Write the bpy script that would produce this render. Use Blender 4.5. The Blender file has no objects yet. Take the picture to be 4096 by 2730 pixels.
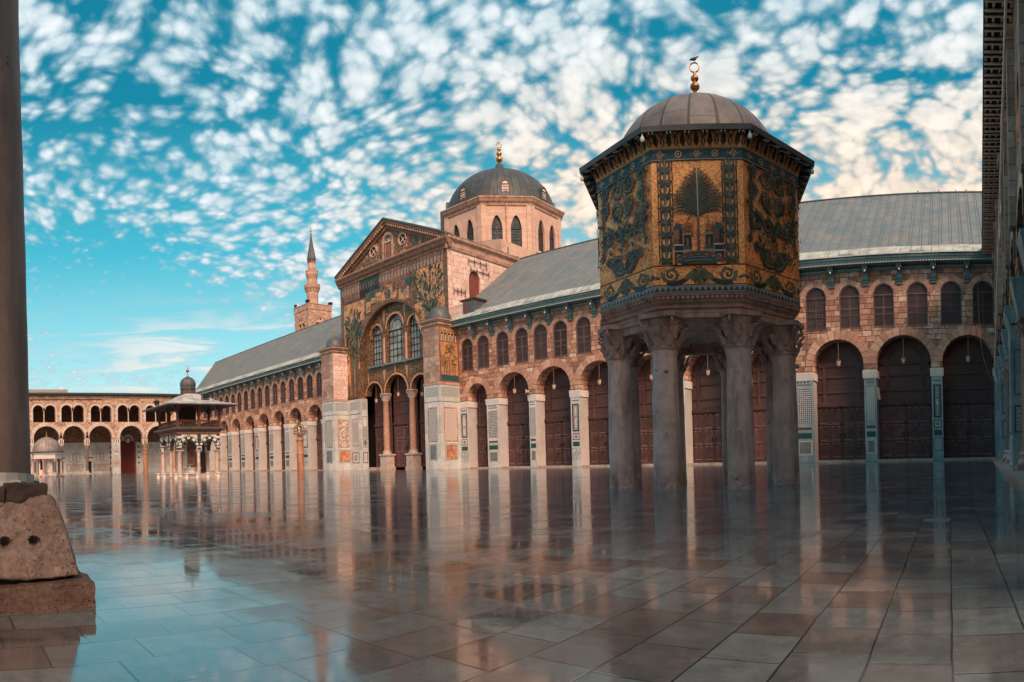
import bpy, math, random
from mathutils import Vector, noise
from math import sin, cos, pi, radians, hypot, atan2, sqrt, floor
random.seed(7)
S = bpy.context.scene
COL = S.collection

# ---------------------------------------------------------------- mesh builder
class MB:
    gx = None
    def __init__(s, mats=None):
        s.v = []; s.f = []; s.m = []
        s.mats = list(mats) if mats else []
    def mi(s, mat):
        if mat is None: return 0
        if mat not in s.mats: s.mats.append(mat)
        return s.mats.index(mat)
    def add(s, vs, fs, mat=None):
        b = len(s.v); k = s.mi(mat)
        if MB.gx: vs = [MB.gx(*p) for p in vs]
        s.v += [tuple(p) for p in vs]
        for f in fs:
            s.f.append(tuple(i + b for i in f)); s.m.append(k)
    def quad(s, a, b, c, d, mat=None): s.add([a, b, c, d], [(0, 1, 2, 3)], mat)
    def box(s, x0, x1, y0, y1, z0, z1, mat=None):
        s.add([(x0,y0,z0),(x1,y0,z0),(x1,y1,z0),(x0,y1,z0),(x0,y0,z1),(x1,y0,z1),(x1,y1,z1),(x0,y1,z1)],
              [(0,3,2,1),(4,5,6,7),(0,1,5,4),(1,2,6,5),(2,3,7,6),(3,0,4,7)], mat)
    def lathe(s, prof, cx=0, cy=0, n=20, mat=None, ph=0.0, sy=1.0):
        vs = []; fs = []
        for r, z in prof:
            for i in range(n):
                a = ph + 2*pi*i/n
                vs.append((cx + r*cos(a), cy + r*sin(a)*sy, z))
        for j in range(len(prof)-1):
            for i in range(n):
                k = (i+1) % n
                fs.append((j*n+i, j*n+k, (j+1)*n+k, (j+1)*n+i))
        if prof[0][0] > 1e-4: fs.append(tuple(range(n-1, -1, -1)))
        if prof[-1][0] > 1e-4: fs.append(tuple((len(prof)-1)*n+i for i in range(n)))
        s.add(vs, fs, mat)
    def rings(s, rings, mat=None, cap=True, closed=True):
        n = len(rings[0]); vs = [p for r in rings for p in r]; fs = []
        for j in range(len(rings)-1):
            for i in range(n if closed else n-1):
                k = (i+1) % n
                fs.append((j*n+i, j*n+k, (j+1)*n+k, (j+1)*n+i))
        if cap:
            fs.append(tuple(range(n-1, -1, -1))); fs.append(tuple((len(rings)-1)*n+i for i in range(n)))
        s.add(vs, fs, mat)
    def tube(s, pts, r, n=6, mat=None):
        rs = r if isinstance(r, (list, tuple)) else [r]*len(pts)
        P = [Vector(p) for p in pts]; rg = []
        for i, p in enumerate(P):
            d = (P[min(i+1, len(P)-1)] - P[max(i-1, 0)])
            if d.length < 1e-9: d = Vector((0, 0, 1))
            d.normalize()
            a = d.cross(Vector((0, 0, 1)) if abs(d.z) < .9 else Vector((1, 0, 0))).normalized()
            b = d.cross(a)
            rg.append([tuple(p + a*cos(2*pi*k/n)*rs[i] + b*sin(2*pi*k/n)*rs[i]) for k in range(n)])
        s.rings(rg, mat)
    def prism(s, poly, F, d0, d1, mat=None):
        n = len(poly)
        vs = [F(u, d0, z) for u, z in poly] + [F(u, d1, z) for u, z in poly]
        fs = [tuple(range(n)), tuple(range(2*n-1, n-1, -1))] + [(i, (i+1) % n, n+(i+1) % n, n+i) for i in range(n)]
        s.add(vs, fs, mat)
    def make(s, name, parent=None, smooth=False, mat=None, loc=None, local=False, org=None, label=None):
        me = bpy.data.meshes.new(name)
        if org is None: org = (0, 0, 0)
        if parent is not None and not local: org = ORG[parent.name]
        o3 = org
        me.from_pydata([(x-o3[0], y-o3[1], z-o3[2]) for x, y, z in s.v], [], s.f)
        mats = s.mats or ([mat] if mat else [])
        for m in mats: me.materials.append(M(m))
        if len(mats) > 1: me.polygons.foreach_set('material_index', s.m)
        if smooth:
            me.polygons.foreach_set('use_smooth', [True]*len(me.polygons))
            try: me.set_sharp_from_angle(angle=radians(38))
            except Exception: pass
        me.update()
        o = bpy.data.objects.new(name, me); COL.objects.link(o)
        if parent is not None: o.parent = parent
        elif org != (0, 0, 0): o.location = org
        if loc: o.location = loc
        if label: o['label'] = label
        ORG[o.name] = org
        return o
ORG = {}
def tag(o, label=None, cat=None, group=None, kind=None):
    if label: o['label'] = label
    if cat: o['category'] = cat
    if group: o['group'] = group
    if kind: o['kind'] = kind
    return o
def thing(name, loc, label, cat, group=None, rz=0, keep=False):
    o = bpy.data.objects.new(name, None); COL.objects.link(o); o.location = loc; o.rotation_euler[2] = rz
    o.empty_display_size = .1
    ORG[o.name] = (0, 0, 0) if keep else tuple(loc)
    return tag(o, label, cat, group)
def dup(o, parent=None, loc=None, rz=None, label=None, sc=None):
    c = o.copy(); COL.objects.link(c)
    if parent is not None: c.parent = parent
    if loc is not None: c.location = loc
    if rz is not None: c.rotation_euler[2] = rz
    if sc is not None: c.scale = sc
    if label: c['label'] = label
    for ch in list(o.children): dup(ch, c)
    return c

# ---------------------------------------------------------------- material DSL
class G:
    def __init__(s, nt): s.nt = nt
    def n(s, t, props=None, **kw):
        nd = s.nt.nodes.new(t)
        for k, v in (props or {}).items(): setattr(nd, k, v)
        for k, v in kw.items():
            s.set(nd, k.replace('_', ' ') if not k.startswith('i') or not k[1:].isdigit() else int(k[1:]), v)
        return nd
    def set(s, nd, key, v):
        sock = nd.inputs[key]
        if hasattr(v, 'links') or isinstance(v, bpy.types.NodeSocket): s.nt.links.new(v, sock)
        else:
            if sock.type == 'RGBA' and len(v) == 3: v = (*v, 1)
            sock.default_value = v
    def m(s, op, a, b=0.0, c=0.0, clamp=False):
        nd = s.nt.nodes.new('ShaderNodeMath'); nd.operation = op; nd.use_clamp = clamp
        for i, v in enumerate((a, b, c)):
            if i < len(nd.inputs): s.set(nd, i, v)
        return nd.outputs[0]
    def vm(s, op, a, b=(0, 0, 0), sc=None):
        nd = s.nt.nodes.new('ShaderNodeVectorMath'); nd.operation = op
        s.set(nd, 0, a); s.set(nd, 1, b)
        if sc is not None: s.set(nd, 'Scale', sc)
        return nd.outputs[1] if op in ('DOT_PRODUCT', 'LENGTH') else nd.outputs[0]
    def mix(s, f, a, b, bt='MIX'):
        nd = s.nt.nodes.new('ShaderNodeMix'); nd.data_type = 'RGBA'; nd.blend_type = bt
        s.set(nd, 0, f); s.set(nd, 6, a); s.set(nd, 7, b)
        return nd.outputs[2]
    def noise(s, vec, scale, detail=3, rough=.55, dist=0.0, col=False):
        nd = s.n('ShaderNodeTexNoise', Scale=float(scale), Detail=float(detail), Roughness=rough, Distortion=dist)
        s.set(nd, 'Vector', vec)
        return nd.outputs[1] if col else nd.outputs[0]
    def ss(s, x, a, b, lo=0.0, hi=1.0):
        nd = s.n('ShaderNodeMapRange', {'interpolation_type': 'SMOOTHSTEP'})
        s.set(nd, 0, x); s.set(nd, 1, a); s.set(nd, 2, b); s.set(nd, 3, lo); s.set(nd, 4, hi)
        return nd.outputs[0]
    def ramp(s, x, stops, interp='LINEAR'):
        nd = s.nt.nodes.new('ShaderNodeValToRGB'); cr = nd.color_ramp; cr.interpolation = interp
        while len(cr.elements) < len(stops): cr.elements.new(.5)
        for e, (p, c) in zip(cr.elements, stops): e.position = p; e.color = (*c, 1)
        s.set(nd, 0, x); return nd.outputs[0]
    def xyz(s, v):
        nd = s.nt.nodes.new('ShaderNodeSeparateXYZ'); s.set(nd, 0, v); return nd.outputs
    def comb(s, x, y, z=0.0):
        nd = s.nt.nodes.new('ShaderNodeCombineXYZ'); s.set(nd, 0, x); s.set(nd, 1, y); s.set(nd, 2, z); return nd.outputs[0]
    def obj(s): return s.nt.nodes.new('ShaderNodeTexCoord').outputs['Object']
    def island(s): return s.nt.nodes.new('ShaderNodeNewGeometry').outputs['Random Per Island']
    def orand(s): return s.nt.nodes.new('ShaderNodeObjectInfo').outputs['Random']
    def walluv(s):
        """metres along a vertical face (U) and up it (V); on a flat face x and y"""
        p = s.xyz(s.obj())
        g = s.nt.nodes.new('ShaderNodeNewGeometry')
        tr = s.n('ShaderNodeVectorTransform', {'vector_type': 'NORMAL', 'convert_from': 'WORLD', 'convert_to': 'OBJECT'})
        s.set(tr, 0, g.outputs['True Normal']); n = s.xyz(tr.outputs[0])
        u = s.m('SUBTRACT', s.m('MULTIPLY', p[1], n[0]), s.m('MULTIPLY', p[0], n[1]))
        flat = s.m('GREATER_THAN', s.m('ABSOLUTE', n[2]), .75)
        U = s.m('ADD', s.m('MULTIPLY', u, s.m('SUBTRACT', 1.0, flat)), s.m('MULTIPLY', p[0], flat))
        Vv = s.m('ADD', s.m('MULTIPLY', p[2], s.m('SUBTRACT', 1.0, flat)), s.m('MULTIPLY', p[1], flat))
        return U, Vv
    def cells(s, U, Vv, w, h, m0=.006, m1=.02, vary=.5, wob=0.0):
        """coursed blocks: returns (mask 1 inside the block, random value, random colour)"""
        if wob:
            q = s.comb(U, Vv); nz = s.xyz(s.noise(q, 1.6, 2, col=True))
            nz2 = s.xyz(s.noise(q, 6.0, 2, col=True))
            U = s.m('ADD', U, s.m('MULTIPLY', s.m('SUBTRACT', s.m('ADD', nz[0], s.m('MULTIPLY', nz2[0], .25)), .6), wob*2))
            Vv = s.m('ADD', Vv, s.m('MULTIPLY', s.m('SUBTRACT', s.m('ADD', nz[1], s.m('MULTIPLY', nz2[1], .25)), .6), wob*1.6))
        v = s.m('DIVIDE', Vv, h); row = s.m('FLOOR', v)
        wn = s.n('ShaderNodeTexWhiteNoise', {'noise_dimensions': '1D'}); s.set(wn, 'W', row)
        rr = wn.outputs[0]
        ww = s.m('MULTIPLY', s.m('ADD', 1 - vary/2, s.m('MULTIPLY', rr, vary)), w)
        u = s.m('ADD', s.m('DIVIDE', U, ww), s.m('MULTIPLY', rr, 17.3)); col = s.m('FLOOR', u)
        fu = s.m('FRACT', u); fv = s.m('FRACT', v)
        du = s.m('MULTIPLY', s.m('MINIMUM', fu, s.m('SUBTRACT', 1.0, fu)), w)
        dv = s.m('MULTIPLY', s.m('MINIMUM', fv, s.m('SUBTRACT', 1.0, fv)), h)
        mask = s.ss(s.m('MINIMUM', du, dv), m0, m1)
        w2 = s.n('ShaderNodeTexWhiteNoise', {'noise_dimensions': '2D'}); s.set(w2, 'Vector', s.comb(col, row))
        return mask, w2.outputs[0], w2.outputs[1]
    def out(s, color, rough=.8, metal=0.0, bump=None, bs=.3, bd=.02, **kw):
        b = s.n('ShaderNodeBsdfPrincipled'); s.set(b, 'Base Color', color); s.set(b, 'Roughness', rough); s.set(b, 'Metallic', metal)
        for k, v in kw.items(): s.set(b, k.replace('_', ' '), v)
        if bump is not None:
            bn = s.n('ShaderNodeBump', Strength=bs, Distance=bd); s.set(bn, 'Height', bump)
            s.nt.links.new(bn.outputs[0], b.inputs['Normal'])
        o = s.n('ShaderNodeOutputMaterial'); s.nt.links.new(b.outputs[0], o.inputs[0])
        return b
MATS = {}; MDEF = {}
def M(name):
    if name not in MATS:
        mt = bpy.data.materials.new(name); mt.use_nodes = True; mt.node_tree.nodes.clear()
        MATS[name] = mt
        f = MDEF[name]; f(G(mt.node_tree))
    return MATS[name]
def mdef(name):
    def w(f): MDEF[name] = f; return f
    return w
def simple(name, col, rough=.7, metal=0.0, var=.15, scale=3.0, bs=.15, dirt=None, dscale=.6, isl=0.0, orv=0.0, **kw):
    """plain surface with tonal noise, optional stains, optional variation per piece"""
    def f(g):
        o = g.obj(); nz = g.noise(o, scale, 5, .6)
        k = g.ss(nz, .25, .75, 1-var, 1+var)
        c = g.vm('SCALE', (*col, ), sc=k)
        if orv: c = g.vm('SCALE', c, sc=g.ss(g.orand(), 0, 1, 1-orv, 1+orv))
        if isl: c = g.vm('SCALE', c, sc=g.ss(g.island(), 0, 1, 1-isl, 1+isl))
        if dirt: c = g.mix(g.ss(g.noise(o, dscale, 5, .65), .5, .72, 0, .8), c, dirt)
        g.out(c, g.ss(g.noise(o, scale*1.7, 3), .3, .7, max(.03, rough-.1), min(1, rough+.1)), metal, bump=g.noise(o, scale*4, 4), bs=bs, **kw)
    MDEF[name] = f

def masonry(name, w, h, stops, mortar, wob=.05, var=.25, rough=.88, vary=.5, m0=.006, m1=.025, stain=(.12, .07, .05), stain_amt=.45, blotch=.35, bs=.5, patch=None):
    def f(g):
        U, Vv = g.walluv(); o = g.obj()
        mask, r, rc = g.cells(U, Vv, w, h, m0, m1, vary, wob)
        c = g.ramp(r, stops)
        n1 = g.noise(o, 3.2, 6, .65); n2 = g.noise(o, .33, 4, .6); n3 = g.noise(o, 14, 4, .7)
        c = g.vm('SCALE', c, sc=g.ss(n1, .25, .75, 1-var, 1+var))
        c = g.vm('SCALE', c, sc=g.ss(n3, .25, .75, .86, 1.14))
        if patch: c = g.mix(g.ss(g.noise(o, 1.1, 5, .7), .56, .66, 0, .7), c, patch)
        c = g.mix(g.ss(n2, .45, .72, 0, stain_amt), c, stain)
        sx = g.xyz(o); st = g.noise(g.comb(g.m('MULTIPLY', U, 2.2), g.m('MULTIPLY', Vv, .16)), 1.0, 5, .65)
        c = g.mix(g.ss(st, .55, .75, 0, blotch), c, stain)
        c = g.mix(mask, mortar, c)
        hgt = g.m('ADD', g.m('MULTIPLY', mask, .7), g.m('ADD', g.m('MULTIPLY', n1, .5), g.m('MULTIPLY', r, .25)))
        g.out(c, rough, bump=hgt, bs=bs, bd=.05)
    MDEF[name] = f
def island_stone(name, stops, var=.2, rough=.88, stain=(.14, .08, .06), samt=.4):
    def f(g):
        o = g.obj(); c = g.ramp(g.island(), stops); n1 = g.noise(o, 4, 6, .65)
        c = g.vm('SCALE', c, sc=g.ss(n1, .25, .75, 1-var, 1+var))
        c = g.mix(g.ss(g.noise(o, .7, 5, .65), .5, .75, 0, samt), c, stain)
        g.out(c, rough, bump=n1, bs=.4, bd=.03)
    MDEF[name] = f

masonry('wall_stone', .85, .43, [(0, (.30, .15, .105)), (.3, (.41, .205, .14)), (.6, (.52, .275, .19)), (.85, (.60, .35, .25)), (1, (.70, .50, .40))], (.11, .05, .035), wob=.07, m1=.045, var=.4)
masonry('arcade_stone', .75, .42, [(0, (.36, .21, .15)), (.3, (.48, .29, .2)), (.6, (.56, .35, .24)), (1, (.66, .46, .34))], (.25, .14, .1), wob=.07, patch=(.6, .48, .4), stain_amt=.35)
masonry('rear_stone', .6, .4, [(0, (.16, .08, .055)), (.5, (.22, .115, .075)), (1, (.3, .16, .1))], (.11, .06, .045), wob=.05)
masonry('pale_block', .95, .62, [(0, (.66, .44, .38)), (.4, (.74, .53, .46)), (1, (.8, .62, .55))], (.36, .2, .15), wob=.07, stain=(.42, .24, .18), stain_amt=.55, blotch=.3, patch=(.55, .33, .25))
masonry('drum_stone', 2.4, .42, [(0, (.56, .36, .28)), (.5, (.60, .40, .32)), (1, (.64, .44, .36))], (.46, .28, .22), wob=.0, var=.12, stain=(.4, .24, .18), stain_amt=.35, m0=.002, m1=.02, bs=.2, blotch=.25)
masonry('minaret_stone', .9, .55, [(0, (.40, .23, .17)), (.4, (.50, .30, .22)), (1, (.64, .43, .33))], (.34, .19, .14), wob=.03, stain_amt=.25)
masonry('buttress_brown', .9, .55, [(0, (.30, .19, .15)), (.5, (.40, .26, .21)), (1, (.5, .35, .29))], (.2, .12, .09), wob=.08)
island_stone('voussoir', [(0, (.40, .20, .14)), (.5, (.52, .28, .20)), (1, (.62, .38, .28))])
island_stone('voussoir_pale', [(0, (.56, .43, .36)), (.5, (.64, .5, .43)), (1, (.7, .57, .5))], samt=.25)
simple('salmon_plaster', (.62, .40, .32), .9, var=.12, scale=.8, dirt=(.45, .27, .2))
simple('moulding', (.46, .28, .21), .85, var=.3, scale=2, dirt=(.16, .09, .07), dscale=1.2)
simple('cornice_brown', (.24, .13, .09), .8, var=.35, scale=2.5, dirt=(.1, .06, .05), dscale=1.5)
simple('plaster_white', (.52, .47, .45), .75, var=.08, scale=.7, dirt=(.45, .36, .32), dscale=.5)
simple('blue_paint', (.11, .19, .205), .55, var=.2, scale=2, isl=.1)
simple('blue_dark', (.035, .055, .06), .7, var=.2, isl=.15)
simple('rope_white', (.5, .47, .44), .7, var=.25, scale=9)
simple('bulb_white', (.8, .78, .74), .25, var=.03)
simple('roof_fringe', (.42, .44, .41), .75, var=.25, scale=1.2, dirt=(.24, .26, .25), dscale=1.0)
simple('door_wood', (.098, .044, .042), .7, orv=.28, var=.3, scale=2, isl=.15)
simple('door_dark', (.07, .028, .026), .7, var=.3, scale=2, isl=.1)
simple('lattice_wood', (.12, .078, .08), .7, orv=.25, var=.25, scale=3)
simple('iron', (.012, .012, .013), .45, .6, var=.2)
simple('edge_highlight', (.45, .27, .22), .5, var=.2)  # painted highlight: pale strips where door panels and straps catch the light
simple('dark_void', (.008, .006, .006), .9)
simple('glass_dark', (.03, .05, .06), .15, var=.5, scale=.8)
simple('gold_metal', (.72, .36, .1), .32, 1.0, var=.25, scale=6, dirt=(.25, .12, .05), dscale=5)
simple('copper_metal', (.5, .22, .1), .4, .85, var=.3, scale=6, dirt=(.12, .07, .05), dscale=5)
simple('dark_metal', (.05, .045, .045), .5, .7, var=.3)
simple('lead_dome', (.10, .105, .11), .55, .25, var=.25, scale=1.5)
simple('wood_brown', (.13, .047, .028), .6, var=.35, scale=4, isl=.15)
simple('wood_dark', (.05, .024, .018), .65, var=.35, scale=4, isl=.2)
simple('wood_orange', (.45, .2, .1), .6, var=.2)
simple('column_pale', (.56, .43, .38), .5, var=.2, scale=2.5, dirt=(.4, .24, .18), dscale=1.5)
simple('column_pink', (.47, .25, .18), .45, var=.2, scale=2, dirt=(.34, .17, .12), dscale=.8)
simple('column_grey', (.15, .12, .105), .5, var=.25, scale=3)
simple('base_pale', (.52, .4, .35), .7, var=.2, scale=3, dirt=(.3, .19, .15), dscale=1.4, isl=.08)
simple('stone_white', (.68, .62, .58), .6, var=.08, isl=.08)
simple('stone_black', (.045, .048, .052), .5, var=.25, isl=.2)
simple('stone_red', (.17, .045, .035), .6, var=.25, isl=.2)
simple('stone_green', (.02, .075, .07), .4, var=.6, scale=14)
simple('stone_grey', (.17, .185, .18), .4, var=.2, scale=2)
simple('onyx', (.5, .22, .12), .35, var=.5, scale=1.6, dirt=(.22, .07, .04), dscale=1.0)
simple('strip_cream', (.85, .70, .58), .7, var=.2, scale=5)
simple('lamp_glass', (.6, .52, .46), .2, var=.1)
simple('paint_white', (.7, .7, .7), .4, var=.06)
simple('pigeon_grey', (.035, .037, .045), .7, var=.3, scale=20)
simple('cable_tan', (.3, .2, .15), .7)
simple('cloth_white', (.6, .58, .56), .85, var=.12, scale=6)
simple('mud', (.05, .035, .03), .8, var=.3)
simple('step_stone', (.42, .32, .27), .6, var=.25, scale=3, dirt=(.2, .12, .09), isl=.12)
simple('carpet_red', (.14, .02, .02), .8, var=.2)
simple('dark_green', (.018, .042, .036), .45, var=.35, scale=5, isl=.35)
simple('leaf_green', (.075, .085, .05), .5, var=.45, scale=5, isl=.55)
simple('leaf_olive', (.15, .115, .055), .5, var=.4, scale=5, isl=.4)
simple('ink_dark', (.012, .017, .018), .6, var=.3, isl=.2)
simple('tess_white', (.62, .6, .56), .35, var=.1)
simple('tess_grey', (.27, .26, .25), .5, var=.2)
simple('tess_teal', (.018, .085, .09), .4, var=.3, scale=9)
simple('tess_brown', (.17, .08, .05), .5, var=.35, isl=.35)
simple('stain_glass_red', (.4, .02, .02), .3)
simple('stain_glass_green', (.03, .25, .1), .3)
simple('stain_glass_blue', (.03, .12, .4), .3)
simple('roof_tar', (.05, .055, .055), .8, var=.3)
simple('ground_earth', (.2, .16, .13), .9, var=.25, scale=.2)

@mdef('lead_roof')
def _(g):
    o = g.obj(); p = g.xyz(o)
    wob = g.m('MULTIPLY', g.noise(o, .9, 2), .08)
    u = g.m('ADD', p[0], wob); s1 = g.m('FRACT', g.m('MULTIPLY', u, 1.25)); colid = g.m('FLOOR', g.m('MULTIPLY', u, 1.25))
    seam = g.m('SUBTRACT', 1.0, g.ss(g.m('MINIMUM', s1, g.m('SUBTRACT', 1.0, s1)), .02, .07))
    wn = g.n('ShaderNodeTexWhiteNoise', {'noise_dimensions': '1D'}); g.set(wn, 'W', colid)
    v = g.m('ADD', g.m('MULTIPLY', p[1], .33), g.m('MULTIPLY', wn.outputs[0], 3.1)); s2 = g.m('FRACT', v)
    lap = g.m('SUBTRACT', 1.0, g.ss(g.m('MINIMUM', s2, g.m('SUBTRACT', 1.0, s2)), .006, .018))
    w2 = g.n('ShaderNodeTexWhiteNoise', {'noise_dimensions': '2D'}); g.set(w2, 'Vector', g.comb(colid, g.m('FLOOR', v)))
    c = g.ramp(g.noise(g.comb(g.m('MULTIPLY', p[0], .5), g.m('MULTIPLY', p[1], .35), p[2]), 1.1, 7, .7), [(.32, (.12, .165, .19)), (.5, (.17, .195, .205)), (.64, (.225, .21, .19))])
    c = g.vm('SCALE', c, sc=g.ss(w2.outputs[0], 0, 1, .93, 1.06))
    streak = g.noise(g.comb(g.m('MULTIPLY', p[0], 1.2), g.m('MULTIPLY', p[1], 7.0), 0.0), 1.0, 4, .7)
    c = g.vm('SCALE', c, sc=g.ss(streak, .3, .7, .85, 1.15))
    c = g.mix(g.m('MULTIPLY', seam, .6), c, (.07, .085, .09)); c = g.mix(g.m('MULTIPLY', lap, .4), c, (.08, .09, .095))
    g.out(c, .6, .0, bump=g.m('ADD', g.m('MULTIPLY', seam, 1.0), g.noise(o, 3, 3)), bs=.35, bd=.05)
def ribbed_dome(name, base, dark, n, rust=None, cx=0.0, cy=0.0, rowh=.9):
    def f(g):
        p = g.xyz(g.obj()); a = g.m('ARCTAN2', g.m('SUBTRACT', p[1], cy), g.m('SUBTRACT', p[0], cx))
        t = g.m('MULTIPLY', a, n/(2*pi)); fr = g.m('FRACT', t); cid = g.m('FLOOR', t)
        wn = g.n('ShaderNodeTexWhiteNoise', {'noise_dimensions': '1D'}); g.set(wn, 'W', cid)
        seam = g.m('SUBTRACT', 1.0, g.ss(g.m('MINIMUM', fr, g.m('SUBTRACT', 1.0, fr)), .02, .075))
        v = g.m('ADD', g.m('DIVIDE', p[2], rowh), g.m('MULTIPLY', wn.outputs[0], 3.0)); f2 = g.m('FRACT', v)
        lap = g.m('SUBTRACT', 1.0, g.ss(g.m('MINIMUM', f2, g.m('SUBTRACT', 1.0, f2)), .01, .03))
        nz = g.noise(g.obj(), 1.7, 6, .7)
        w2 = g.n('ShaderNodeTexWhiteNoise', {'noise_dimensions': '2D'}); g.set(w2, 'Vector', g.comb(cid, g.m('FLOOR', v)))
        c = g.vm('SCALE', base, sc=g.m('MULTIPLY', g.ss(nz, .25, .75, .7, 1.3), g.ss(w2.outputs[0], 0, 1, .85, 1.15)))
        if rust: c = g.mix(g.ss(g.noise(g.comb(g.m('MULTIPLY', a, 6.0), g.m('MULTIPLY', p[2], .4)), 1.0, 4, .6), .58, .7, 0, .6), c, rust)
        c = g.mix(g.m('MULTIPLY', seam, .8), c, dark); c = g.mix(g.m('MULTIPLY', lap, .45), c, dark)
        g.out(c, .55, .15, bump=g.m('ADD', seam, g.m('MULTIPLY', nz, .4)), bs=.4, bd=.04)
    MDEF[name] = f
ribbed_dome('dome_lead', (.062, .072, .078), (.025, .03, .033), 48, rust=(.2, .12, .09), rowh=1.6)
ribbed_dome('treasury_lead', (.185, .155, .145), (.05, .045, .045), 20, rowh=.95)
ribbed_dome('kiosk_lead', (.30, .24, .22), (.16, .13, .12), 24, rowh=.7)

@mdef('marble_clad')
def _(g):
    U, Vv = g.walluv(); o = g.obj()
    mask, r, rc = g.cells(U, Vv, 1.5, 1.3, .002, .012, .5)
    v = g.m('ABSOLUTE', g.m('SUBTRACT', g.noise(o, .9, 6, .7, 1.2), .5))
    c = g.ramp(g.noise(o, .55, 5, .6), [(.3, (.5, .51, .50)), (.55, (.64, .62, .60)), (.75, (.74, .70, .67))])
    c = g.mix(g.ss(v, 0, .05, .35, 0), c, (.27, .29, .29)); c = g.vm('SCALE', c, sc=g.ss(r, 0, 1, .85, 1.08))
    c = g.mix(mask, (.22, .2, .19), c)
    g.out(c, .35, bump=mask, bs=.1)
@mdef('marble_teal')
def _(g):
    U, Vv = g.walluv(); o = g.obj()
    mask, r, rc = g.cells(U, Vv, 1.5, 1.3, .002, .012, .5)
    v = g.m('ABSOLUTE', g.m('SUBTRACT', g.noise(o, 1.1, 6, .7, 1.2), .5))
    c = g.ramp(g.noise(o, .7, 5, .6), [(.3, (.24, .33, .335)), (.6, (.34, .44, .44)), (.8, (.42, .5, .49))])
    c = g.mix(g.ss(v, 0, .05, .4, 0), c, (.15, .22, .23)); c = g.vm('SCALE', c, sc=g.ss(r, 0, 1, .82, 1.08))
    c = g.mix(mask, (.13, .15, .15), c)
    g.out(c, .35, bump=mask, bs=.1)
def geo_inlay(name, a, b, scale, c3=None):
    def f(g):
        U, Vv = g.walluv(); q = g.comb(g.m('MULTIPLY', U, scale), g.m('MULTIPLY', Vv, scale))
        vo = g.n('ShaderNodeTexVoronoi', {'feature': 'DISTANCE_TO_EDGE', 'voronoi_dimensions': '2D'}, Scale=1.0, Randomness=.55); g.set(vo, 'Vector', q)
        c = g.mix(g.ss(vo.outputs[0], .05, .12), a, b)
        if c3:
            v2 = g.n('ShaderNodeTexVoronoi', {'voronoi_dimensions': '2D'}, Scale=1.0, Randomness=.55); g.set(v2, 'Vector', q)
            c = g.mix(g.m('GREATER_THAN', g.xyz(v2.outputs[1])[0], .6), c, c3)
        g.out(c, .5)
    MDEF[name] = f
geo_inlay('inlay_brown', (.42, .22, .17), (.62, .56, .52), 5.5)
geo_inlay('inlay_grey', (.14, .16, .165), (.46, .47, .46), 6.5)
geo_inlay('inlay_rust', (.6, .52, .47), (.3, .13, .09), 6.0, (.62, .55, .5))
@mdef('checker_inlay')
def _(g):
    U, Vv = g.walluv()
    a = g.m('ADD', U, Vv); b = g.m('SUBTRACT', U, Vv)
    ca = g.m('FLOOR', g.m('MULTIPLY', a, 6.2)); cb = g.m('FLOOR', g.m('MULTIPLY', b, 6.2))
    ch = g.m('MODULO', g.m('ABSOLUTE', g.m('ADD', ca, cb)), 2.0)
    wn = g.n('ShaderNodeTexWhiteNoise', {'noise_dimensions': '2D'}); g.set(wn, 'Vector', g.comb(ca, cb))
    dk = g.ramp(wn.outputs[0], [(0, (.03, .04, .045)), (.35, (.17, .045, .035)), (.7, (.05, .09, .09)), (.9, (.4, .15, .07))], 'CONSTANT')
    g.out(g.mix(ch, (.52, .54, .53), dk), .45)
@mdef('panel_lattice')
def _(g):
    U, Vv = g.walluv(); k = 9.0
    a = g.m('FRACT', g.m('MULTIPLY', g.m('ADD', U, Vv), k)); b = g.m('FRACT', g.m('MULTIPLY', g.m('SUBTRACT', U, Vv), k))
    w = g.m('MAXIMUM', g.m('GREATER_THAN', a, .6), g.m('GREATER_THAN', b, .6))
    g.out(g.mix(w, (.012, .006, .006), (.14, .06, .052)), .6)

@mdef('gold_mosaic')
def _(g):
    U, Vv = g.walluv(); q = g.comb(U, Vv)
    vo = g.n('ShaderNodeTexVoronoi', {'voronoi_dimensions': '2D'}, Scale=26.0); g.set(vo, 'Vector', q)
    r = g.xyz(vo.outputs[1])
    c = g.ramp(g.noise(q, 1.3, 5, .7), [(.25, (.6, .18, .055)), (.5, (.95, .35, .115)), (.75, (1.0, .50, .21))])
    c = g.vm('SCALE', c, sc=g.ss(r[0], 0, 1, .6, 1.35))
    worn = g.ss(g.noise(q, .8, 6, .72), .52, .62, 0, 1.0)
    wf = g.m('MULTIPLY', worn, g.ss(r[1], .15, .5, .3, 1.0))
    c = g.mix(wf, c, (.13, .042, .02))
    g.out(c, g.ss(r[2], 0, 1, .3, .65), .3, bump=r[0], bs=.35, bd=.01)
@mdef('gold_plain')
def _(g):
    U, Vv = g.walluv(); q = g.comb(U, Vv)
    vo = g.n('ShaderNodeTexVoronoi', {'voronoi_dimensions': '2D'}, Scale=26.0); g.set(vo, 'Vector', q); r = g.xyz(vo.outputs[1])
    c = g.vm('SCALE', (1.0, .42, .145), sc=g.ss(r[0], 0, 1, .65, 1.35))
    c = g.mix(g.ss(g.noise(q, 1.5, 5, .7), .5, .65, 0, .6), c, (.4, .16, .055))
    g.out(c, g.ss(r[2], 0, 1, .3, .65), .3, bump=r[0], bs=.3, bd=.01)
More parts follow.
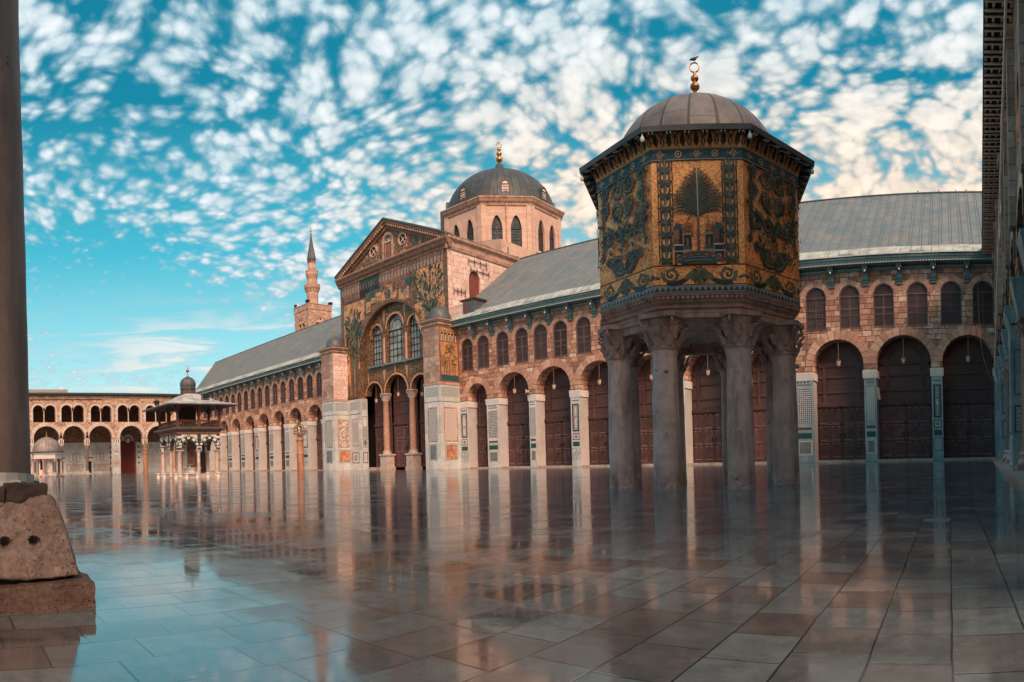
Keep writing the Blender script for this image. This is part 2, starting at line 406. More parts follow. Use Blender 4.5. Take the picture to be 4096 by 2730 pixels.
@mdef('facade_mosaic')
def _(g):
    U, Vv = g.walluv(); q = g.comb(U, Vv)
    vo = g.n('ShaderNodeTexVoronoi', {'voronoi_dimensions': '2D'}, Scale=7.0); g.set(vo, 'Vector', q); r = g.xyz(vo.outputs[1])
    c = g.ramp(g.noise(q, .75, 7, .75), [(.3, (.07, .055, .035)), (.42, (.12, .07, .04)), (.52, (.21, .11, .055)), (.62, (.13, .06, .035)), (.75, (.30, .15, .07))])
    c = g.vm('SCALE', c, sc=g.ss(r[0], 0, 1, .55, 1.45))
    g.out(c, .55, .15, bump=r[0], bs=.3, bd=.02)
@mdef('facade_gold')
def _(g):
    U, Vv = g.walluv(); q = g.comb(U, Vv)
    vo = g.n('ShaderNodeTexVoronoi', {'voronoi_dimensions': '2D'}, Scale=9.0); g.set(vo, 'Vector', q); r = g.xyz(vo.outputs[1])
    c = g.vm('SCALE', (.62, .30, .145), sc=g.ss(r[0], 0, 1, .75, 1.25))
    c = g.mix(g.ss(g.noise(q, .6, 5, .7), .5, .62, 0, .8), c, (.3, .13, .055))
    g.out(c, .5, .25, bump=r[0], bs=.2, bd=.02)

def old_stone(name, col, dirt, spots=(.05, .035, .03)):
    def f(g):
        o = g.obj(); p = g.xyz(o)
        n1 = g.noise(o, 1.6, 6, .7); n2 = g.noise(g.comb(g.m('MULTIPLY', p[0], 3.0), g.m('MULTIPLY', p[1], 3.0), g.m('MULTIPLY', p[2], .5)), 1.0, 5, .65)
        c = g.vm('SCALE', col, sc=g.ss(n1, .25, .75, .72, 1.25))
        c = g.mix(g.ss(n2, .45, .7, 0, .65), c, dirt)
        low = g.m('MULTIPLY', g.ss(g.noise(o, 2.3, 5, .7), .47, .53), g.ss(p[2], .15, .75, 1, 0))
        c = g.mix(g.m('MULTIPLY', low, .4), c, (.16, .065, .045))
        pit = g.ss(g.noise(o, 5.5, 4, .6), .66, .73)
        c = g.mix(g.m('MULTIPLY', pit, .85), c, spots)
        g.out(c, .65, bump=g.m('SUBTRACT', n1, pit), bs=.5, bd=.03)
    MDEF[name] = f
old_stone('treasury_column', (.72, .52, .46), (.26, .13, .10))
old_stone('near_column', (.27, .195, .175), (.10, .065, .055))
old_stone('carved_stone', (.52, .33, .27), (.17, .09, .07))
old_stone('lamp_stone', (.42, .19, .11), (.2, .08, .05))

@mdef('wet_marble')
def _(g):
    o = g.obj(); p = g.xyz(o)
    mask, r, rc = g.cells(g.m('ADD', p[1], g.m('MULTIPLY', g.noise(o, 1.2, 3, .6), .02)), g.m('ADD', p[0], g.m('MULTIPLY', g.noise(o, 1.7, 3, .6), .02)), .5, .36, .0015, .009, .4)
    c3 = g.xyz(rc)
    c = g.ramp(r, [(0, (.13, .145, .15)), (.25, (.18, .195, .20)), (.5, (.15, .155, .158)), (.68, (.125, .122, .122)), (.84, (.108, .088, .082)), (.92, (.14, .125, .12)), (1, (.20, .215, .22))])
    v = g.m('ABSOLUTE', g.m('SUBTRACT', g.noise(g.comb(p[0], p[1], g.m('MULTIPLY', r, 40.0)), 2.2, 6, .7, 1.4), .5))
    c = g.mix(g.ss(v, 0, .035, .22, 0), c, (.11, .09, .085)); c = g.vm('SCALE', c, sc=g.ss(g.noise(o, 5, 7, .75), .25, .75, .72, 1.28))
    big = g.noise(o, .35, 5, .65)
    c = g.mix(g.ss(big, .5, .68, 0, .5), c, (.09, .06, .055))
    c = g.mix(mask, (.02, .023, .025), c)
    n1 = g.noise(g.comb(g.m('MULTIPLY', p[0], 1.0), g.m('MULTIPLY', p[1], 1.0)), 1.3, 3, .5)
    n2 = g.noise(o, 11, 3, .5)
    rough = g.m('ADD', g.ss(g.noise(o, .8, 5, .65), .4, .66, .04, .12), g.m('MULTIPLY', c3[1], .035))
    hgt = g.m('ADD', g.m('MULTIPLY', mask, .12), g.m('ADD', g.m('MULTIPLY', n1, 1.0), g.m('MULTIPLY', n2, .03)))
    wetness = g.m('MULTIPLY', g.ss(g.m('ADD', p[0], g.m('MULTIPLY', g.noise(o, .25, 4, .6), 5.0)), 1.2, -2.0), g.ss(p[1], 30.0, 8.0))
    dull = g.ss(g.noise(g.vm('ADD', o, g.vm('SCALE', rc, sc=.5)), 1.4, 6, .72), .48, .66)
    ior = g.m('SUBTRACT', g.m('ADD', 2.3, g.m('MULTIPLY', wetness, 1.9)), g.m('MULTIPLY', dull, .35))
    rough = g.m('ADD', rough, g.m('MULTIPLY', dull, g.ss(p[1], 25.0, 4.0, .02, .13)))
    c = g.vm('MULTIPLY', c, (.84, 1.0, 1.08))
    b = g.out(c, rough, bump=hgt, bs=.12, bd=.02); g.set(b, 'IOR', ior)
# ---------------------------------------------------------------- architectural helpers
def arch_top(op, u):
    t = (u - op['c'])/op['w']
    t = max(-1.0, min(1.0, t))
    if op.get('pt'):                                    # pointed
        return op['s'] + op['r']*(1-abs(t)**1.7)**.72
    return op['s'] + op['r']*sqrt(max(0.0, 1-t*t))
def wall_open(mb, F, u0, u1, z0, z1, ops, depth, m=None, mr=None, back=False, top=None, rev=True):
    """a wall of the plane d=0 (outside) seen through F(u, d, z), pierced by arched openings"""
    N = 10
    br = {u0, u1}
    for op in ops:
        for k in range(N+1): br.add(op['c'] - op['w']*cos(pi*k/N))
    if top: br |= set(top['br'])
    br = sorted(b for b in br if u0-1e-6 <= b <= u1+1e-6)
    tf = (lambda u: top['f'](u)) if top else (lambda u: z1)
    for a, b in zip(br, br[1:]):
        if b-a < 1e-5: continue
        mid = (a+b)/2; act = sorted([o for o in ops if abs(mid-o['c']) < o['w']], key=lambda o: o['z'])
        la, lb = z0, z0
        for o in act:
            if o['z'] > max(la, lb)+1e-4:
                for d in ((0, depth) if back else (0,)): mb.quad(F(a, d, la), F(b, d, lb), F(b, d, o['z']), F(a, d, o['z']), m)
            la, lb = arch_top(o, a), arch_top(o, b)
        if la >= tf(a)-1e-4 and lb >= tf(b)-1e-4: continue
        for d in ((0, depth) if back else (0,)): mb.quad(F(a, d, min(la, tf(a))), F(b, d, min(lb, tf(b))), F(b, d, tf(b)), F(a, d, tf(a)), m)
    if not rev: return
    for o in ops:
        c, w = o['c'], o['w']; zb = max(o['z'], z0); mm = o.get('mr', mr)
        o = dict(o, s=min(o['s'], z1) if not top else o['s'])
        if o['s'] > zb:
            if not o.get('nl'): mb.quad(F(c-w, 0, zb), F(c-w, depth, zb), F(c-w, depth, o['s']), F(c-w, 0, o['s']), mm)
            if not o.get('nr'): mb.quad(F(c+w, 0, zb), F(c+w, depth, zb), F(c+w, depth, o['s']), F(c+w, 0, o['s']), mm)
        if o['r'] > 0 and (top or o['s'] < z1):
            us = [c - w*cos(pi*k/(N*2)) for k in range(N*2+1)]
            for a, b in zip(us, us[1:]):
                mb.quad(F(a, 0, arch_top(o, a)), F(b, 0, arch_top(o, b)), F(b, depth, arch_top(o, b)), F(a, depth, arch_top(o, a)), mm)
        if o['z'] > z0: mb.quad(F(c-w, 0, zb), F(c+w, 0, zb), F(c+w, depth, zb), F(c-w, depth, zb), mm)
def ring(mb, F, c, w, s, r, t, n, m, d0=-.03, d1=.0, gap=.008, a0=0.0, a1=pi, alt=None):
    """arch ring of separate voussoirs"""
    for k in range(n):
        p, q = a0+(a1-a0)*k/n+gap, a0+(a1-a0)*(k+1)/n-gap
        t2 = t*(1+.12*sin(k*12.9+c*3))
        vs = []
        for d in (d0, d1):
            for ang, rw, rr in ((p, w, r), (q, w, r), (q, w+t2, r+t2), (p, w+t2, r+t2)):
                vs.append(F(c - rw*cos(ang), d, s + rr*sin(ang)))
        mb.add(vs, [(0,1,2,3), (0,1,5,4), (1,2,6,5), (2,3,7,6), (3,0,4,7)], (alt if alt and k % 2 else m))
def fbox(mb, F, u0, u1, d0, d1, z0, z1, m=None):
    vs = [F(u, d, z) for z in (z0, z1) for u, d in ((u0, d0), (u1, d0), (u1, d1), (u0, d1))]
    mb.add(vs, [(0,3,2,1),(4,5,6,7),(0,1,5,4),(1,2,6,5),(2,3,7,6),(3,0,4,7)], m)
def frame(mb, F, u0, u1, z0, z1, b, d0, d1, m):
    fbox(mb, F, u0, u1, d0, d1, z0, z0+b, m); fbox(mb, F, u0, u1, d0, d1, z1-b, z1, m)
    fbox(mb, F, u0, u0+b, d0, d1, z0+b, z1-b, m); fbox(mb, F, u1-b, u1, d0, d1, z0+b, z1-b, m)
def arcbar(mb, F, c, w, s, r, t, d0, d1, m, n=14, pt=False):
    op = dict(c=c, w=w, s=s, r=r, pt=pt); oi = dict(c=c, w=w-t, s=s, r=r-t, pt=pt)
    us = [-cos(pi*k/n) for k in range(n+1)]
    for a, b in zip(us, us[1:]):
        A, B = c+a*w, c+b*w; a2, b2 = c+a*(w-t), c+b*(w-t)
        P = [(A, arch_top(op, A)), (B, arch_top(op, B)), (b2, arch_top(oi, b2)), (a2, arch_top(oi, a2))]
        mb.add([F(u, d0, z) for u, z in P] + [F(u, d1, z) for u, z in P], [(0,1,2,3), (3,2,6,7), (0,1,5,4)], m)
def mould(mb, F, u0, u1, prof, m, ends=True):
    """moulding: profile of (d, z) swept from u0 to u1"""
    n = len(prof); vs = [F(u0, d, z) for d, z in prof] + [F(u1, d, z) for d, z in prof]
    fs = [(i, i+1, n+i+1, n+i) for i in range(n-1)]
    if ends: fs += [tuple(range(n)), tuple(range(n, 2*n))]
    mb.add(vs, fs, m)
def capital(mb, cx, cy, z0, h, r, m, R=None, rot=0.0, leaves=8):
    """Corinthian capital: bell, two tiers of curling leaves, corner volutes, abacus"""
    R = R or r*1.55
    mb.lathe([(r*1.08, z0), (r*1.12, z0+.05*h), (r*.98, z0+.1*h), (r*.98, z0+.35*h), (r*1.08, z0+.65*h), (r*1.3, z0+.86*h)], cx, cy, 16, m)
    for tier, (zb, ht, rr, off, cu) in enumerate(((.08, .36, 1.0, 0, .34), (.3, .4, 1.04, .5, .42))):
        for k in range(leaves):
            a = rot + 2*pi*(k+off)/leaves; ca, sa = cos(a), sin(a)
            rows = []
            for j in range(6):
                t = j/5; ro = r*rr*(1.04+.16*t) + cu*1.25*r*t**2.2; zz = z0 + h*(zb + ht*(t if t < .85 else .85-(t-.85)*.8))
                hw = r*.33*sin(pi*min(1, .18+.85*t))**.6*(1.0 if t < .9 else .55)
                rows.append([(cx+ro*ca - q*hw*sa, cy+ro*sa + q*hw*ca, zz) for q in (-1, 1)] + [(cx+(ro+.22*r)*ca, cy+(ro+.22*r)*sa, zz)])
            vs = [p for rw in rows for p in rw]
            fs = []
            for j in range(5):
                b, c = j*3, j*3+3
                fs += [(b, b+2, c+2, c), (b+2, b+1, c+1, c+2)]
            mb.add(vs, fs, m)
    for k in range(4):                                  # volutes below the abacus corners
        a = rot + pi/4 + k*pi/2; ca, sa = cos(a), sin(a)
        pts = []; 
        for j in range(12):
            t = j/11; ang = -pi/2 + t*2.2*pi; rad = .17*r*(1.25-.9*t)
            pts.append((cx + ca*(R*1.08 + rad*cos(ang)-.05*r), cy + sa*(R*1.08 + rad*cos(ang)-.05*r), z0+h*.77 + rad*sin(ang)))
        pts = [(cx+ca*r*.95, cy+sa*r*.95, z0+h*.45), (cx+ca*r*1.2, cy+sa*r*1.2, z0+h*.66)] + pts
        mb.tube(pts, [r*.09]*2 + [r*.085]*12, 5, m)
    vs = []                                             # abacus with hollow sides
    for z, e in ((z0+.87*h, .96), (z0+h, 1.0)):
        for k in range(4):
            a = rot + pi/4 + k*pi/2
            for da, q in ((-.12, 1.2), (.12, 1.2), (pi/4, .93)):
                vs.append((cx+cos(a+da)*R*q*e, cy+sin(a+da)*R*q*e, z))
    n = 12; mb.add(vs, [tuple(range(n-1, -1, -1)), tuple(range(n, 2*n))] + [(i, (i+1) % n, n+(i+1) % n, n+i) for i in range(n)], m)
def attic_base(mb, cx, cy, z0, h, r, m):
    mb.lathe([(r*1.4, z0), (r*1.42, z0+.2*h), (r*1.3, z0+.38*h), (r*1.15, z0+.45*h), (r*1.15, z0+.6*h), (r*1.27, z0+.7*h), (r*1.27, z0+.86*h), (r*1.05, z0+h)], cx, cy, 18, m)
def finial(mb, cx, cy, z0, balls, rod, ringr, m, rz=0.0, m2=None):
    z = z0; 
    prof = [(rod*2.6, z0), (rod*1.5, z0+rod*2), (rod, z0+rod*3)]; z = z0+rod*3
    for br, gap in balls:
        for k in range(7):
            a = -pi/2 + pi*(k+.5)/7
            prof.append((max(rod, br*cos(a)), z+br*.8+br*.8*sin(a)))
        z += br*1.6; prof.append((rod, z)); z += gap; prof.append((rod, z))
    prof.append((0, z))
    mb.lathe(prof, cx, cy, 14, m)
    n = 22; zc = z+ringr*.9; pts = []
    for k in range(n+1):
        a = -pi/2 + .0 + 2*pi*k/n
        pts.append((cx+cos(a)*ringr*cos(rz), cy+cos(a)*ringr*sin(rz), zc+sin(a)*ringr))
    mb.tube(pts, [max(.02, ringr*.14)]*(n+1), 6, m2 or m)
    return zc+ringr

# ---- drawing on a face: every stroke is a thin tessera relief a little proud of the face
class Draw:
    def __init__(s, mb, F, base=-.004, step=-.00007): s.mb, s.F, s.b, s.st, s.k = mb, F, base, step, 0
    def d(s): s.k += 1; return s.b + s.st*s.k
    def rib(s, pts, w0, m, w1=None, taper=True, n=None):
        w1 = w0 if w1 is None else w1; N = len(pts); L = []; Rr = []
        d = s.d()
        for i, (u, z) in enumerate(pts):
            a = pts[max(0, i-1)]; b = pts[min(N-1, i+1)]; dx, dz = b[0]-a[0], b[1]-a[1]; l = hypot(dx, dz) or 1
            t = i/(N-1); w = (w0*(1-t)+w1*t)*(sin(pi*min(1, max(0, .12+.88*t)))**.5 if taper else 1)*.5
            if taper and i == N-1: w = .0005
            L.append((u-dz/l*w, z+dx/l*w)); Rr.append((u+dz/l*w, z-dx/l*w))
        vs = [s.F(u, d, z) for u, z in L] + [s.F(u, d, z) for u, z in Rr]
        s.mb.add(vs, [(i, i+1, N+i+1, N+i) for i in range(N-1)], m)
    def arc(s, c, r, a0, a1, w, m, n=12, w1=None, taper=True, r1=None):
        r1 = r if r1 is None else r1
        s.rib([(c[0]+(r+(r1-r)*k/n)*cos(a0+(a1-a0)*k/n), c[1]+(r+(r1-r)*k/n)*sin(a0+(a1-a0)*k/n)) for k in range(n+1)], w, m, w1, taper)
    def bez(s, a, b, c, w, m, n=9, w1=None, taper=True):
        s.rib([((1-t)**2*a[0]+2*t*(1-t)*b[0]+t*t*c[0], (1-t)**2*a[1]+2*t*(1-t)*b[1]+t*t*c[1]) for t in [k/n for k in range(n+1)]], w, m, w1, taper)
    def poly(s, pts, m):
        d = s.d(); s.mb.add([s.F(u, d, z) for u, z in pts], [tuple(range(len(pts)))], m)
    def rect(s, u0, u1, z0, z1, m): s.poly([(u0, z0), (u1, z0), (u1, z1), (u0, z1)], m)
    def box(s, u0, u1, z0, z1, b, m):
        s.rect(u0, u1, z0, z0+b, m); s.rect(u0, u1, z1-b, z1, m); s.rect(u0, u0+b, z0+b, z1-b, m); s.rect(u1-b, u1, z0+b, z1-b, m)
    def disc(s, c, r, m, n=12): s.poly([(c[0]+r*cos(2*pi*k/n), c[1]+r*sin(2*pi*k/n)) for k in range(n)], m)
    def dia(s, c, rx, rz, m): s.poly([(c[0]-rx, c[1]), (c[0], c[1]-rz), (c[0]+rx, c[1]), (c[0], c[1]+rz)], m)
    def acanthus(s, c, a, L, w, m, m2, side=1):
        """a lobed leaf springing from c at angle a"""
        tip = (c[0]+L*cos(a), c[1]+L*sin(a)); mid = (c[0]+.55*L*cos(a+side*.35), c[1]+.55*L*sin(a+side*.35))
        s.bez(c, mid, tip, w, m, 8)
        for t, q in ((.3, 1), (.5, -1), (.65, 1), (.8, -1)):
            b = ((1-t)*c[0]+t*tip[0], (1-t)*c[1]+t*tip[1]); aa = a+q*.9*side
            s.bez(b, (b[0]+.16*L*cos(aa), b[1]+.16*L*sin(aa)), (b[0]+.28*L*cos(aa-q*.5), b[1]+.28*L*sin(aa-q*.5)), w*.6, m, 4)
        s.bez(c, mid, ((c[0]+tip[0])/2*1.0, (c[1]+tip[1])/2*1.0), w*.25, m2, 5)
    def scroll(s, c, r, a0, turn, w, m, m2, m3):
        """spiral vine with leaves; turn = +1 or -1"""
        N = 26; pts = []
        for k in range(N+1):
            t = k/N; a = a0+turn*t*3.3*pi; rr = r*(1-t)**.8+.03*r
            pts.append((c[0]+rr*cos(a), c[1]+rr*sin(a)))
        s.rib(pts, w*1.25, 'ink_dark', w*.5, False); s.rib(pts, w, m, w*.35, False)
        s.rib(pts[:14], w*.22, m3, w*.15, False)
        for k in (2, 5, 8, 11, 14):
            p = pts[k]; a = atan2(p[1]-c[1], p[0]-c[0]); s.acanthus(p, a+turn*.9, r*.42, w*.8, m2, m, turn)
        s.disc(c, r*.13, m2, 8)

def window_arched(name, parent, w, z0, spring, rise, loc, F, lat=.17, sill=True):
    """lattice window in local metres: u about 0, z absolute; returns the frame part with its lattice under it"""
    mb = MB(); fr = .09
    frame(mb, F, -w, w, z0, spring+.02, fr, -.06, .06, 'lattice_wood')
    arcbar(mb, F, 0, w, spring, rise, fr, -.06, .06, 'lattice_wood')
    H = spring - z0
    for zz in (z0+H*.40, z0+H*.60): fbox(mb, F, -w+fr, w-fr, -.045, .03, zz-.035, zz+.035, 'lattice_wood')
    fbox(mb, F, -.04, .04, -.045, .03, z0+fr, spring-.05, 'lattice_wood')
    if sill: fbox(mb, F, -w-.1, w+.1, -.12, .0, z0-.12, z0, 'lattice_wood')
    o = mb.make(name, parent, local=True, loc=loc)
    lb = MB()
    us = [-w*cos(pi*k/12) for k in range(13)]; op = dict(c=0, w=w, s=spring, r=rise)
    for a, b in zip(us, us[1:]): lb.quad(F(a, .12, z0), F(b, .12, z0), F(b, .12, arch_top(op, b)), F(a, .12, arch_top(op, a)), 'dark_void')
    x = -w - (spring+rise-z0)
    while x < w:                                       # diagonal lattice bars clipped to the opening
        for sgn in (1, -1):
            run = []; K = 24
            for k in range(K+1):
                u = x + (spring+rise-z0)*k/K; z = z0 + (spring+rise-z0)*k/K
                if sgn < 0: u = -u
                ok = -w+.03 < u < w-.03 and z < arch_top(op, u)-.04
                if ok: run.append((u, z))
            if len(run) > 1:
                (ua, za), (ub, zb) = run[0], run[-1]; t = .03
                d = .0 if sgn > 0 else .02
                lb.quad(F(ua-t, d, za), F(ua+t, d, za), F(ub+t, d, zb), F(ub-t, d, zb), 'lattice_wood')
        x += lat*1.414
    lb.make('lattice', o, local=True)
    return o

def big_door(parent, W, zt, spring, rise, z0=.22, apex_in=None):
    """two-leaved wooden door under a carved transom and a lunette, in local metres, facing -d"""
    F = lambda u, d, z: (u, d, z)
    mb = MB()
    fbox(mb, F, -W, W, .12, .2, z0, zt, 'door_dark')
    frame(mb, F, -W, W, z0, zt, .09, -.02, .12, 'door_wood')
    dr = mb.make('door', parent, local=True)
    for sg in (-1, 1):
        lf = MB(); a, b = (-W+.09, -.03) if sg < 0 else (.03, W-.09)
        fbox(lf, F, a, b, .06, .1, z0+.05, zt-.05, 'door_wood')
        H = zt-z0-.1; cw = (b-a)/2
        for c in range(2):
            for (q0, q1) in ((.02, .33), (.345, .655), (.67, .98)):
                u0, u1 = a+c*cw+.12, a+(c+1)*cw-.12; y0, y1 = z0+.05+H*q0+.1, z0+.05+H*q1-.12
                um = (u0+u1)/2
                for (e0, e1) in ((u0, um-.07), (um+.07, u1)):
                    fbox(lf, F, e0, e1, .035, .06, y0, y1, 'door_wood')
                    fbox(lf, F, e0+.04, e1-.04, .02, .035, y1-.02, y1+.012, 'edge_highlight')
                fbox(lf, F, u0+.05, u1-.05, .02, .035, y0-.03, y0, 'edge_highlight')
        for q in (.005, .335, .66, .985):
            fbox(lf, F, a+.04, b-.04, .01, .06, z0+.05+H*q-.025, z0+.05+H*q+.03, 'iron')
            fbox(lf, F, a+.2, b-.2, .005, .01, z0+.05+H*q+.0, z0+.05+H*q+.022, 'edge_highlight')
        fbox(lf, F, (-.2 if sg < 0 else .14), (-.14 if sg < 0 else .2), -.03, .02, z0+H*.42, z0+H*.5, 'iron')
        lf.make('leaf', dr, local=True)
    tr = MB()
    op = dict(c=0, w=W, s=spring, r=rise)
    us = [-W*cos(pi*k/16) for k in range(17)]
    for a, b in zip(us, us[1:]): tr.quad(F(a, .1, zt), F(b, .1, zt), F(b, .1, arch_top(op, b)), F(a, .1, arch_top(op, a)), 'panel_lattice')
    fbox(tr, F, -W-.05, W+.05, -.14, .1, zt-.02, zt+.16, 'door_wood'); fbox(tr, F, -W-.02, W+.02, -.08, .1, zt+.16, zt+.26, 'door_wood')
    cs = [-W, -W*.66, W*.66, W]
    zs = [zt+.26, zt+.26+(spring-zt-.26)*.24, zt+.26+(spring-zt-.26)*.62, zt+.26+(spring-zt-.26)*.86]
    zs = [zt+.26 + (spring+.1-zt-.26)*q for q in (0, .27, .68, .98)]
    for k, zz in enumerate(zs): fbox(tr, F, -W, W, 0, .1, zz, zz+.16, 'door_wood')
    for k, c in enumerate(cs): fbox(tr, F, max(-W, c-.13), min(W, c+.13), .005, .1, zt+.26, spring+.2, 'door_wood')
    zl = spring+.34
    fbox(tr, F, -W+.02, W-.02, -.02, .1, spring+.2, zl, 'door_wood')
    for (q, t) in ((1.0, .2), (.66, .13)):
        arcbar(tr, F, 0, W*q, zl if q < 1 else spring, (spring+rise-zl)*q+.0 if q < 1 else rise, t, 0.0, .1, 'door_wood')
    hh = spring+rise-zl
    for k in range(1, 6):
        a = pi*k/6; t = .07
        p, q = (W*.62*cos(a), zl+hh*.62*sin(a)), (W*.9*cos(a), zl+hh*.9*sin(a))
        nx, nz = -sin(a)*t, cos(a)*t
        tr.add([F(p[0]-nx, .01, p[1]-nz), F(p[0]+nx, .01, p[1]+nz), F(q[0]+nx, .01, q[1]+nz), F(q[0]-nx, .01, q[1]-nz)], [(0,1,2,3)], 'door_wood')
    tr.make('transom', dr, local=True)
    return dr

def bracket_mesh():
    """scrolled eave bracket, local: wall at y=0, eave at z=0, sticking out towards -y"""
    mb = MB(); F = lambda u, d, z: (u, d, z)
    prof = [(0, -1.5), (-.14, -1.5), (-.16, -1.2), (-.24, -.95), (-.2, -.75), (-.3, -.55), (-.62, -.42), (-.85, -.4), (-.9, -.1), (-.9, 0), (0, 0)]
    n = len(prof)
    vs = [(-.2, y, z) for y, z in prof] + [(.2, y, z) for y, z in prof]
    mb.add(vs, [tuple(range(n)), tuple(range(2*n-1, n-1, -1))] + [(i, (i+1) % n, n+(i+1) % n, n+i) for i in range(n)], 'blue_paint')
    for z in (-1.32, -1.12): mb.box(-.23, .23, -.22, 0, z, z+.04, 'blue_dark')
    mb.box(-.3, .3, -.97, -.5, -.1, 0, 'blue_paint'); mb.box(-.14, .14, -.925, -.9, -.3, -.16, 'blue_dark')
    return mb
def lantern(loc, chain, label, group):
    t = thing('hanging_lantern', loc, label, 'lantern', group, keep=True)
    mb = MB(); mb.tube([(0, 0, 0), (.012, 0, -chain*.5), (0, 0, -chain)], .018, 5, 'cable_tan'); mb.make('chain', t, local=True)
    b = MB(); z = -chain
    b.lathe([(.0, z), (.04, z-.02), (.03, z-.1), (.1, z-.17), (.2, z-.23), (.22, z-.26), (.2, z-.27)], 0, 0, 6, 'copper_metal')
    for k in range(6):
        a = 2*pi*k/6; b.tube([(.19*cos(a), .19*sin(a), z-.26), (.115*cos(a), .115*sin(a), z-.68)], .014, 4, 'copper_metal')
    b.lathe([(.13, z-.67), (.12, z-.7), (.05, z-.74), (.03, z-.8), (0, z-.83)], 0, 0, 6, 'copper_metal')
    b.make('lantern_frame', t, local=True)
    g = MB(); g.lathe([(.178, z-.28), (.105, z-.66)], 0, 0, 6, 'lamp_glass'); g.make('glass', t, local=True)
    return t
def pigeon_mesh():
    mb = MB()
    rg = []
    for x, z, r, ry in ((-.17, .10, .012, .03), (-.1, .11, .035, .045), (-.02, .12, .06, .06), (.05, .135, .058, .055), (.095, .17, .034, .03), (.11, .2, .03, .028), (.14, .205, .018, .018), (.165, .2, .004, .004)):
        rg.append([(x+(.0 if k else 0), ry*cos(2*pi*k/8), z+r*sin(2*pi*k/8)) for k in range(8)])
    mb.rings(rg, 'pigeon_grey')
    for s in (-1, 1): mb.tube([(.02, s*.025, .08), (.025, s*.027, .0), (.05, s*.027, .002)], .007, 4, 'iron')
    return mb
simple('blue_glass', (.25, .275, .28), .35, var=.5, scale=1.2)
simple('rust_board', (.19, .05, .035), .85, var=.3, scale=1.0)
simple('soffit_grey', (.75, .72, .7), .8, var=.1)
simple('copper_dark', (.24, .1, .055), .5, var=.3, isl=.2)
simple('pinkish', (.36, .2, .17), .5, var=.2, isl=.2)
simple('tess_light', (.26, .33, .33), .4, var=.2)
simple('lead_roof_small', (.44, .43, .41), .6, .1, var=.35, scale=1.6, dirt=(.12, .15, .15), dscale=.9)
simple('salmon_grey', (.36, .3, .27), .85, var=.2)
simple('wood_black', (.016, .013, .014), .6, var=.3)
simple('soffit_panel', (.16, .19, .2), .6, var=.2)
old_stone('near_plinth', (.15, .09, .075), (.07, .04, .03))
masonry('arcade_shaded', .75, .42, [(0, (.26, .15, .11)), (.5, (.38, .24, .18)), (1, (.46, .32, .25))], (.2, .11, .08), wob=.07, patch=(.2, .17, .12))  # arcade stone darkened: shade of the east-facing right wall put into its colour

@mdef('rough_block')
def _(g):
    o = g.obj(); n1 = g.noise(o, 3.0, 8, .72); n2 = g.noise(o, 26, 5, .75)
    vo = g.n('ShaderNodeTexVoronoi', Scale=34.0); g.set(vo, 'Vector', g.vm('ADD', o, g.vm('SCALE', g.noise(o, 8, 3, .6, col=True), sc=.12)))
    pit = g.m('MULTIPLY', g.ss(vo.outputs[0], .34, .16), g.ss(g.noise(o, 5, 3, .6), .46, .6))
    p2 = g.ss(g.noise(o, 60, 3, .7), .62, .7)
    c = g.ramp(n1, [(.3, (.15, .105, .095)), (.5, (.26, .195, .175)), (.7, (.38, .305, .285))])
    c = g.vm('SCALE', c, sc=g.ss(n2, .3, .7, .72, 1.25))
    c = g.mix(g.m('MULTIPLY', pit, .8), c, (.05, .03, .025)); c = g.mix(g.m('MULTIPLY', p2, .5), c, (.07, .045, .035))
    g.out(c, .9, bump=g.m('SUBTRACT', g.m('ADD', g.m('MULTIPLY', n1, .6), g.m('MULTIPLY', n2, .5)), g.m('ADD', pit, p2)), bs=.9, bd=.012)
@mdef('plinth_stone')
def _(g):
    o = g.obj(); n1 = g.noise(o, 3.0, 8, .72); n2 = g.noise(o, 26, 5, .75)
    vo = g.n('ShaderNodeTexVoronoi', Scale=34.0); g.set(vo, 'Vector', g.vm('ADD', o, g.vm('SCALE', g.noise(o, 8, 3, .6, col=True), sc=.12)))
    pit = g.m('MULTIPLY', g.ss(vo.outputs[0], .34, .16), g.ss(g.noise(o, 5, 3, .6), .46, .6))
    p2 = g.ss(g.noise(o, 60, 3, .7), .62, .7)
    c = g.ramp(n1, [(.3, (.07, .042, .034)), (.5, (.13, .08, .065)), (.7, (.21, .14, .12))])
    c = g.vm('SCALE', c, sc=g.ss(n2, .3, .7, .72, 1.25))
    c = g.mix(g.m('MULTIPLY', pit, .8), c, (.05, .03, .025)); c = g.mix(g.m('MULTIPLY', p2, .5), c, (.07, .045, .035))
    g.out(c, .9, bump=g.m('SUBTRACT', g.m('ADD', g.m('MULTIPLY', n1, .6), g.m('MULTIPLY', n2, .5)), g.m('ADD', pit, p2)), bs=.9, bd=.012)
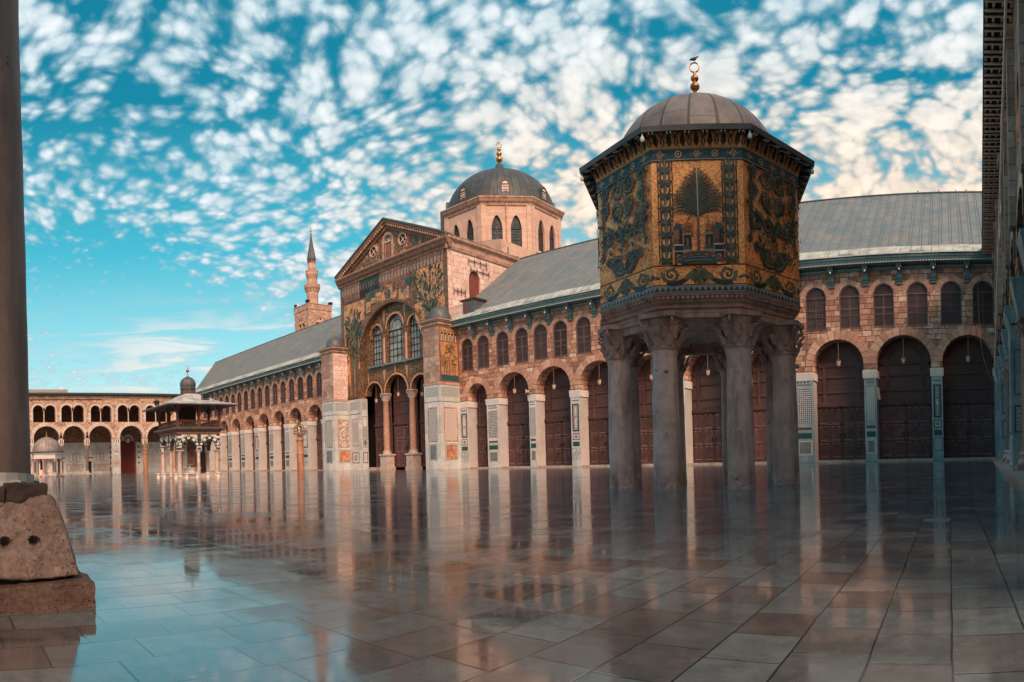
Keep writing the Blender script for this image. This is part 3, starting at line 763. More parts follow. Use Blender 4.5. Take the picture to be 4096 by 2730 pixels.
# ================================================================ prayer hall wings
FY = 50.0
FA = lambda u, d, z: (u, FY+d, z)
bk_mb = bracket_mesh(); bulb_mb = MB(); bulb_mb.lathe([(0, -.62), (.07, -.56), (.075, -.5), (.04, -.44), (.03, -.4)], 0, -.78, 8, 'bulb_white')
def pier_inlay(D, u0, u1, st, zt=7.2):
    w = u1-u0; k = .12*w; a, b = u0+k, u1-k
    D.rect(u0, u1, .02, 6.5, 'marble_clad' if (u0+u1)/2 < -12 else 'marble_teal')
    if w < .5: return
    for q in range(7):                                  # striped impost
        x0 = u0+w*q/7; x1 = u0+w*(q+1)/7
        D.poly([(x0, zt-.62), (x1, zt-.62), (x1+(x1-(u0+u1)/2)*.12, zt-.05), (x0+(x0-(u0+u1)/2)*.12, zt-.05)], 'stone_red' if q % 2 else 'stone_white')
    D.rect(a, b, zt-.98, zt-.9, 'stone_red')
    if st % 3 == 0:
        D.box(a, b, 3.35, zt-1.25, .16, 'stone_black'); D.box(a+.2, b-.2, 3.6, zt-1.5, .05, 'stone_red')
        D.dia(((a+b)/2, (3.6+zt-1.5)/2), (b-a)*.2, .5, 'inlay_rust')
        D.box(a, b, 2.55, 3.2, .08, 'stone_red'); D.dia(((a+b)/2, 2.87), (b-a)*.28, .18, 'stone_grey')
    else:
        for q in range(4): D.rect(a+(b-a)*q/4, a+(b-a)*(q+.5)/4, zt-.8, zt-.66, 'stone_black')
        D.rect(a, b, 3.2, zt-1.3, 'checker_inlay' if st % 3 == 1 else 'inlay_grey')
        D.box(a-.02, b+.02, 3.17, zt-1.27, .03, 'stone_red'); D.rect(a, b, 2.65, 2.85, 'stone_red')
    D.rect(a, b, 1.95, 2.4, 'stone_green')
    D.rect(u0+.02, u1-.02, .05, .06, 'stone_grey')
    if st % 3 == 0:
        D.box(a-.04, b+.04, .75, 1.8, .04, 'stone_black'); D.dia(((a+b)/2, 1.27), (b-a)*.48, .5, 'inlay_grey')
    else:
        D.box(a-.04, b+.04, .62, 1.8, .12, 'inlay_brown'); D.rect(a+.1, b-.1, .76, 1.66, 'stone_grey')

def wing(name, label, x0, x1, bays, wins, brks, ridge, seed, place):
    t = thing(name, ((x0+x1)/2, FY, 0), label, 'building'); ox = (x0+x1)/2
    ops = [dict(c=c, w=w, z=0, s=7.72, r=w*1.0, mr='wall_stone') for c, w in bays]
    ops += [dict(c=c, w=.82, z=10.6, s=13.12, r=.86) for c in wins]
    mb = MB(); wall_open(mb, FA, x0, x1, 7.2, 15.6, ops, 1.45, 'wall_stone', 'wall_stone')
    mb.make('wall', t)
    for k, (c, w) in enumerate(bays):
        r = MB(); ring(r, FA, c, w, 7.72, w, .66, 15 if w > 1.5 else 11, 'voussoir', d0=-.03-.012*(k % 2)); r.make('arch', t)
    for k, c in enumerate(wins):
        r = MB(); ring(r, FA, c, .86, 13.12, .9, .38, 9, 'voussoir', d0=-.018-.008*(k % 2)); r.make('window_arch', t)
    # piers
    ed = [x0] + [e for c, w in bays for e in (c-w, c+w)] + [x1]
    for k in range(0, len(ed), 2):
        a, b = ed[k], ed[k+1]
        if b-a < .12: continue
        p = MB(); fbox(p, FA, a, b, -.03, 1.42, 0, 6.6, 'marble_clad' if (a+b)/2 < -12 else 'marble_teal')
        sd = 'plaster_white' if (a+b)/2 < -10 else 'marble_teal'
        for e, s in ((a, -1), (b, 1)):
            p.quad(FA(e+s*.004, .0, .0), FA(e+s*.004, 1.42, .0), FA(e+s*.004, 1.42, 6.6), FA(e+s*.004, 0, 6.6), sd)
        mould(p, FA, a-.09, b+.09, [(0, 6.6), (-.05, 6.6), (-.14, 7.15), (-.14, 7.22), (1.4, 7.22), (1.4, 6.6)], 'stone_white')
        po = p.make('pier', t)
        if b-a > .5:
            q = MB(); D = Draw(q, FA, base=-.036); 
            DI = Draw(q, lambda u, d, z: FA(u, d-(max(0, z-6.55)*.16 if z > 6.55 else 0), z), base=-.04)
            pier_inlay(DI, a+.02, b-.02, k//2+seed); q.make('inlay_panel', po)
        mbs = MB(); fbox(mbs, FA, b, min(x1, ed[k+2] if k+2 < len(ed) else x1), .0, 1.6, -.02, .17, 'step_stone')
        if k+2 < len(ed): mbs.make('threshold', t)
    # doors
    for c, w in bays:
        d = dup(DOOR, t, (c-ox, 1.38, 0)) if w > 1.5 else dup(DOOR_N, t, (c-ox, 1.38, 0))
    for c in wins: dup(WIN, t, (c-ox, .22, 0))
    for c in brks: dup(BRK, t, (c-ox, 0, 15.35))
    # eave
    e = MB(); mould(e, FA, x0, x1, [(0, 14.98), (-.12, 14.98), (-.16, 15.15), (-.1, 15.3), (-1.0, 15.3), (-1.05, 15.32), (-1.15, 15.55), (-1.2, 15.9), (-1.1, 16.0), (0, 16.0)], 'blue_paint')
    for zz, dd in ((15.3, -1.09), (15.12, -.17)):
        n = int((x1-x0)/.22)
        for i in range(n):
            xx = x0+(x1-x0)*i/n; fbox(e, FA, xx, xx+.13, dd-.03, dd+.02, zz, zz+.07, 'rope_white')
    for zz in (15.62, 15.8): fbox(e, FA, x0, x1, -1.205, -1.15, zz, zz+.03, 'blue_dark')
    e.make('eave', t)
    r = MB(); (rx0, rx1), back = ridge
    r.add([(x0, 48.78, 15.98), (x1, 48.78, 15.98), (rx1, 61.4, 25.35), (rx0, 61.4, 25.35)], [(0, 1, 2, 3)], 'lead_roof')
    r.add([(rx0, 61.4, 25.35), (rx1, 61.4, 25.35), (rx1, 74.5, 15.9), (rx0, 74.5, 15.9)], [(0, 1, 2, 3)], 'lead_roof')
    r.tube([(rx0, 61.4, 25.37), (rx1, 61.4, 25.37)], .12, 6, 'lead_dome')
    xx = min(x0, rx0)+.4; rs = random.Random(seed+3)
    while xx < max(x1, rx1):                            # standing seams
        ta = 0.0 if x0 <= xx <= x1 else ((xx-x0)/(rx0-x0) if xx < x0 else (xx-x1)/(rx1-x1))
        ya, za = 48.78+12.62*ta, 15.98+9.37*ta
        if ta < .97:
            P = [(xx+rs.uniform(-.03, .03), ya+(61.4-ya)*q, za+(25.35-za)*q+.03) for q in (0, .35, .7, 1)]
            r.tube(P, .032, 4, 'lead_roof')
        xx += .8
    if rx0 < x0-1: r.add([(x0, 48.78, 15.98), (rx0, 61.4, 25.35), (rx0, 61.4, 15.9), (x0, 49.5, 15.7)], [(0, 1, 2, 3)], 'lead_roof')
    r.make('roof', t)
    f = MB(); n = int((x1-x0)/1.1)
    for i in range(n):
        a, b = x0+(x1-x0)*i/n, x0+(x1-x0)*(i+1)/n; j = .03*sin(i*5.1)
        f.add([(a, 48.74+j, 15.96), (b, 48.74+j, 15.96), (b, 49.62+j*2, 16.68), (a, 49.62+j*2, 16.68), (a, 48.72+j, 15.86), (b, 48.72+j, 15.86)], [(0, 1, 2, 3), (4, 5, 1, 0)], 'roof_fringe')
    f.make('roof_edge', t)
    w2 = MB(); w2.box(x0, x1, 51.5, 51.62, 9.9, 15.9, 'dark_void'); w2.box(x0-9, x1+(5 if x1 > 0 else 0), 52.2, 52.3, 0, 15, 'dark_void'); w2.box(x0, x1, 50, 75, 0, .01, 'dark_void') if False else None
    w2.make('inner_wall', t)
    return t
class _P: pass
# prototypes of repeated parts (parented when first used)
def proto_door(W, sp):
    e = bpy.data.objects.new('proto', None); ORG[e.name] = (0, 0, 0)
    return big_door(e, W, 4.55, 7.72, sp)
DOOR = proto_door(2.12, 2.2); DOOR_N = proto_door(1.42, 1.45)
_pe = bpy.data.objects.new('proto', None); ORG[_pe.name] = (0, 0, 0)
WIN = window_arched('window', _pe, .82, 10.6, 13.12, .86, (0, 0, 0), lambda u, d, z: (u, d-.1, z))
BRK = bk_mb.make('bracket', _pe, local=True); bulb_mb.make('bulb', BRK, local=True)

westb = [(-45.55, 1.35), (-40.6, 1.98), (-35.7, 2.05), (-30.55, 2.05), (-25.2, 2.05), (-19.85, 2.05), (-14.35, 2.05), (-8.72, 2.05), (-3.53, 2.17), (1.55, 2.05)]
westw = [-46.85, -44.55, -41.9, -39.4, -37.05, -34.7, -32.05, -29.4, -26.7, -24.0, -21.3, -18.6, -15.9, -13.15, -10.43, -7.7, -5.0, -2.35, .3, 2.8]
mids = lambda L: [(a+b)/2 for a, b in zip(L, L[1:])]
WW = wing('prayer_hall_wing', 'long stone hall wing with lead roof and arched wooden doors, right of the mosaic front', -48.1, 3.9, westb, westw, mids(westw)+[3.75], ((-48.7, 12), 0), 0, 'w')
eastb = [(-118.0, 1.7), (-113.0, 1.7), (-107.9, 1.75), (-102.7, 1.75), (-97.4, 1.75), (-92.3, 1.78), (-87.3, 1.78), (-82.25, 1.78), (-76.85, 1.8), (-72.4, 1.3)]
eastw = [-78.05 - 2.57*k for k in range(16)]; eastw = [-75.5, -73.0] + eastw; eastw.sort()
EW = wing('prayer_hall_wing', 'far stone hall wing with slanted roof end, left of the mosaic front', -119.6, -69.0, eastb, eastw, mids(eastw), ((-136.6, -69.0), 0), 1, 'e')

# ================================================================ transept
TO = (-58.7, 49.3, 0)
T = thing('transept', TO, 'tall gabled front covered in gold and green mosaic, a lead dome behind it', 'building')
FT = lambda u, d, z: (u, 49.3+d, z)
XL, XR, XC = -68.8, -48.75, -58.7
mb = MB(); op = dict(c=-58.7, w=6.15, z=0, s=13.9, r=6.35)
wall_open(mb, FT, XL, XR, 9.15, 24.3, [op], 1.0, 'facade_mosaic', 'facade_mosaic')
mb.make('mosaic_wall', T)
for (e0, e1, a, b) in ((XL, -64.85, -67.4, -65.1), (-52.55, XR, -52.2, -51.2)):
    mb = MB(); fbox(mb, FT, e0, e1, 0, 1.0, 0, 9.15, 'marble_clad'); dado = mb.make('marble_dado', T)
    q = MB(); D = Draw(q, FT, base=-.006); D.rect(a-.05, b+.05, .3, 9.0, 'marble_clad')
    D.rect(a+.1, b-.1, 7.75, 8.85, 'inlay_grey'); D.rect(a, b, 7.2, 7.3, 'stone_black')
    D.rect(a+.6, b-.5, 3.2, 6.6, 'inlay_brown'); D.rect(a+.75, b-.65, 3.6, 6.2, 'inlay_grey'); D.box(a+.55, b-.45, 3.15, 6.65, .06, 'stone_red')
    D.box(a+.4, b-.4, .9, 2.3, .1, 'stone_black'); D.dia(((a+b)/2, 1.6), .55, .55, 'inlay_rust'); q.make('inlay_panel', dado)
FJ = lambda u, d, z: (-64.85-d, 49.3+u, z)
q = MB(); D2 = Draw(q, FJ, base=-.006); D2.rect(.05, .95, .3, 9.0, 'marble_clad')
D2.rect(.15, .85, 7.75, 8.85, 'inlay_grey'); D2.box(.15, .85, 2.9, 6.9, .05, 'stone_black'); D2.dia((.5, 6.2), .3, .55, 'stone_white'); D2.rect(.2, .8, 4.2, 5.6, 'inlay_grey'); D2.dia((.5, 3.5), .3, .55, 'stone_grey'); D2.box(.12, .88, .9, 2.3, .1, 'stone_black')
q.make('inlay_panel', dado)
# big mosaic picture on the wall
q = MB(); D = Draw(q, FT, base=-.008); R = random.Random(4)
for i in range(26):                                     # gold grounds that survive around the pictures
    pass
def blob(cx, cz, rx, rz, m, k=9, ir=.25):
    D.poly([(cx+rx*cos(2*pi*i/k)*(1+R.uniform(-ir, ir)), cz+rz*sin(2*pi*i/k)*(1+R.uniform(-ir, ir))) for i in range(k)], m)
D.rect(-68.1, -63.6, 19.0, 21.6, 'facade_gold'); D.rect(-68.1, -67.0, 11, 19, 'facade_gold'); D.rect(-65.2, -64.9, 13, 17.5, 'facade_gold')
D.rect(-53.7, -49.5, 19.0, 22.9, 'facade_gold'); D.rect(-50.5, -49.3, 13, 19, 'facade_gold'); D.poly([(-54.2, 19), (-52.0, 19), (-51.8, 14.5), (-53.0, 15.2), (-54.2, 17.5)], 'facade_gold')
D.poly([(-61.2, 20.6), (-57.4, 20.6), (-57.2, 23.3), (-61.4, 23.1)], 'facade_gold'); D.rect(-56.9, -55.2, 20.0, 22.4, 'facade_gold')
D.rect(-49.3, -48.9, 10, 23, 'tess_brown')
for i in range(14): D.dia((-49.1, 10.6+i*.9), .14, .3, 'tess_teal')
D.rect(-68.7, -68.25, 10, 21.5, 'tess_brown')
for i in range(13): D.dia((-68.5, 10.6+i*.85), .14, .3, 'tess_teal')
def big_tree(cx, z0, z1, w):
    for i in range(13):                                 # rising boughs
        t = (i-6)/6; top = (cx+w*t*.95, z0+(z1-z0)*(.95-.25*t*t))
        D.bez((cx+t*.25, z0), (cx+t*w*.35, (z0+z1)/2), top, .14, 'leaf_olive' if i % 2 else 'leaf_green', 9, .08)
    for i in range(230):
        t = R.uniform(-1, 1); h = R.uniform(.3, 1); ww = w*(.45+.6*h)
        x = cx+t*ww; z = z0+(z1-z0)*h*(1-.16*t*t)
        if h < .45 and abs(t) > .6: continue
        a = pi/2 - t*.7 + R.uniform(-.5, .5); L = R.uniform(.35, .75)
        D.bez((x, z), (x+.5*L*cos(a+.3), z+.5*L*sin(a+.3)), (x+L*cos(a), z+L*sin(a)), R.uniform(.12, .26), R.choice(['leaf_green', 'dark_green', 'dark_green', 'leaf_olive', 'ink_dark']), 4)
big_tree(-51.7, 14.2, 23.0, 2.1); big_tree(-66.0, 11.5, 20.7, 1.75)
for (cx, z0, h, w) in ((-52.9, 14.6, 2.6, .5), (-64.4, 13.4, 3.0, .5), (-60.5, 20.9, 2.0, .5), (-56.1, 20.2, 2.0, .5), (-54.6, 20.5, 2.3, .6), (-63.2, 19.0, 1.9, .5), (-67.3, 13.0, 4.0, .4), (-50.0, 12.5, 4.5, .5)):
    for i in range(26):
        t = R.uniform(-1, 1); hh = R.uniform(.2, 1); a = pi/2-t*.6; L = .4
        D.bez((cx+t*w*(1.1-hh*.7), z0+h*hh), (cx+t*w+.1, z0+h*hh+.2), (cx+t*w*(1.1-hh*.7)+L*cos(a), z0+h*hh+L*sin(a)), .16, R.choice(['dark_green', 'leaf_green', 'leaf_olive']), 3)
for i in range(34):                                     # little buildings
    x = R.uniform(-63.5, -54.6); z = R.uniform(20.3, 22.6) if abs(x+58.9) < 4.0 else R.uniform(18.6, 21.5)
    w, h = R.uniform(.5, 1.1), R.uniform(.6, 1.3)
    if (x+58.7)**2/49+(z-13.9)**2/46 < 1.0: continue
    c = R.choice(['tess_brown', 'tess_brown', 'facade_gold', 'tess_grey', 'leaf_olive', 'tess_teal'])
    D.rect(x, x+w, z, z+h, c); D.poly([(x-.1, z+h), (x+w+.1, z+h), (x+w/2, z+h+.35)], 'tess_teal' if i % 2 else 'tess_brown')
    for k in range(3): D.rect(x+w*(.15+.3*k), x+w*(.27+.3*k), z+.15, z+h*.6, 'ink_dark')
n = 34                                                  # painted colonnade under the cornice
for i in range(n):
    u = XL+.4+(XR-XL-.8)*i/n; w = (XR-XL-.8)/n
    dk = 6 < i < 14
    D.rect(u, u+w*.92, 21.9 if i < 9 else 22.3 if i < 24 else 22.9, 24.1, 'ink_dark' if dk else 'tess_brown')
    D.rect(u+w*.15, u+w*.45, 22.9, 23.6, 'tess_grey' if not dk else 'tess_brown'); D.rect(u+w*.6, u+w*.72, 22.7, 23.9, 'facade_gold' if not dk else 'tess_teal'); D.arc((u+w*.5, 23.55), w*.33, 0, pi, .08, 'tess_teal', 6, taper=False)
D.arc((-58.7, 13.9), 6.35, 0, pi, .28, 'tess_brown', 30, taper=False); 
for i in range(40):
    a = pi*(i+.5)/40; D.disc((-58.7+6.4*cos(a), 13.9+6.6*sin(a)), .1, 'leaf_olive' if i % 2 else 'facade_gold', 5)
for s in (-1, 1):                                       # tall frames beside the arch
    for i in range(5): D.rect(XC+s*(6.8+.45*i)-.06, XC+s*(6.8+.45*i)+.06, 9.6, 13.6-.3*i, 'facade_gold' if i % 2 else 'tess_teal')
    D.rect(XC+s*8.2-1.7, XC+s*8.2+1.7, 9.3, 9.6, 'tess_brown')
q.make('mosaic_picture', T)
# recessed screen with three windows over three arches
FS = lambda u, d, z: (u, 49.95+d, z)
lower = [dict(c=XC-4.3, w=1.5, z=0, s=9.45, r=1.6), dict(c=XC, w=2.05, z=0, s=9.45, r=2.05), dict(c=XC+4.3, w=1.5, z=0, s=9.45, r=1.6)]
upper = [dict(c=XC-3.55, w=1.05, z=13.1, s=17.0, r=1.1), dict(c=XC, w=1.5, z=13.1, s=17.35, r=1.5), dict(c=XC+3.55, w=1.05, z=13.1, s=17.0, r=1.1)]
mb = MB(); tf = lambda u: 13.9+6.3*sqrt(max(0, 1-((u-XC)/6.15)**2))
wall_open(mb, FS, XC-6.15, XC+6.15, 9.45, 0, lower+upper, .8, 'facade_mosaic', 'facade_mosaic', top=dict(f=tf, br=[XC-6.15*cos(pi*k/20) for k in range(21)]))
sc = mb.make('screen_wall', T)
q = MB(); D = Draw(q, FS, base=-.008)
for o in lower+upper:
    D.arc((o['c'], o['s']), o['w']+.16, 0, pi, .26, 'facade_gold', 16, taper=False); D.arc((o['c'], o['s']), o['w']+.36, 0, pi, .08, 'ink_dark', 16, taper=False)
for s in (-1, 1):
    for c, r in (((XC+s*1.95, 19.1), .75), ((XC+s*2.1, 11.9), .7), ((XC+s*5.3, 11.9), .5), ((XC+s*4.5, 18.9), .4)):
        for sgn in (-1, 1): D.scroll((c[0]+sgn*r*.8, c[1]), r*.75, pi/2-sgn*pi/2, sgn, .12, 'leaf_olive', 'facade_gold', 'leaf_green')
        D.poly([(c[0]-.3, c[1]+.6), (c[0]+.3, c[1]+.6), (c[0], c[1]-1.3)], 'facade_gold')
for i in range(11):
    a = pi*(i+.5)/11; D.poly([(XC+4.9*cos(a)-.25, 14.3+5.2*sin(a)), (XC+4.9*cos(a), 14.3+5.2*sin(a)+.6), (XC+4.9*cos(a)+.25, 14.3+5.2*sin(a))], 'leaf_olive')
D.rect(XC-5.9, XC+5.9, 12.35, 12.6, 'tess_brown'); D.rect(XC-.12, XC+.12, 11.6, 12.9, 'facade_gold'); D.rect(XC-.1, XC+.1, 12.6, 17.5, 'tess_brown') if False else None
q.make('ornament', sc)
mb = MB(); 
for a, b in ((XC-4.9, XC-2.2), (XC-1.9, XC+1.9), (XC+2.2, XC+4.9)): mould(mb, FS, a, b, [(0, 12.75), (-.45, 12.8), (-.45, 12.92), (.2, 13.15), (.2, 12.75)], 'blue_paint')
mb.make('window_sill', T)
for o in upper:
    wn = MB(); FW = lambda u, d, z: (u, 50.35+d, z); c, w = o['c'], o['w']
    us = [c-w*cos(pi*k/14) for k in range(15)]
    for a, b in zip(us, us[1:]): wn.quad(FW(a, .06, 13.1), FW(b, .06, 13.1), FW(b, .06, arch_top(o, b)), FW(a, .06, arch_top(o, a)), 'blue_glass')
    frame(wn, FW, c-w, c+w, 13.1, 17.0, .07, -.03, .05, 'dark_metal'); arcbar(wn, FW, c, w, o['s'], o['r'], .08, -.03, .05, 'dark_metal')
    arcbar(wn, FW, c, w*.62, o['s'], o['r']*.62, .04, -.02, .05, 'dark_metal')
    for k in (1, 2, 3): fbox(wn, FW, c-w+2*w*k/4-.02, c-w+2*w*k/4+.02, -.02, .05, 13.1, 17.0, 'dark_metal')
    for k in range(5): fbox(wn, FW, c-w, c+w, -.02, .05, 13.9+.78*k, 13.94+.78*k, 'dark_metal')
    wn.make('window', T)
for c in (XC-2.05, XC+2.05):
    p = MB(); p.lathe([(.27, 13.1), (.25, 16.3)], c, 50.1, 14, 'column_pink'); capital(p, c, 50.1, 16.3, .75, .27, 'cornice_brown'); p.make('colonnette', T, smooth=True)
for c in (XC-2.45, XC+2.45):
    p = MB(); cy = 50.35
    p.lathe([(.40, 2.35), (.41, 2.5), (.39, 5), (.35, 8.35), (.38, 8.4), (.38, 8.5)], c, cy, 20, 'column_pink'); sh = p.make('column', T, smooth=True)
    b = MB(); b.box(c-.62, c+.62, cy-.62, cy+.62, .35, 1.75, 'base_pale'); b.box(c-.72, c+.72, cy-.72, cy+.72, 0, .35, 'base_pale'); b.box(c-.74, c+.74, cy-.74, cy+.74, 1.75, 1.95, 'base_pale')
    attic_base(b, c, cy, 1.95, .42, .42, 'base_pale'); b.make('pedestal', sh, smooth=False)
    k = MB(); capital(k, c, cy, 8.5, .95, .38, 'column_pale'); k.make('capital', sh)
# doors behind the arches
mb = MB(); FD = lambda u, d, z: (u, 51.6+d, z)
for o, nm in zip(lower, (1, 2, 3)):
    pass
for o in lower:
    d = dup(DOOR if o['w'] > 1.9 else DOOR_N, T, (o['c']-TO[0], 51.35-TO[1], 0), sc=(1.02 if o['w'] > 1.9 else 1.14, 1, 1.225))
for s in (-1, 1):
    mb = MB(); x = XC+s*6.0; mb.box(min(x, x-s*.9), max(x, x-s*.9), 49.98, 51.3, 0, .32, 'step_stone'); mb.make('step', T)
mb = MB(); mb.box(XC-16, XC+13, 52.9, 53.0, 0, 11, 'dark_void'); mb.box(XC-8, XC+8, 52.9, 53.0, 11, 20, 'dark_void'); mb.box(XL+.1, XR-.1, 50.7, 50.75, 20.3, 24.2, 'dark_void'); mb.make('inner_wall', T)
# cornice and gable
mb = MB(); cp = [(0, 24.1), (-.12, 24.15), (-.18, 24.4), (-.35, 24.55), (-.5, 24.9), (-.62, 25.0), (-.62, 25.2), (.3, 25.3), (.3, 24.1)]
mould(mb, FT, XL-.3, XR+.45, cp, 'cornice_brown'); fbox(mb, FT, XL-.32, XR+.47, -.66, -.5, 25.14, 25.24, 'moulding')
cor = mb.make('cornice', T)
gt = lambda u: 25.2+(29.65-25.2)*(1-abs(u-XC)/(XR-XC))
mb = MB(); gops = [dict(c=XC, w=.72, z=25.35, s=27.55, r=.75), dict(c=XC-2.75, w=.6, z=26.5, s=27.0, r=.6), dict(c=XC+2.75, w=.6, z=26.5, s=27.0, r=.6)]
for o in gops[1:]: o['z'] = 26.42; 
wall_open(mb, FT, XL, XR, 25.2, 0, [gops[0]], .5, 'facade_mosaic', 'moulding', top=dict(f=gt, br=[XC]))
gb = mb.make('gable_wall', T)
for s in (-1, 1):
    q = MB(); D = Draw(q, FT, base=-.01); D.poly([(XC+s*1.1, 25.4), (XC+s*8.4, 25.4), (XC+s*1.1, 28.9)], 'facade_mosaic')
    c = (XC+s*2.75, 27.0)
    D.disc(c, 1.0, 'facade_gold', 20); D.disc(c, .86, 'tess_brown', 20)
    for i in range(70):
        u = R.uniform(1.2, 8.0); z = 25.4+R.uniform(0, max(.1, (gt(XC+u)-25.2)*.72)); 
        if hypot(u-2.75, z-27) < 1.1: continue
        a = R.uniform(0, pi); D.bez((XC+s*u, z), (XC+s*u+.2*cos(a), z+.2*sin(a)+.1), (XC+s*u+.45*cos(a), z+.45*sin(a)), .18, R.choice(['leaf_olive', 'facade_gold', 'dark_green', 'leaf_green', 'tess_grey']), 3)
    q.make('ornament', gb)
for s in (-1, 1):
    o = MB(); c = XC+s*2.75; arcpts = [(c+.66*cos(2*pi*k/20), 49.22, 27+.66*sin(2*pi*k/20)) for k in range(21)]
    o.tube(arcpts, .13, 6, 'moulding'); D = Draw(o, FT, base=-.03); D.disc((c, 27), .6, 'dark_void', 18)
    for k in range(4): D.rib([(c, 27), (c+.6*cos(k*pi/2+.6), 27+.6*sin(k*pi/2+.6))], .09, 'stone_white', taper=False)
    D.disc((c, 27), .13, 'stone_white', 8); o.make('round_window', T)
o = MB(); arcbar(o, FT, XC, 1.0, 27.55, 1.05, .28, -.12, .1, 'moulding'); fbox(o, FT, XC-1.0, XC-.72, -.12, .1, 25.3, 27.55, 'moulding'); fbox(o, FT, XC+.72, XC+1.0, -.12, .1, 25.3, 27.55, 'moulding')
fbox(o, FT, XC-.72, XC+.72, .2, .25, 25.3, 27.6, 'cornice_brown'); us = [XC-.72*cos(pi*k/10) for k in range(11)]
for a, b in zip(us, us[1:]): o.quad(FT(a, .22, 27.55), FT(b, .22, 27.55), FT(b, .22, arch_top(gops[0], b)), FT(a, .22, arch_top(gops[0], a)), 'blue_glass')
for k in (1, 2, 3): D = Draw(o, FT, base=.15); D.rib([(XC, 27.6), (XC+.7*cos(k*pi/4), 27.6+.7*sin(k*pi/4))], .07, 'stone_white', taper=False)
fbox(o, FT, XC-.72, XC+.72, .1, .24, 27.5, 27.62, 'stone_white'); o.make('gable_window', T)
mb = MB()                                               # raking cornice
for s in (-1, 1):
    P = [(XC+s*(XR-XC+.4)*(1-t), 25.25+(29.85-25.25)*t) for t in (0, 1)]
    (ua, za), (ub, zb) = P
    for (o0, o1, d0, m) in ((-.1, .22, -.62, 'cornice_brown'), (-.42, -.1, -.42, 'cornice_brown'), (-.8, -.42, -.2, 'cornice_brown'), (.22, .42, -.75, 'lead_dome')):
        vs = [FT(u, d, z+o) for d in (d0, .4) for (u, z, o) in ((ua, za, o0), (ub, zb, o0), (ub, zb, o1), (ua, za, o1))]
        mb.add(vs, [(0,1,2,3), (7,6,5,4), (0,1,5,4), (3,2,6,7), (0,3,7,4), (1,2,6,5)], m)
    for i in range(26):
        t = (i+.5)/27; u = ua+(ub-ua)*t; z = za+(zb-za)*t-.3; fbox(mb, FT, u-.1, u+.1, -.58, -.4, z-.12, z+.14, 'moulding')
mb.make('raking_cornice', T)
# west side wall of the transept, and its twin
FSd = lambda u, d, z: (XR-d, u, z)
mb = MB(); wall_open(mb, FSd, 49.3, 70, 9.0, 24.9, [dict(c=53.6, w=.95, z=16.5, s=21.3, r=1.1)], .25, 'pale_block', 'pale_block')
mb.make('side_wall', T); mb = MB(); mb.quad((XL, 49.3, 9), (XL, 70, 9), (XL, 70, 24.9), (XL, 49.3, 24.9), 'pale_block'); mb.make('side_wall', T)
mb = MB(); mb.quad((XR-.2, 52.6, 16.5), (XR-.2, 54.6, 16.5), (XR-.2, 54.6, 22.5), (XR-.2, 52.6, 22.5), 'rust_board'); mb.make('boarded_window', T)
mb = MB(); mould(mb, FSd, 49.0, 70, [(0, 24.0), (-.15, 24.05), (-.25, 24.4), (-.2, 24.45), (-.2, 24.9), (-.55, 25.1), (-.6, 25.35), (0, 25.4)], 'moulding')
for i in range(60): fbox(mb, FSd, 49.2+.35*i, 49.42+.35*i, -.5-.1*sin(i*3.3), -.1, 25.32, 25.5+.06*sin(i*7.1), 'cornice_brown')
mb.make('side_cornice', T)
for (y0, z0, y1) in ((50.1, 19.6, 51.9), (52.6, 23.4, 55.6), (52.9, 22.4, 56.0)):
    mb = MB()
    mb.tube([(XR+.12, y0, z0), (XR+.12, y1, z0)], .045, 5, 'iron')
    for k in range(4): mb.tube([(XR+.12, y0+(y1-y0)*k/3, z0+.35), (XR+.12, y0+(y1-y0)*k/3, z0-.5)], .035, 5, 'iron')
    mb.make('iron_bar', T)
pass
mb = MB(); rz = 30.0
for s in (-1, 1):
    xe = XC+s*(XR-XC+.55)
    mb.add([(XC, 48.75, rz), (XC, 70, rz), (xe, 70, 25.42), (xe, 48.9, 25.42)], [(0, 1, 2, 3)], 'roof_tar')
mb.tube([(XC, 48.7, rz+.05), (XC, 70, rz+.05)], .22, 6, 'roof_tar'); mb.make('roof', T)
mb = MB(); mb.box(-46.6, -45.0, 49.3, 51.0, 15.9, 17.8, 'lead_dome'); mb.box(-46.95, -44.85, 49.2, 51.2, 17.8, 17.98, 'wood_dark'); mb.box(-48.7, -46.6, 49.35, 51, 15.8, 17.6, 'pale_block'); mb.box(-46.55, -45.9, 49.24, 49.3, 16.2, 17.7, 'door_wood')
mb.make('roof_hatch', T)
# dome
DX, DY = -59.3, 71.2
def octp(R, cx, cy, a0): return [(cx+R*cos(a0+pi/8+k*pi/4), cy+R*sin(a0+pi/8+k*pi/4)) for k in range(8)]
def octring(mb, cx, cy, a0, prof, m):
    mb.rings([[(x, y, z) for x, y in octp(R, cx, cy, a0)] for R, z in prof], m, cap=True)
RD = 8.75; AP = RD*cos(pi/8)
dr = MB(); SL = 2*RD*sin(pi/8)
for k in range(8):
    a = k*pi/4; nx, ny = cos(a), sin(a)
    F = (lambda nx, ny: lambda u, d, z: (DX+nx*(AP-d)-ny*u, DY+ny*(AP-d)+nx*u, z))(nx, ny)
    wall_open(dr, F, -SL/2, SL/2, 24, 34.9, [dict(c=-1.28, w=.72, z=29.0, s=31.6, r=1.75, pt=1), dict(c=1.28, w=.72, z=29.0, s=31.6, r=1.75, pt=1)], .35, 'drum_stone', 'drum_stone')
drum = dr.make('drum', T)
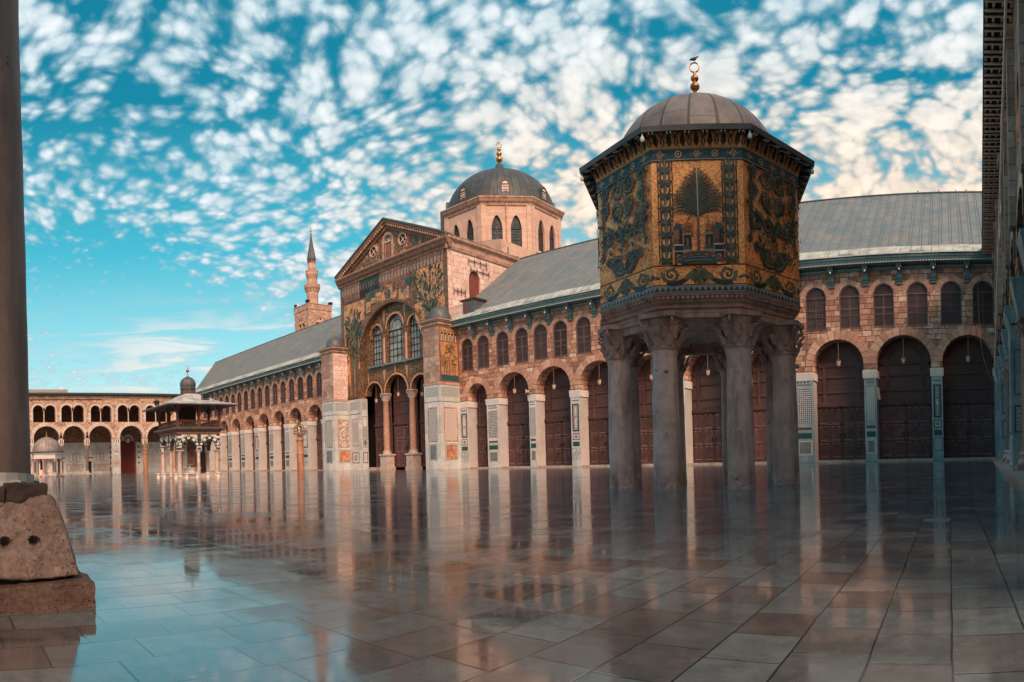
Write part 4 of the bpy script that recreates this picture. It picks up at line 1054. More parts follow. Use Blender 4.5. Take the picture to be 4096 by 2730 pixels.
for k in range(8):
    a = k*pi/4; nx, ny = cos(a), sin(a)
    F = (lambda nx, ny: lambda u, d, z: (DX+nx*(AP-d)-ny*u, DY+ny*(AP-d)+nx*u, z))(nx, ny)
    mbk = MB()
    for s in (-1, 1):
        fbox(mbk, F, s*SL/2-.62 if s > 0 else -SL/2, SL/2 if s > 0 else -SL/2+.62, -.14, .0, 24, 34.9, 'drum_stone')
    for c in (-1.28, 1.28):
        op = dict(c=c, w=.72, s=31.6, r=1.75, pt=1); arcbar(mbk, F, c, 1.3, 31.5, 2.35, .56, -.09, 0.0, 'drum_stone', pt=True)
        for s in (-1, 1): fbox(mbk, F, c+s*1.3-(.56 if s > 0 else 0), c+s*1.3+(0 if s > 0 else .56), -.09, 0, 28.6, 31.5, 'drum_stone')
    fbox(mbk, F, -.06, .06, -.3, -.16, 29, 34.9, 'moulding') if k == 7 else None
    mbk.make('pilaster', drum)
    if ny > .8 and False: continue
    for c in (-1.28, 1.28):
        w = MB(); op = dict(c=c, w=.72, s=31.6, r=1.75, pt=1)
        us = [c-.72*cos(pi*q/14) for q in range(15)]
        for p, r in zip(us, us[1:]): w.quad(F(p, .3, 29), F(r, .3, 29), F(r, .3, arch_top(op, r)), F(p, .3, arch_top(op, p)), 'glass_dark')
        frame(w, F, c-.72, c+.72, 29, 31.6, .07, .18, .28, 'door_wood'); arcbar(w, F, c, .72, 31.6, 1.75, .09, .18, .28, 'door_wood', pt=True)
        fbox(w, F, c-.72, c+.72, .2, .28, 30.1, 30.2, 'door_wood'); fbox(w, F, c-.035, c+.035, .2, .28, 29, 31.6, 'door_wood')
        D = Draw(w, F, base=.2)
        for g in (-1, 1): D.rib([(c+g*.55, 31.65), (c, 32.3), (c-g*.2, 32.9)], .06, 'door_wood', taper=False)
        for zz in (29.4, 29.75, 30.55, 30.9, 31.25): fbox(w, F, c-.65, c+.65, .22, .28, zz, zz+.025, 'blue_paint')
        w.make('drum_window', T)
mb = MB(); octring(mb, DX, DY, 0, [(RD+.02, 34.5), (RD+.15, 34.6), (RD+.2, 34.85), (RD+.45, 35.05), (RD+.65, 35.4), (RD+.72, 35.45), (RD+.72, 35.62), (RD-.2, 35.7)], 'moulding'); mb.make('drum_cornice', T)
mb = MB(); prof = []
for k in range(17):
    a = (pi/2)*k/16; prof.append((7.95*cos(a)**.92 if k < 16 else 0.0, 35.65+6.6*sin(a)))
prof = [(r, z) for r, z in prof if r > 1.75] + [(1.55, 42.35), (1.15, 42.62), (.8, 43.0), (.55, 43.5), (.42, 43.75), (0, 43.8)]
mb.lathe(prof, 0, 0, 64); dm = mb.make('dome', T, smooth=True, local=True, loc=(DX-TO[0], DY-TO[1], 0), mat='dome_lead')
ORG[dm.name] = (DX, DY, 0)
for k in range(8):
    a = k*pi/4; w = MB(); F = (lambda a: lambda u, d, z: (DX+cos(a)*(7.85-d)-sin(a)*u, DY+sin(a)*(7.85-d)+cos(a)*u, z))(a)
    us = [-.5*cos(pi*q/8) for q in range(9)]; op = dict(c=0, w=.5, s=37.5, r=.55)
    vs = []
    for p, r in zip(us, us[1:]): w.quad(F(p, 0, 36), F(r, 0, 36), F(r, 0, arch_top(op, r)), F(p, 0, arch_top(op, p)), 'lamp_glass')
    frame(w, F, -.56, .56, 35.95, 37.6, .09, -.08, .1, 'door_wood'); arcbar(w, F, 0, .56, 37.5, .6, .09, -.08, .1, 'door_wood')
    arcbar(w, F, 0, .74, 37.5, .8, .2, -.02, 1.4, 'dome_lead'); fbox(w, F, -.74, -.54, -.02, 1.4, 35.9, 37.5, 'dome_lead'); fbox(w, F, .54, .74, -.02, 1.4, 35.9, 37.5, 'dome_lead')
    for zz in (36.4, 36.8, 37.2): fbox(w, F, -.5, .5, -.04, .02, zz, zz+.05, 'door_wood')
    for xx in (-.2, .18): fbox(w, F, xx, xx+.04, -.04, .02, 36, 37.6, 'door_wood')
    w.make('dome_window', dm)
mb = MB(); finial(mb, DX, DY, 43.7, [(.52, .06), (.42, .06), (.3, .05)], .12, .38, 'gold_metal', rz=.7); mb.make('finial', dm, smooth=True)
mb = MB(); mb.add([(-54, 60.0, 24.5), (-50.0, 60.0, 24.5), (-50.0, 66.5, 24.5), (-54, 66.5, 24.5), (-54, 60.0, 28.6), (-50.0, 60.0, 27.9), (-50.0, 66.5, 27.9), (-54, 66.5, 28.6)], [(0,3,2,1),(4,5,6,7),(0,1,5,4),(1,2,6,5),(2,3,7,6),(3,0,4,7)], 'salmon_plaster')
mb.box(-50.01, -49.98, 61.2, 61.35, 26.4, 27.2, 'dark_void'); mb.box(-52.1, -51.9, 59.98, 60.01, 26.6, 27.2, 'dark_void'); mb.make('attic_block', T)

# ================================================================ buttress towers of the transept front
def buttress(x0, x1, label, gold):
    cx, cy = (x0+x1)/2, 48.4
    t = thing('buttress_tower', (cx, cy, 0), label, 'tower')
    y0, y1 = 47.0, 50.08
    fm, sm = ('facade_mosaic' if gold else 'buttress_brown'), 'pale_block'
    mb = MB(); mb.box(x0, x1, y0, y1, 0, 9.1, 'marble_clad'); mb.box(x0-.06, x1+.06, y0-.06, y1, 9.05, 9.25, 'moulding'); md = mb.make('marble_base', t)
    mb = MB(); mb.box(x0+.02, x1-.02, y0+.02, y1, 9.2, 15.3, sm if not gold else 'buttress_brown')
    mb.quad((x0, y0+.012, 9.3), (x1-.02, y0+.012, 9.3), (x1-.02, y0+.012, 15.3), (x0, y0+.012, 15.3), 'buttress_brown'); mb.make('shaft', t)  # plain tower: north face browner, its shade put into the stone colour
    for F, a, b in ((lambda u, d, z: (u, y0+d, z), x0, x1), (lambda u, d, z: (x1-d, u, z), y0, y1)):
        q = MB(); D = Draw(q, F, base=-.006); w = b-a; D.rect(a+.03, b-.03, .05, 9.0, 'marble_clad'); im = 'inlay_grey' if a == x0 else 'inlay_brown'
        D.rect(a+.2, b-.2, 7.75, 8.8, 'inlay_grey'); D.rect(a, b, 7.2, 7.27, 'stone_black')
        D.box(a+.5, b-.5, 2.95, 6.65, .14, 'onyx'); D.rect(a+.66, b-.66, 3.1, 6.5, im if gold else ('inlay_grey' if a == x0 else 'inlay_rust'))
        D.box(a+.55, b-.55, .95, 2.75, .15, 'inlay_grey'); D.rect(a+.75, b-.75, 1.1, 2.6, 'stone_grey' if a == x0 else 'onyx')
        q.make('inlay_panel', md)
    if gold:
        q = MB(); F = lambda u, d, z: (x1-d, u, z); D = Draw(q, F, base=.0); a, b = y0+.1, y1-.05; c = (a+b)/2; RR = random.Random(8)
        D.rect(a, b, 9.4, 15.2, 'tess_brown'); D.rect(a+.18, b-.18, 10.0, 13.6, 'facade_gold'); D.rect(a+.18, b-.18, 9.5, 10.1, 'tess_teal'); D.rect(a+.1, b-.1, 13.7, 15.1, 'facade_gold')
        for i in range(5):
            u = a+.25+i*.52; D.rect(u, u+.32, 13.8, 14.6, 'ink_dark'); D.rect(u+.1, u+.22, 13.8, 14.4, 'stone_white'); D.arc((u+.16, 14.65), .2, 0, pi, .07, 'tess_teal', 6, taper=False)
        for (tx, h, w) in ((c, 3.2, .75), (c-.8, 2.0, .28), (c+.85, 2.1, .28), (c-.45, 1.5, .2), (c+.5, 1.6, .2)):
            D.rib([(tx, 10.1), (tx+.03, 10.1+h*.6)], .09, 'tess_teal', taper=False)
            for i in range(60 if w > .5 else 22):
                an = RR.uniform(0, 2*pi); rr = RR.uniform(0, 1)**.6; u, z = tx+w*rr*cos(an), 10.1+h*.74+h*.26*rr*sin(an)
                D.bez((u, z), (u+.06, z+.1), (u+.14*cos(an), z+.14*sin(an)+.05), .1, RR.choice(['leaf_green', 'leaf_olive', 'leaf_green', 'dark_green']), 3)
        q.make('mosaic_picture', t)
    mb = MB()
    for z, e in ((15.3, .05), (15.42, .16), (15.58, .1), (15.72, .28), (15.86, .4)): mb.box(x0-e, x1+e, y0-e, y1-.01*e, z, z+.145, 'moulding')
    mb.make('cornice', t)
    mb = MB(); e = .42
    mb.add([(x0-e, y0-e, 16.0), (x1+e, y0-e, 16.0), (x1+e, y1, 16.0), (x0-e, y1, 16.0), (x0+.25, y0+.25, 16.3), (x1-.25, y0+.25, 16.3), (x1-.25, y1-.35, 16.3), (x0+.25, y1-.35, 16.3)], [(0,1,5,4), (1,2,6,5), (2,3,7,6), (3,0,4,7), (4,5,6,7)], 'lead_dome')
    mb.lathe([(1.28*cos(k*pi/20)**.9 if k < 10 else 0, 16.15+1.5*sin(k*pi/20)) for k in range(11)], cx, cy, 24, 'lead_dome'); dm = mb.make('dome', t, smooth=True)
    mb = MB(); finial(mb, cx, cy, 17.6, [(.1, .08), (.1, .08), (.1, .08)], .05, .17, 'copper_metal', rz=.7); mb.make('finial', dm, smooth=True)
    return t
buttress(-50.55, -48.12, 'square buttress tower with a gold mosaic tree panel, right of the mosaic front', True)
buttress(-70.35, -67.65, 'square buttress tower of plain pale stone under a small dome, left of the mosaic front', False)

# ================================================================ minaret
MX, MY = -125.0, 81.5
t = thing('minaret', (MX, MY, 0), 'slender stone minaret with two balconies and a grey cone roof on a square tower', 'minaret')
mb = MB(); w = 3.15
for k in range(4):
    a = k*pi/2; nx, ny = cos(a), sin(a); F = (lambda nx, ny: lambda u, d, z: (MX+nx*(w-d)-ny*u, MY+ny*(w-d)+nx*u, z))(nx, ny)
    wall_open(mb, F, -w, w, 0, 37.0, [dict(c=-.72, w=.52, z=30.6, s=33.0, r=.55), dict(c=.72, w=.52, z=30.6, s=33.0, r=.55)], .8, 'minaret_stone', 'minaret_stone')
    arcbar(mb, F, 0, 1.75, 32.9, 2.3, .3, -.1, 0, 'voussoir'); 
    D = Draw(mb, F, base=-.02); D.disc((0, 34.35), .24, 'dark_void', 10)
mb.box(MX-w+.9, MX+w-.9, MY-w+.9, MY+w-.9, 20, 36.9, 'dark_void'); mb.box(MX-w-.12, MX+w+.12, MY-w-.12, MY+w+.12, 36.4, 37.7, 'minaret_stone'); mb.box(MX-w-.2, MX+w+.2, MY-w-.2, MY+w+.2, 37.6, 37.75, 'moulding')
mb.make('tower', t)
mb = MB(); mb.lathe([(1.42, 37.7), (1.36, 41.2), (1.25, 43.0), (1.2, 45.0), (.95, 46), (.92, 49.2)], MX, MY, 8, 'minaret_stone', ph=pi/8); mb.make('shaft', t)
for z0, r in ((41.1, 1.4), (44.4, 1.2)):
    mb = MB(); s = 1.32 if r > 1.3 else 1.24
    mb.lathe([(r, z0), (r*1.08, z0+.3), (r*1.15, z0+.55), (r*s, z0+.95), (r*s+.04, z0+1.0), (r*s+.04, z0+1.75), (r*s-.1, z0+1.75), (r*s-.1, z0+1.05)], MX, MY, 16, 'minaret_stone')
    for k in range(16):
        a = 2*pi*k/16; 
        if r > 1.3: mb.tube([(MX+r*cos(a), MY+r*sin(a), z0+.1), (MX+r*1.25*cos(a), MY+r*1.25*sin(a), z0+.8)], .1, 5, 'moulding')
        mb.tube([(MX+(r*s-.02)*cos(a), MY+(r*s-.02)*sin(a), z0+1.7), (MX+(r*s-.02)*cos(a), MY+(r*s-.02)*sin(a), z0+2.05)], .07, 4, 'moulding')
    mb.make('balcony', t)
mb = MB(); mb.lathe([(1.08, 48.75), (1.12, 48.95), (1.08, 49.0), (.5, 52.3), (.22, 54.3), (.12, 54.8), (0, 54.9)], MX, MY, 10, 'lead_dome'); mb.make('cone_roof', t)
mb = MB()
mb.lathe([(.96, 48.15), (.96, 48.6)], MX, MY, 10, 'dark_void')
for k in range(10): a = 2*pi*k/10; mb.box(MX+.95*cos(a)-.07, MX+.95*cos(a)+.07, MY+.95*sin(a)-.07, MY+.95*sin(a)+.07, 48.1, 48.65, 'minaret_stone')
mb.make('opening', t)
mb = MB(); finial(mb, MX, MY, 54.6, [(.28, .15), (.24, .2), (.17, .12)], .06, .2, 'gold_metal', rz=.7); mb.make('finial', t, smooth=True)
def floodlight(loc, label, rz=0, s=1.0, tilt=.4):
    t = thing('floodlight', loc, label, 'floodlight', keep=True, rz=rz)
    b = MB(); vs = []
    for y, ww, hh in ((-.22, .3, .2), (.1, .2, .12)):
        for sx, sz in ((-1, -1), (1, -1), (1, 1), (-1, 1)):
            x, yy, z = sx*ww*s, y*s, sz*hh*s; vs.append((x, yy*cos(tilt)-z*sin(tilt), .32*s+yy*sin(tilt)+z*cos(tilt)))
    b.add(vs, [(0,1,2,3), (7,6,5,4), (0,4,5,1), (1,5,6,2), (2,6,7,3), (3,7,4,0)], 'dark_metal'); b.make('housing', t, local=True)
    b = MB(); b.box(-.34*s, -.3*s, -.04, .04, 0, .4*s, 'iron'); b.box(.3*s, .34*s, -.04, .04, 0, .4*s, 'iron'); b.box(-.34*s, .34*s, -.05, .05, -.02, .03*s, 'iron'); b.make('stand', t, local=True)
for (x, y, n, rz) in ((MX+w-.1, MY+w-.3, 'right corner of the square minaret tower', 1.2), (MX+w-.5, MY-w+.2, 'near corner of the square minaret tower beside the shaft', .5), (MX-w+.5, MY-w+.2, 'left corner of the square minaret tower', -.4)):
    floodlight((x, y, 37.75), 'dark floodlight on the ' + n, rz, 1.7)

# ================================================================ treasury pavilion
KC = .3858; KX, KY = -18.8*sin(KC), 18.8*cos(KC); KA = -(pi/2-KC)
K = thing('treasury_pavilion', (KX, KY, 0), 'octagonal domed pavilion covered in gold mosaic with a palm tree, raised on stone columns', 'pavilion')
def face(k, R, tilt=None):
    a = KA + k*pi/4; nx, ny = cos(a), sin(a); ap = R*cos(pi/8)
    def F(u, d, z):
        q = ap-d
        if tilt: q += tilt(z)
        s = q/ap if tilt else 1.0
        return (KX+nx*q-ny*u*s, KY+ny*q+nx*u*s, z)
    return F
RB = 3.0; HS = RB*sin(pi/8); ZB, ZT = 5.02, 8.27
names = {0: 'front'}
for k in range(8):
    F = face(k, RB)
    mb = MB(); mb.quad(F(-HS, 0, ZB-.1), F(HS, 0, ZB-.1), F(HS, 0, ZT+.05), F(-HS, 0, ZT+.05), 'gold_mosaic' if k != 0 else 'gold_plain')
    pn = mb.make('mosaic_face', K)
    q = MB(); D = Draw(q, F); R = random.Random(20+k); gr, gl, go = 'dark_green', 'leaf_green', 'leaf_olive'
    # hem of zigzags
    D.rect(-HS, HS, ZB-.1, ZB-.045, 'ink_dark'); D.rect(-HS, HS, ZB-.045, ZB+.14, 'tess_grey')
    n = 16
    for i in range(n):
        u = -HS+2*HS*(i+.5)/n; w = HS/n; D.poly([(u-w, ZB-.02), (u+w, ZB-.02), (u, ZB+.1)], 'dark_green')
    D.rect(-HS, HS, ZB+.135, ZB+.155, 'ink_dark')
    # scroll frieze
    z1 = ZB+.62; D.rect(-HS, HS, z1, z1+.025, 'ink_dark')
    zc = ZB+.37
    for s in (-1, 1):
        D.scroll((s*HS*.62, zc+.03), .2, -pi/2+s*1.9, -s, .07, gl, go, 'tess_grey')
        D.bez((s*HS*.72, zc-.18), (s*HS*.45, zc-.26), (s*HS*.18, zc), .13, gr, 10); D.bez((s*HS*.3, zc-.1), (s*HS*.2, zc+.12), (0, zc+.02), .12, gl, 8)
        for i in range(5): D.acanthus((s*.03*i, zc), pi/2-s*(.15+.42*i), .23-.02*i, .08, gl if i % 2 else go, gr, s)
        for i in range(3): D.acanthus((s*.03*i, zc-.02), -pi/2+s*(.2+.45*i), .19, .07, gr if i % 2 else go, gl, s)
        D.rib([(s*HS, zc-.02), (s*HS*.86, zc-.05)], .06, 'ink_dark', taper=False)
        for i in range(3): D.disc((s*HS*(.88+.045*i), zc-.03), .013, 'tess_white', 6)
    if k == 0:
        PT = ZT; zb = z1+.025
        for s in (-1, 1):                                # leaf candelabra strips
            for e in (.625, .985):
                D.rect(s*e-.012, s*e+.012, zb, PT, 'ink_dark')
            c = s*.805; 
            for i in range(8):
                z = zb+.06+i*.325
                for sg in (-1, 1):
                    D.acanthus((c+sg*.02, z), pi/2-sg*.95, .17, .075, gl, go, sg); D.acanthus((c+sg*.01, z-.02), pi/2-sg*1.5, .13, .07, gr, gl, sg)
                    D.bez((c+sg*.03, z+.08), (c+sg*.17, z+.13), (c+sg*.09, z+.27), .045, gr, 6); D.bez((c+sg*.09, z+.24), (c+sg*.14, z+.27), (c+sg*.13, z+.2), .03, go, 4)
                D.poly([(c-.02, z+.08), (c+.02, z+.08), (c+.05, z+.3), (c-.05, z+.3)], 'tess_teal'); D.rect(c-.008, c+.008, z+.1, z+.29, 'tess_grey')
                D.disc((c, z+.03), .055, gl, 8)
        # palm
        zt0 = ZB+1.84; top = ZB+3.07
        D.poly([(-.66, zb), (.6, zb), (.6, zt0+.1), (-.62, zt0-.05)], 'gold_mosaic')
        D.poly([(-.045, ZB+.95), (.045, ZB+.95), (.03, zt0), (-.03, zt0)], 'tess_brown')
        for i in range(18): D.bez((-.045, ZB+.97+i*.05), (0, ZB+.94+i*.05), (.045, ZB+.97+i*.05), .012, 'ink_dark', 4)
        L = []
        for i in range(14):
            t = i/13; zz = zt0+.0+(top-zt0-.12)*t**1.1
            L.append((zz, 1.0, t))
        for (zz, reach, t) in L:
            for s in (-1, 1):
                for j, (dr, w) in enumerate(((1.0, .042),)):
                    kk = R.uniform(.95, 1.03); ph = 0
                    a = (s*.006, zt0-.04+.70*t**1.2)
                    c = (s*.63*kk*max(.02, 1-t**1.7)**.8, zt0+.06+1.10*t**.92)
                    b = (c[0]*.5, max(a[1]+.1, c[1]+.20*(1-t)))
                    D.bez(a, b, c, w*(1.15-.4*t), gr if j == 0 else gl, 9)
                    if j == 0: D.bez((a[0], a[1]+.015), (b[0], b[1]+.03), (c[0]*.93, c[1]+.03), .012, go, 8)
                    for q2 in range(6):                   # frond teeth
                        f = .28+.13*q2; pu = (1-f)**2*a[0]+2*f*(1-f)*b[0]+f*f*c[0]; pz = (1-f)**2*a[1]+2*f*(1-f)*b[1]+f*f*c[1]
                        D.bez((pu, pz), (pu+s*.05, pz+.0), (pu+s*.10, pz-.07), .013, gr, 4); D.bez((pu, pz), (pu+s*.05, pz+.05), (pu+s*.11, pz+.02), .011, gl, 4)
        D.rib([(0, zt0-.05), (-.01, top)], .022, 'tess_white', .016, False)
        for s in (-1, 1):
            for (cx, cz) in ((s*.24, ZB+2.72), (s*.52, ZB+2.36)):
                for i in range(16): D.disc((cx+R.uniform(-.07, .07), cz+R.uniform(-.12, .1)), .024, 'tess_brown' if i % 2 else 'copper_dark', 7)
            for i in range(34):
                r, c2 = i//5, i % 5; D.arc((s*.27+(c2-2+.5*(r % 2))*.045, ZB+1.62-r*.05), .024, 0, 2*pi, .008, 'ink_dark', 7, taper=False)
            D.bez((0, zt0-.02), (s*.25, zt0+.1), (s*.27, ZB+1.66), .02, gr, 7)
            # small city
            x = s*.50; wl = lambda m1, m2: m1 if s < 0 else m2
            D.rect(x-.1, x+.1, ZB+.72, ZB+1.5, 'ink_dark'); D.rect(x-.13, x+.02, ZB+1.12, ZB+1.5, wl('copper_dark', 'tess_brown')); D.poly([(x-.15, ZB+1.5), (x+.12, ZB+1.5), (x+.08, ZB+1.64), (x-.06, ZB+1.66)], 'tess_teal')
            D.rect(x-.13, x+.12, ZB+1.1, ZB+1.13, 'tess_white'); D.rect(x-.12, x+.12, ZB+.95, ZB+.97, 'tess_white'); D.rect(x-.05, x+.05, ZB+.62, ZB+.82, 'gold_plain'); D.arc((x, ZB+.82), .05, 0, pi, .03, 'tess_grey', 6, taper=False)
            y = s*.27; D.rect(y-.09, y+.09, ZB+.7, ZB+1.38, 'ink_dark'); D.rect(y-.1, y+.1, ZB+1.36, ZB+1.4, 'tess_grey'); D.rect(y-.03, y+.02, ZB+1.1, ZB+1.28, 'copper_dark')
            D.rect(y-.12, y+.08, ZB+.7, ZB+1.0, 'pinkish'); D.poly([(y-.15, ZB+1.0), (y+.12, ZB+1.0), (y+.02, ZB+1.1), (y-.08, ZB+1.1)], 'tess_teal'); D.rect(y+.02, y+.05, ZB+.74, ZB+.92, 'ink_dark'); D.rect(y-.08, y-.06, ZB+.8, ZB+.9, 'ink_dark')
            for i in range(6): D.rect(x-.1+.035*i, x-.085+.035*i, ZB+1.16, ZB+1.26, 'ink_dark')
        D.poly([(-.6*cos(pi*i/14), zb+.01+.3*sin(pi*i/14)**.8) for i in range(15)], 'tess_brown')
        for i in range(9): a = pi*(i+.5)/9; D.poly([(-.58*cos(a)-.04, zb+.25*sin(a)), (-.58*cos(a)+.04, zb+.25*sin(a)), (-.5*cos(a), zb+.17*sin(a))], 'pinkish')
        D.poly([(-.5*cos(pi*i/14), zb+.01+.2*sin(pi*i/14)) for i in range(15)], 'tess_teal')
        for i in range(4): D.bez((-.42+.05*i, zb+.03+.035*i), (0, zb+.09+.035*i), (.42-.05*i, zb+.03+.035*i), .016, 'tess_grey' if i % 2 else 'ink_dark', 8)
    else:
        base = z1+.1                                       # acanthus bowl and spiral vines
        for s in (-1, 1):
            D.bez((0, base+.1), (s*.25, base-.1), (s*.6, base+.4), .17, gr, 10); D.bez((0, base+.1), (s*.25, base-.08), (s*.55, base+.36), .07, go, 9)
            D.acanthus((s*.12, base+.05), pi/2-s*.35, .5, .13, gl, gr, s); D.acanthus((s*.4, base+.12), pi/2-s*.1, .42, .12, gr, go, s); D.acanthus((s*.3, base+.2), pi/2+s*.5, .36, .1, go, gl, -s)
            D.scroll((s*.66, base+.42), .13, pi, s, .06, gr, go, 'tess_grey')
            for (cx, cz, r, tn) in ((.28, base+2.28, .24, 1), (.30, base+1.72, .23, -1), (.72, base+1.12, .24, 1), (.26, base+1.1, .17, 1), (.82, base+1.9, .16, -1), (.82, base+2.35, .15, 1)):
                D.scroll((s*cx, cz), r, pi/2 if tn > 0 else -pi/2, s*tn, .095, gl if cx < .5 else gr, go, 'tess_light')
            D.bez((0, base+.7), (s*.08, base+1.0), (s*.22, base+1.3), .1, gl, 10); D.bez((s*.05, base+1.4), (s*.5, base+1.55), (s*.45, base+1.9), .09, gr, 10)
            D.bez((s*.95, base+.5), (s*.8, base+1.3), (s*.93, base+1.9), .1, gr, 12); D.bez((s*.93, base+1.7), (s*.85, base+2.2), (s*.75, base+2.5), .08, gl, 10)
            for i in range(9): D.acanthus((s*(.9+.06*sin(i*2)), base+.55+i*.22), pi/2+s*(.9 if i % 2 else -.7), .17, .08, gl if i % 2 else gr, go, s)
            for i in range(5): D.acanthus((s*.5, base+.45+i*.16), pi/2+(.8 if i % 2 else -.8), .18, .08, gr if i % 2 else go, gl, 1)
            for i in range(5):
                u, z = s*R.uniform(.1, .9), base+R.uniform(.5, 2.4)
                for j in range(3): D.disc((u+.03*cos(2*j), z+.03*sin(2*j)), .011, 'tess_white', 6)
            for i in range(7): D.disc((s*(.42+.025*i), base+.74+.01*i), .011, 'tess_white', 6)
            D.acanthus((s*.02, base+1.05), pi/2-s*1.0, .26, .1, go, gl, s); D.acanthus((s*.02, base+1.0), pi/2-s*.4, .24, .09, gr, gl, s)
        for i in range(95):
            u, z = R.uniform(-1, 1), base+R.uniform(.3, 2.55); aa = R.uniform(0, 2*pi)
            D.acanthus((u, z), aa, R.uniform(.08, .16), .045, R.choice([gl, gr, go, gr]), R.choice([go, gl, 'tess_light']), R.choice([-1, 1]))
        D.rib([(0, base+.1), (0, base+1.05)], .09, 'tess_teal', .04, False); D.disc((0, base+.6), .06, gl, 10); D.disc((0, base+.42), .07, 'tess_brown', 10)
    q.make('ornament', pn)
    # teal band with rosettes, and the leaning arcade frieze
    q = MB(); q.quad(F(-HS-.012, -.03, ZT), F(HS+.012, -.03, ZT), F(HS+.012, -.03, ZT+.3), F(-HS-.012, -.03, ZT+.3), 'tess_teal'); q.quad(F(-HS, 0, ZT), F(HS, 0, ZT), F(HS+.012, -.03, ZT), F(-HS-.012, -.03, ZT), 'ink_dark')
    D = Draw(q, F, base=-.034); D.rect(-HS, HS, ZT, ZT+.03, 'tess_grey'); D.rect(-HS, HS, ZT+.27, ZT+.3, 'tess_grey')
    for i in range(-2, 3):
        c = (i*.46, ZT+.15)
        if i % 2: D.disc(c, .085, 'gold_plain', 14); D.disc(c, .065, 'dark_green', 12); D.disc(c, .03, 'tess_white', 6)
        else:
            D.dia(c, .1, .1, 'gold_plain'); D.dia(c, .07, .07, 'tess_brown'); D.dia(c, .03, .03, 'tess_white')
            for s in (-1, 1): D.bez((c[0]+s*.1, c[1]), (c[0]+s*.15, c[1]+.06), (c[0]+s*.19, c[1]), .02, 'tess_grey', 4); D.bez((c[0]+s*.1, c[1]), (c[0]+s*.15, c[1]-.06), (c[0]+s*.19, c[1]), .02, 'tess_grey', 4)
    q.make('band', K)
    FF = face(k, RB, tilt=lambda z: max(0, z-ZT-.3)*.42+.03)
    za, zb2 = ZT+.3, ZT+.78
    q = MB(); q.quad(FF(-HS, 0, za), FF(HS, 0, za), FF(HS, 0, zb2), FF(-HS, 0, zb2), 'gold_plain'); q.quad(FF(-HS, -.03, zb2-.02), FF(HS, -.03, zb2-.02), FF(HS, .2, zb2+.08), FF(-HS, .2, zb2+.08), 'cornice_brown')
    D = Draw(q, FF, base=-.005); n = 7
    for i in range(n):
        u = -HS+2*HS*(i+.5)/n; w = HS/n
        D.arc((u, za+.2), w*.93, 0, pi, .035, 'dark_green', 12, taper=False); D.arc((u, za+.2), w*.66, 0, pi, .02, 'cornice_brown', 10, taper=False)
        for s in (-1, 1): D.bez((u+s*w*.9, za+.2), (u+s*w*.6, za+.12), (u+s*w*.98, za+.03), .035, 'dark_green', 5)
        D.poly([(u-w*.42, za+.12), (u, za+.02), (u+w*.42, za+.12), (u+w*.3, za+.24), (u, za+.36), (u-w*.3, za+.24)], 'ink_dark')
        for s in (-1, 1): D.bez((u, za+.06), (u+s*.05, za+.13), (u+s*.03, za+.24), .014, 'leaf_olive', 4)
        D.poly([(u+w*.75, za+.42), (u+w*1.25, za+.42), (u+w, za+.33)], 'tess_brown') if i < n-1 else None
    q.make('frieze', K)
# eave, brackets, bulbs
mb = MB(); R0 = 3.5
octring(mb, KX, KY, KA, [(3.12, 9.02), (R0-.02, 8.80), (R0, 8.80), (R0+.02, 8.93), (3.2, 9.0), (2.35, 9.15)], 'lead_dome')
ev = mb.make('eave', K)
for k in range(8):
    F = face(k, R0); hs = R0*sin(pi/8); mb = MB()
    mb.quad(F(-hs, .03, 8.785), F(hs, .03, 8.785), F(hs*.9, .36, 8.93), F(-hs*.9, .36, 8.93), 'dark_green')
    for i in range(6):
        u = -hs+2*hs*(i+.5)/6
        for e in (-.045, .045): mb.tube([F((u+e), .02, 8.78), F((u+e)*.98, .12, 8.79), F((u+e)*.95, .2, 8.86), F((u+e)*.92, .33, 8.90)], .016, 4, 'strip_cream')
        fbox(mb, F, u-.03, u+.03, .04, .3, 8.80, 8.9, 'dark_green')
    mb.make('rafters', ev)
    x, y = octp(R0-.06, KX, KY, KA)[k]; mb = MB(); mb.lathe([(.0, 8.58), (.045, 8.6), (.06, 8.65), (.045, 8.7), (.02, 8.73), (.02, 8.8)], x, y, 10, 'bulb_white'); mb.make('bulb', K, smooth=True)
mb = MB(); prof = []
for k in range(15):
    a = radians(8)+(pi/2-radians(8))*k/14; prof.append((2.42*cos(a) if k < 14 else 0, 9.1+2.0*sin(a)))
mb.lathe(prof, 0, 0, 40); dm = mb.make('dome', K, smooth=True, local=True, mat='treasury_lead'); ORG[dm.name] = (KX, KY, 0)
mb = MB(); mb.lathe([(.12, 10.95), (.07, 11.2), (.09, 11.47), (0, 11.48)], KX, KY, 12, 'copper_metal'); top_k = finial(mb, KX, KY, 11.45, [(.145, .03), (.12, .1)], .04, .14, 'copper_metal', rz=KC); mb.make('finial', dm, smooth=True)
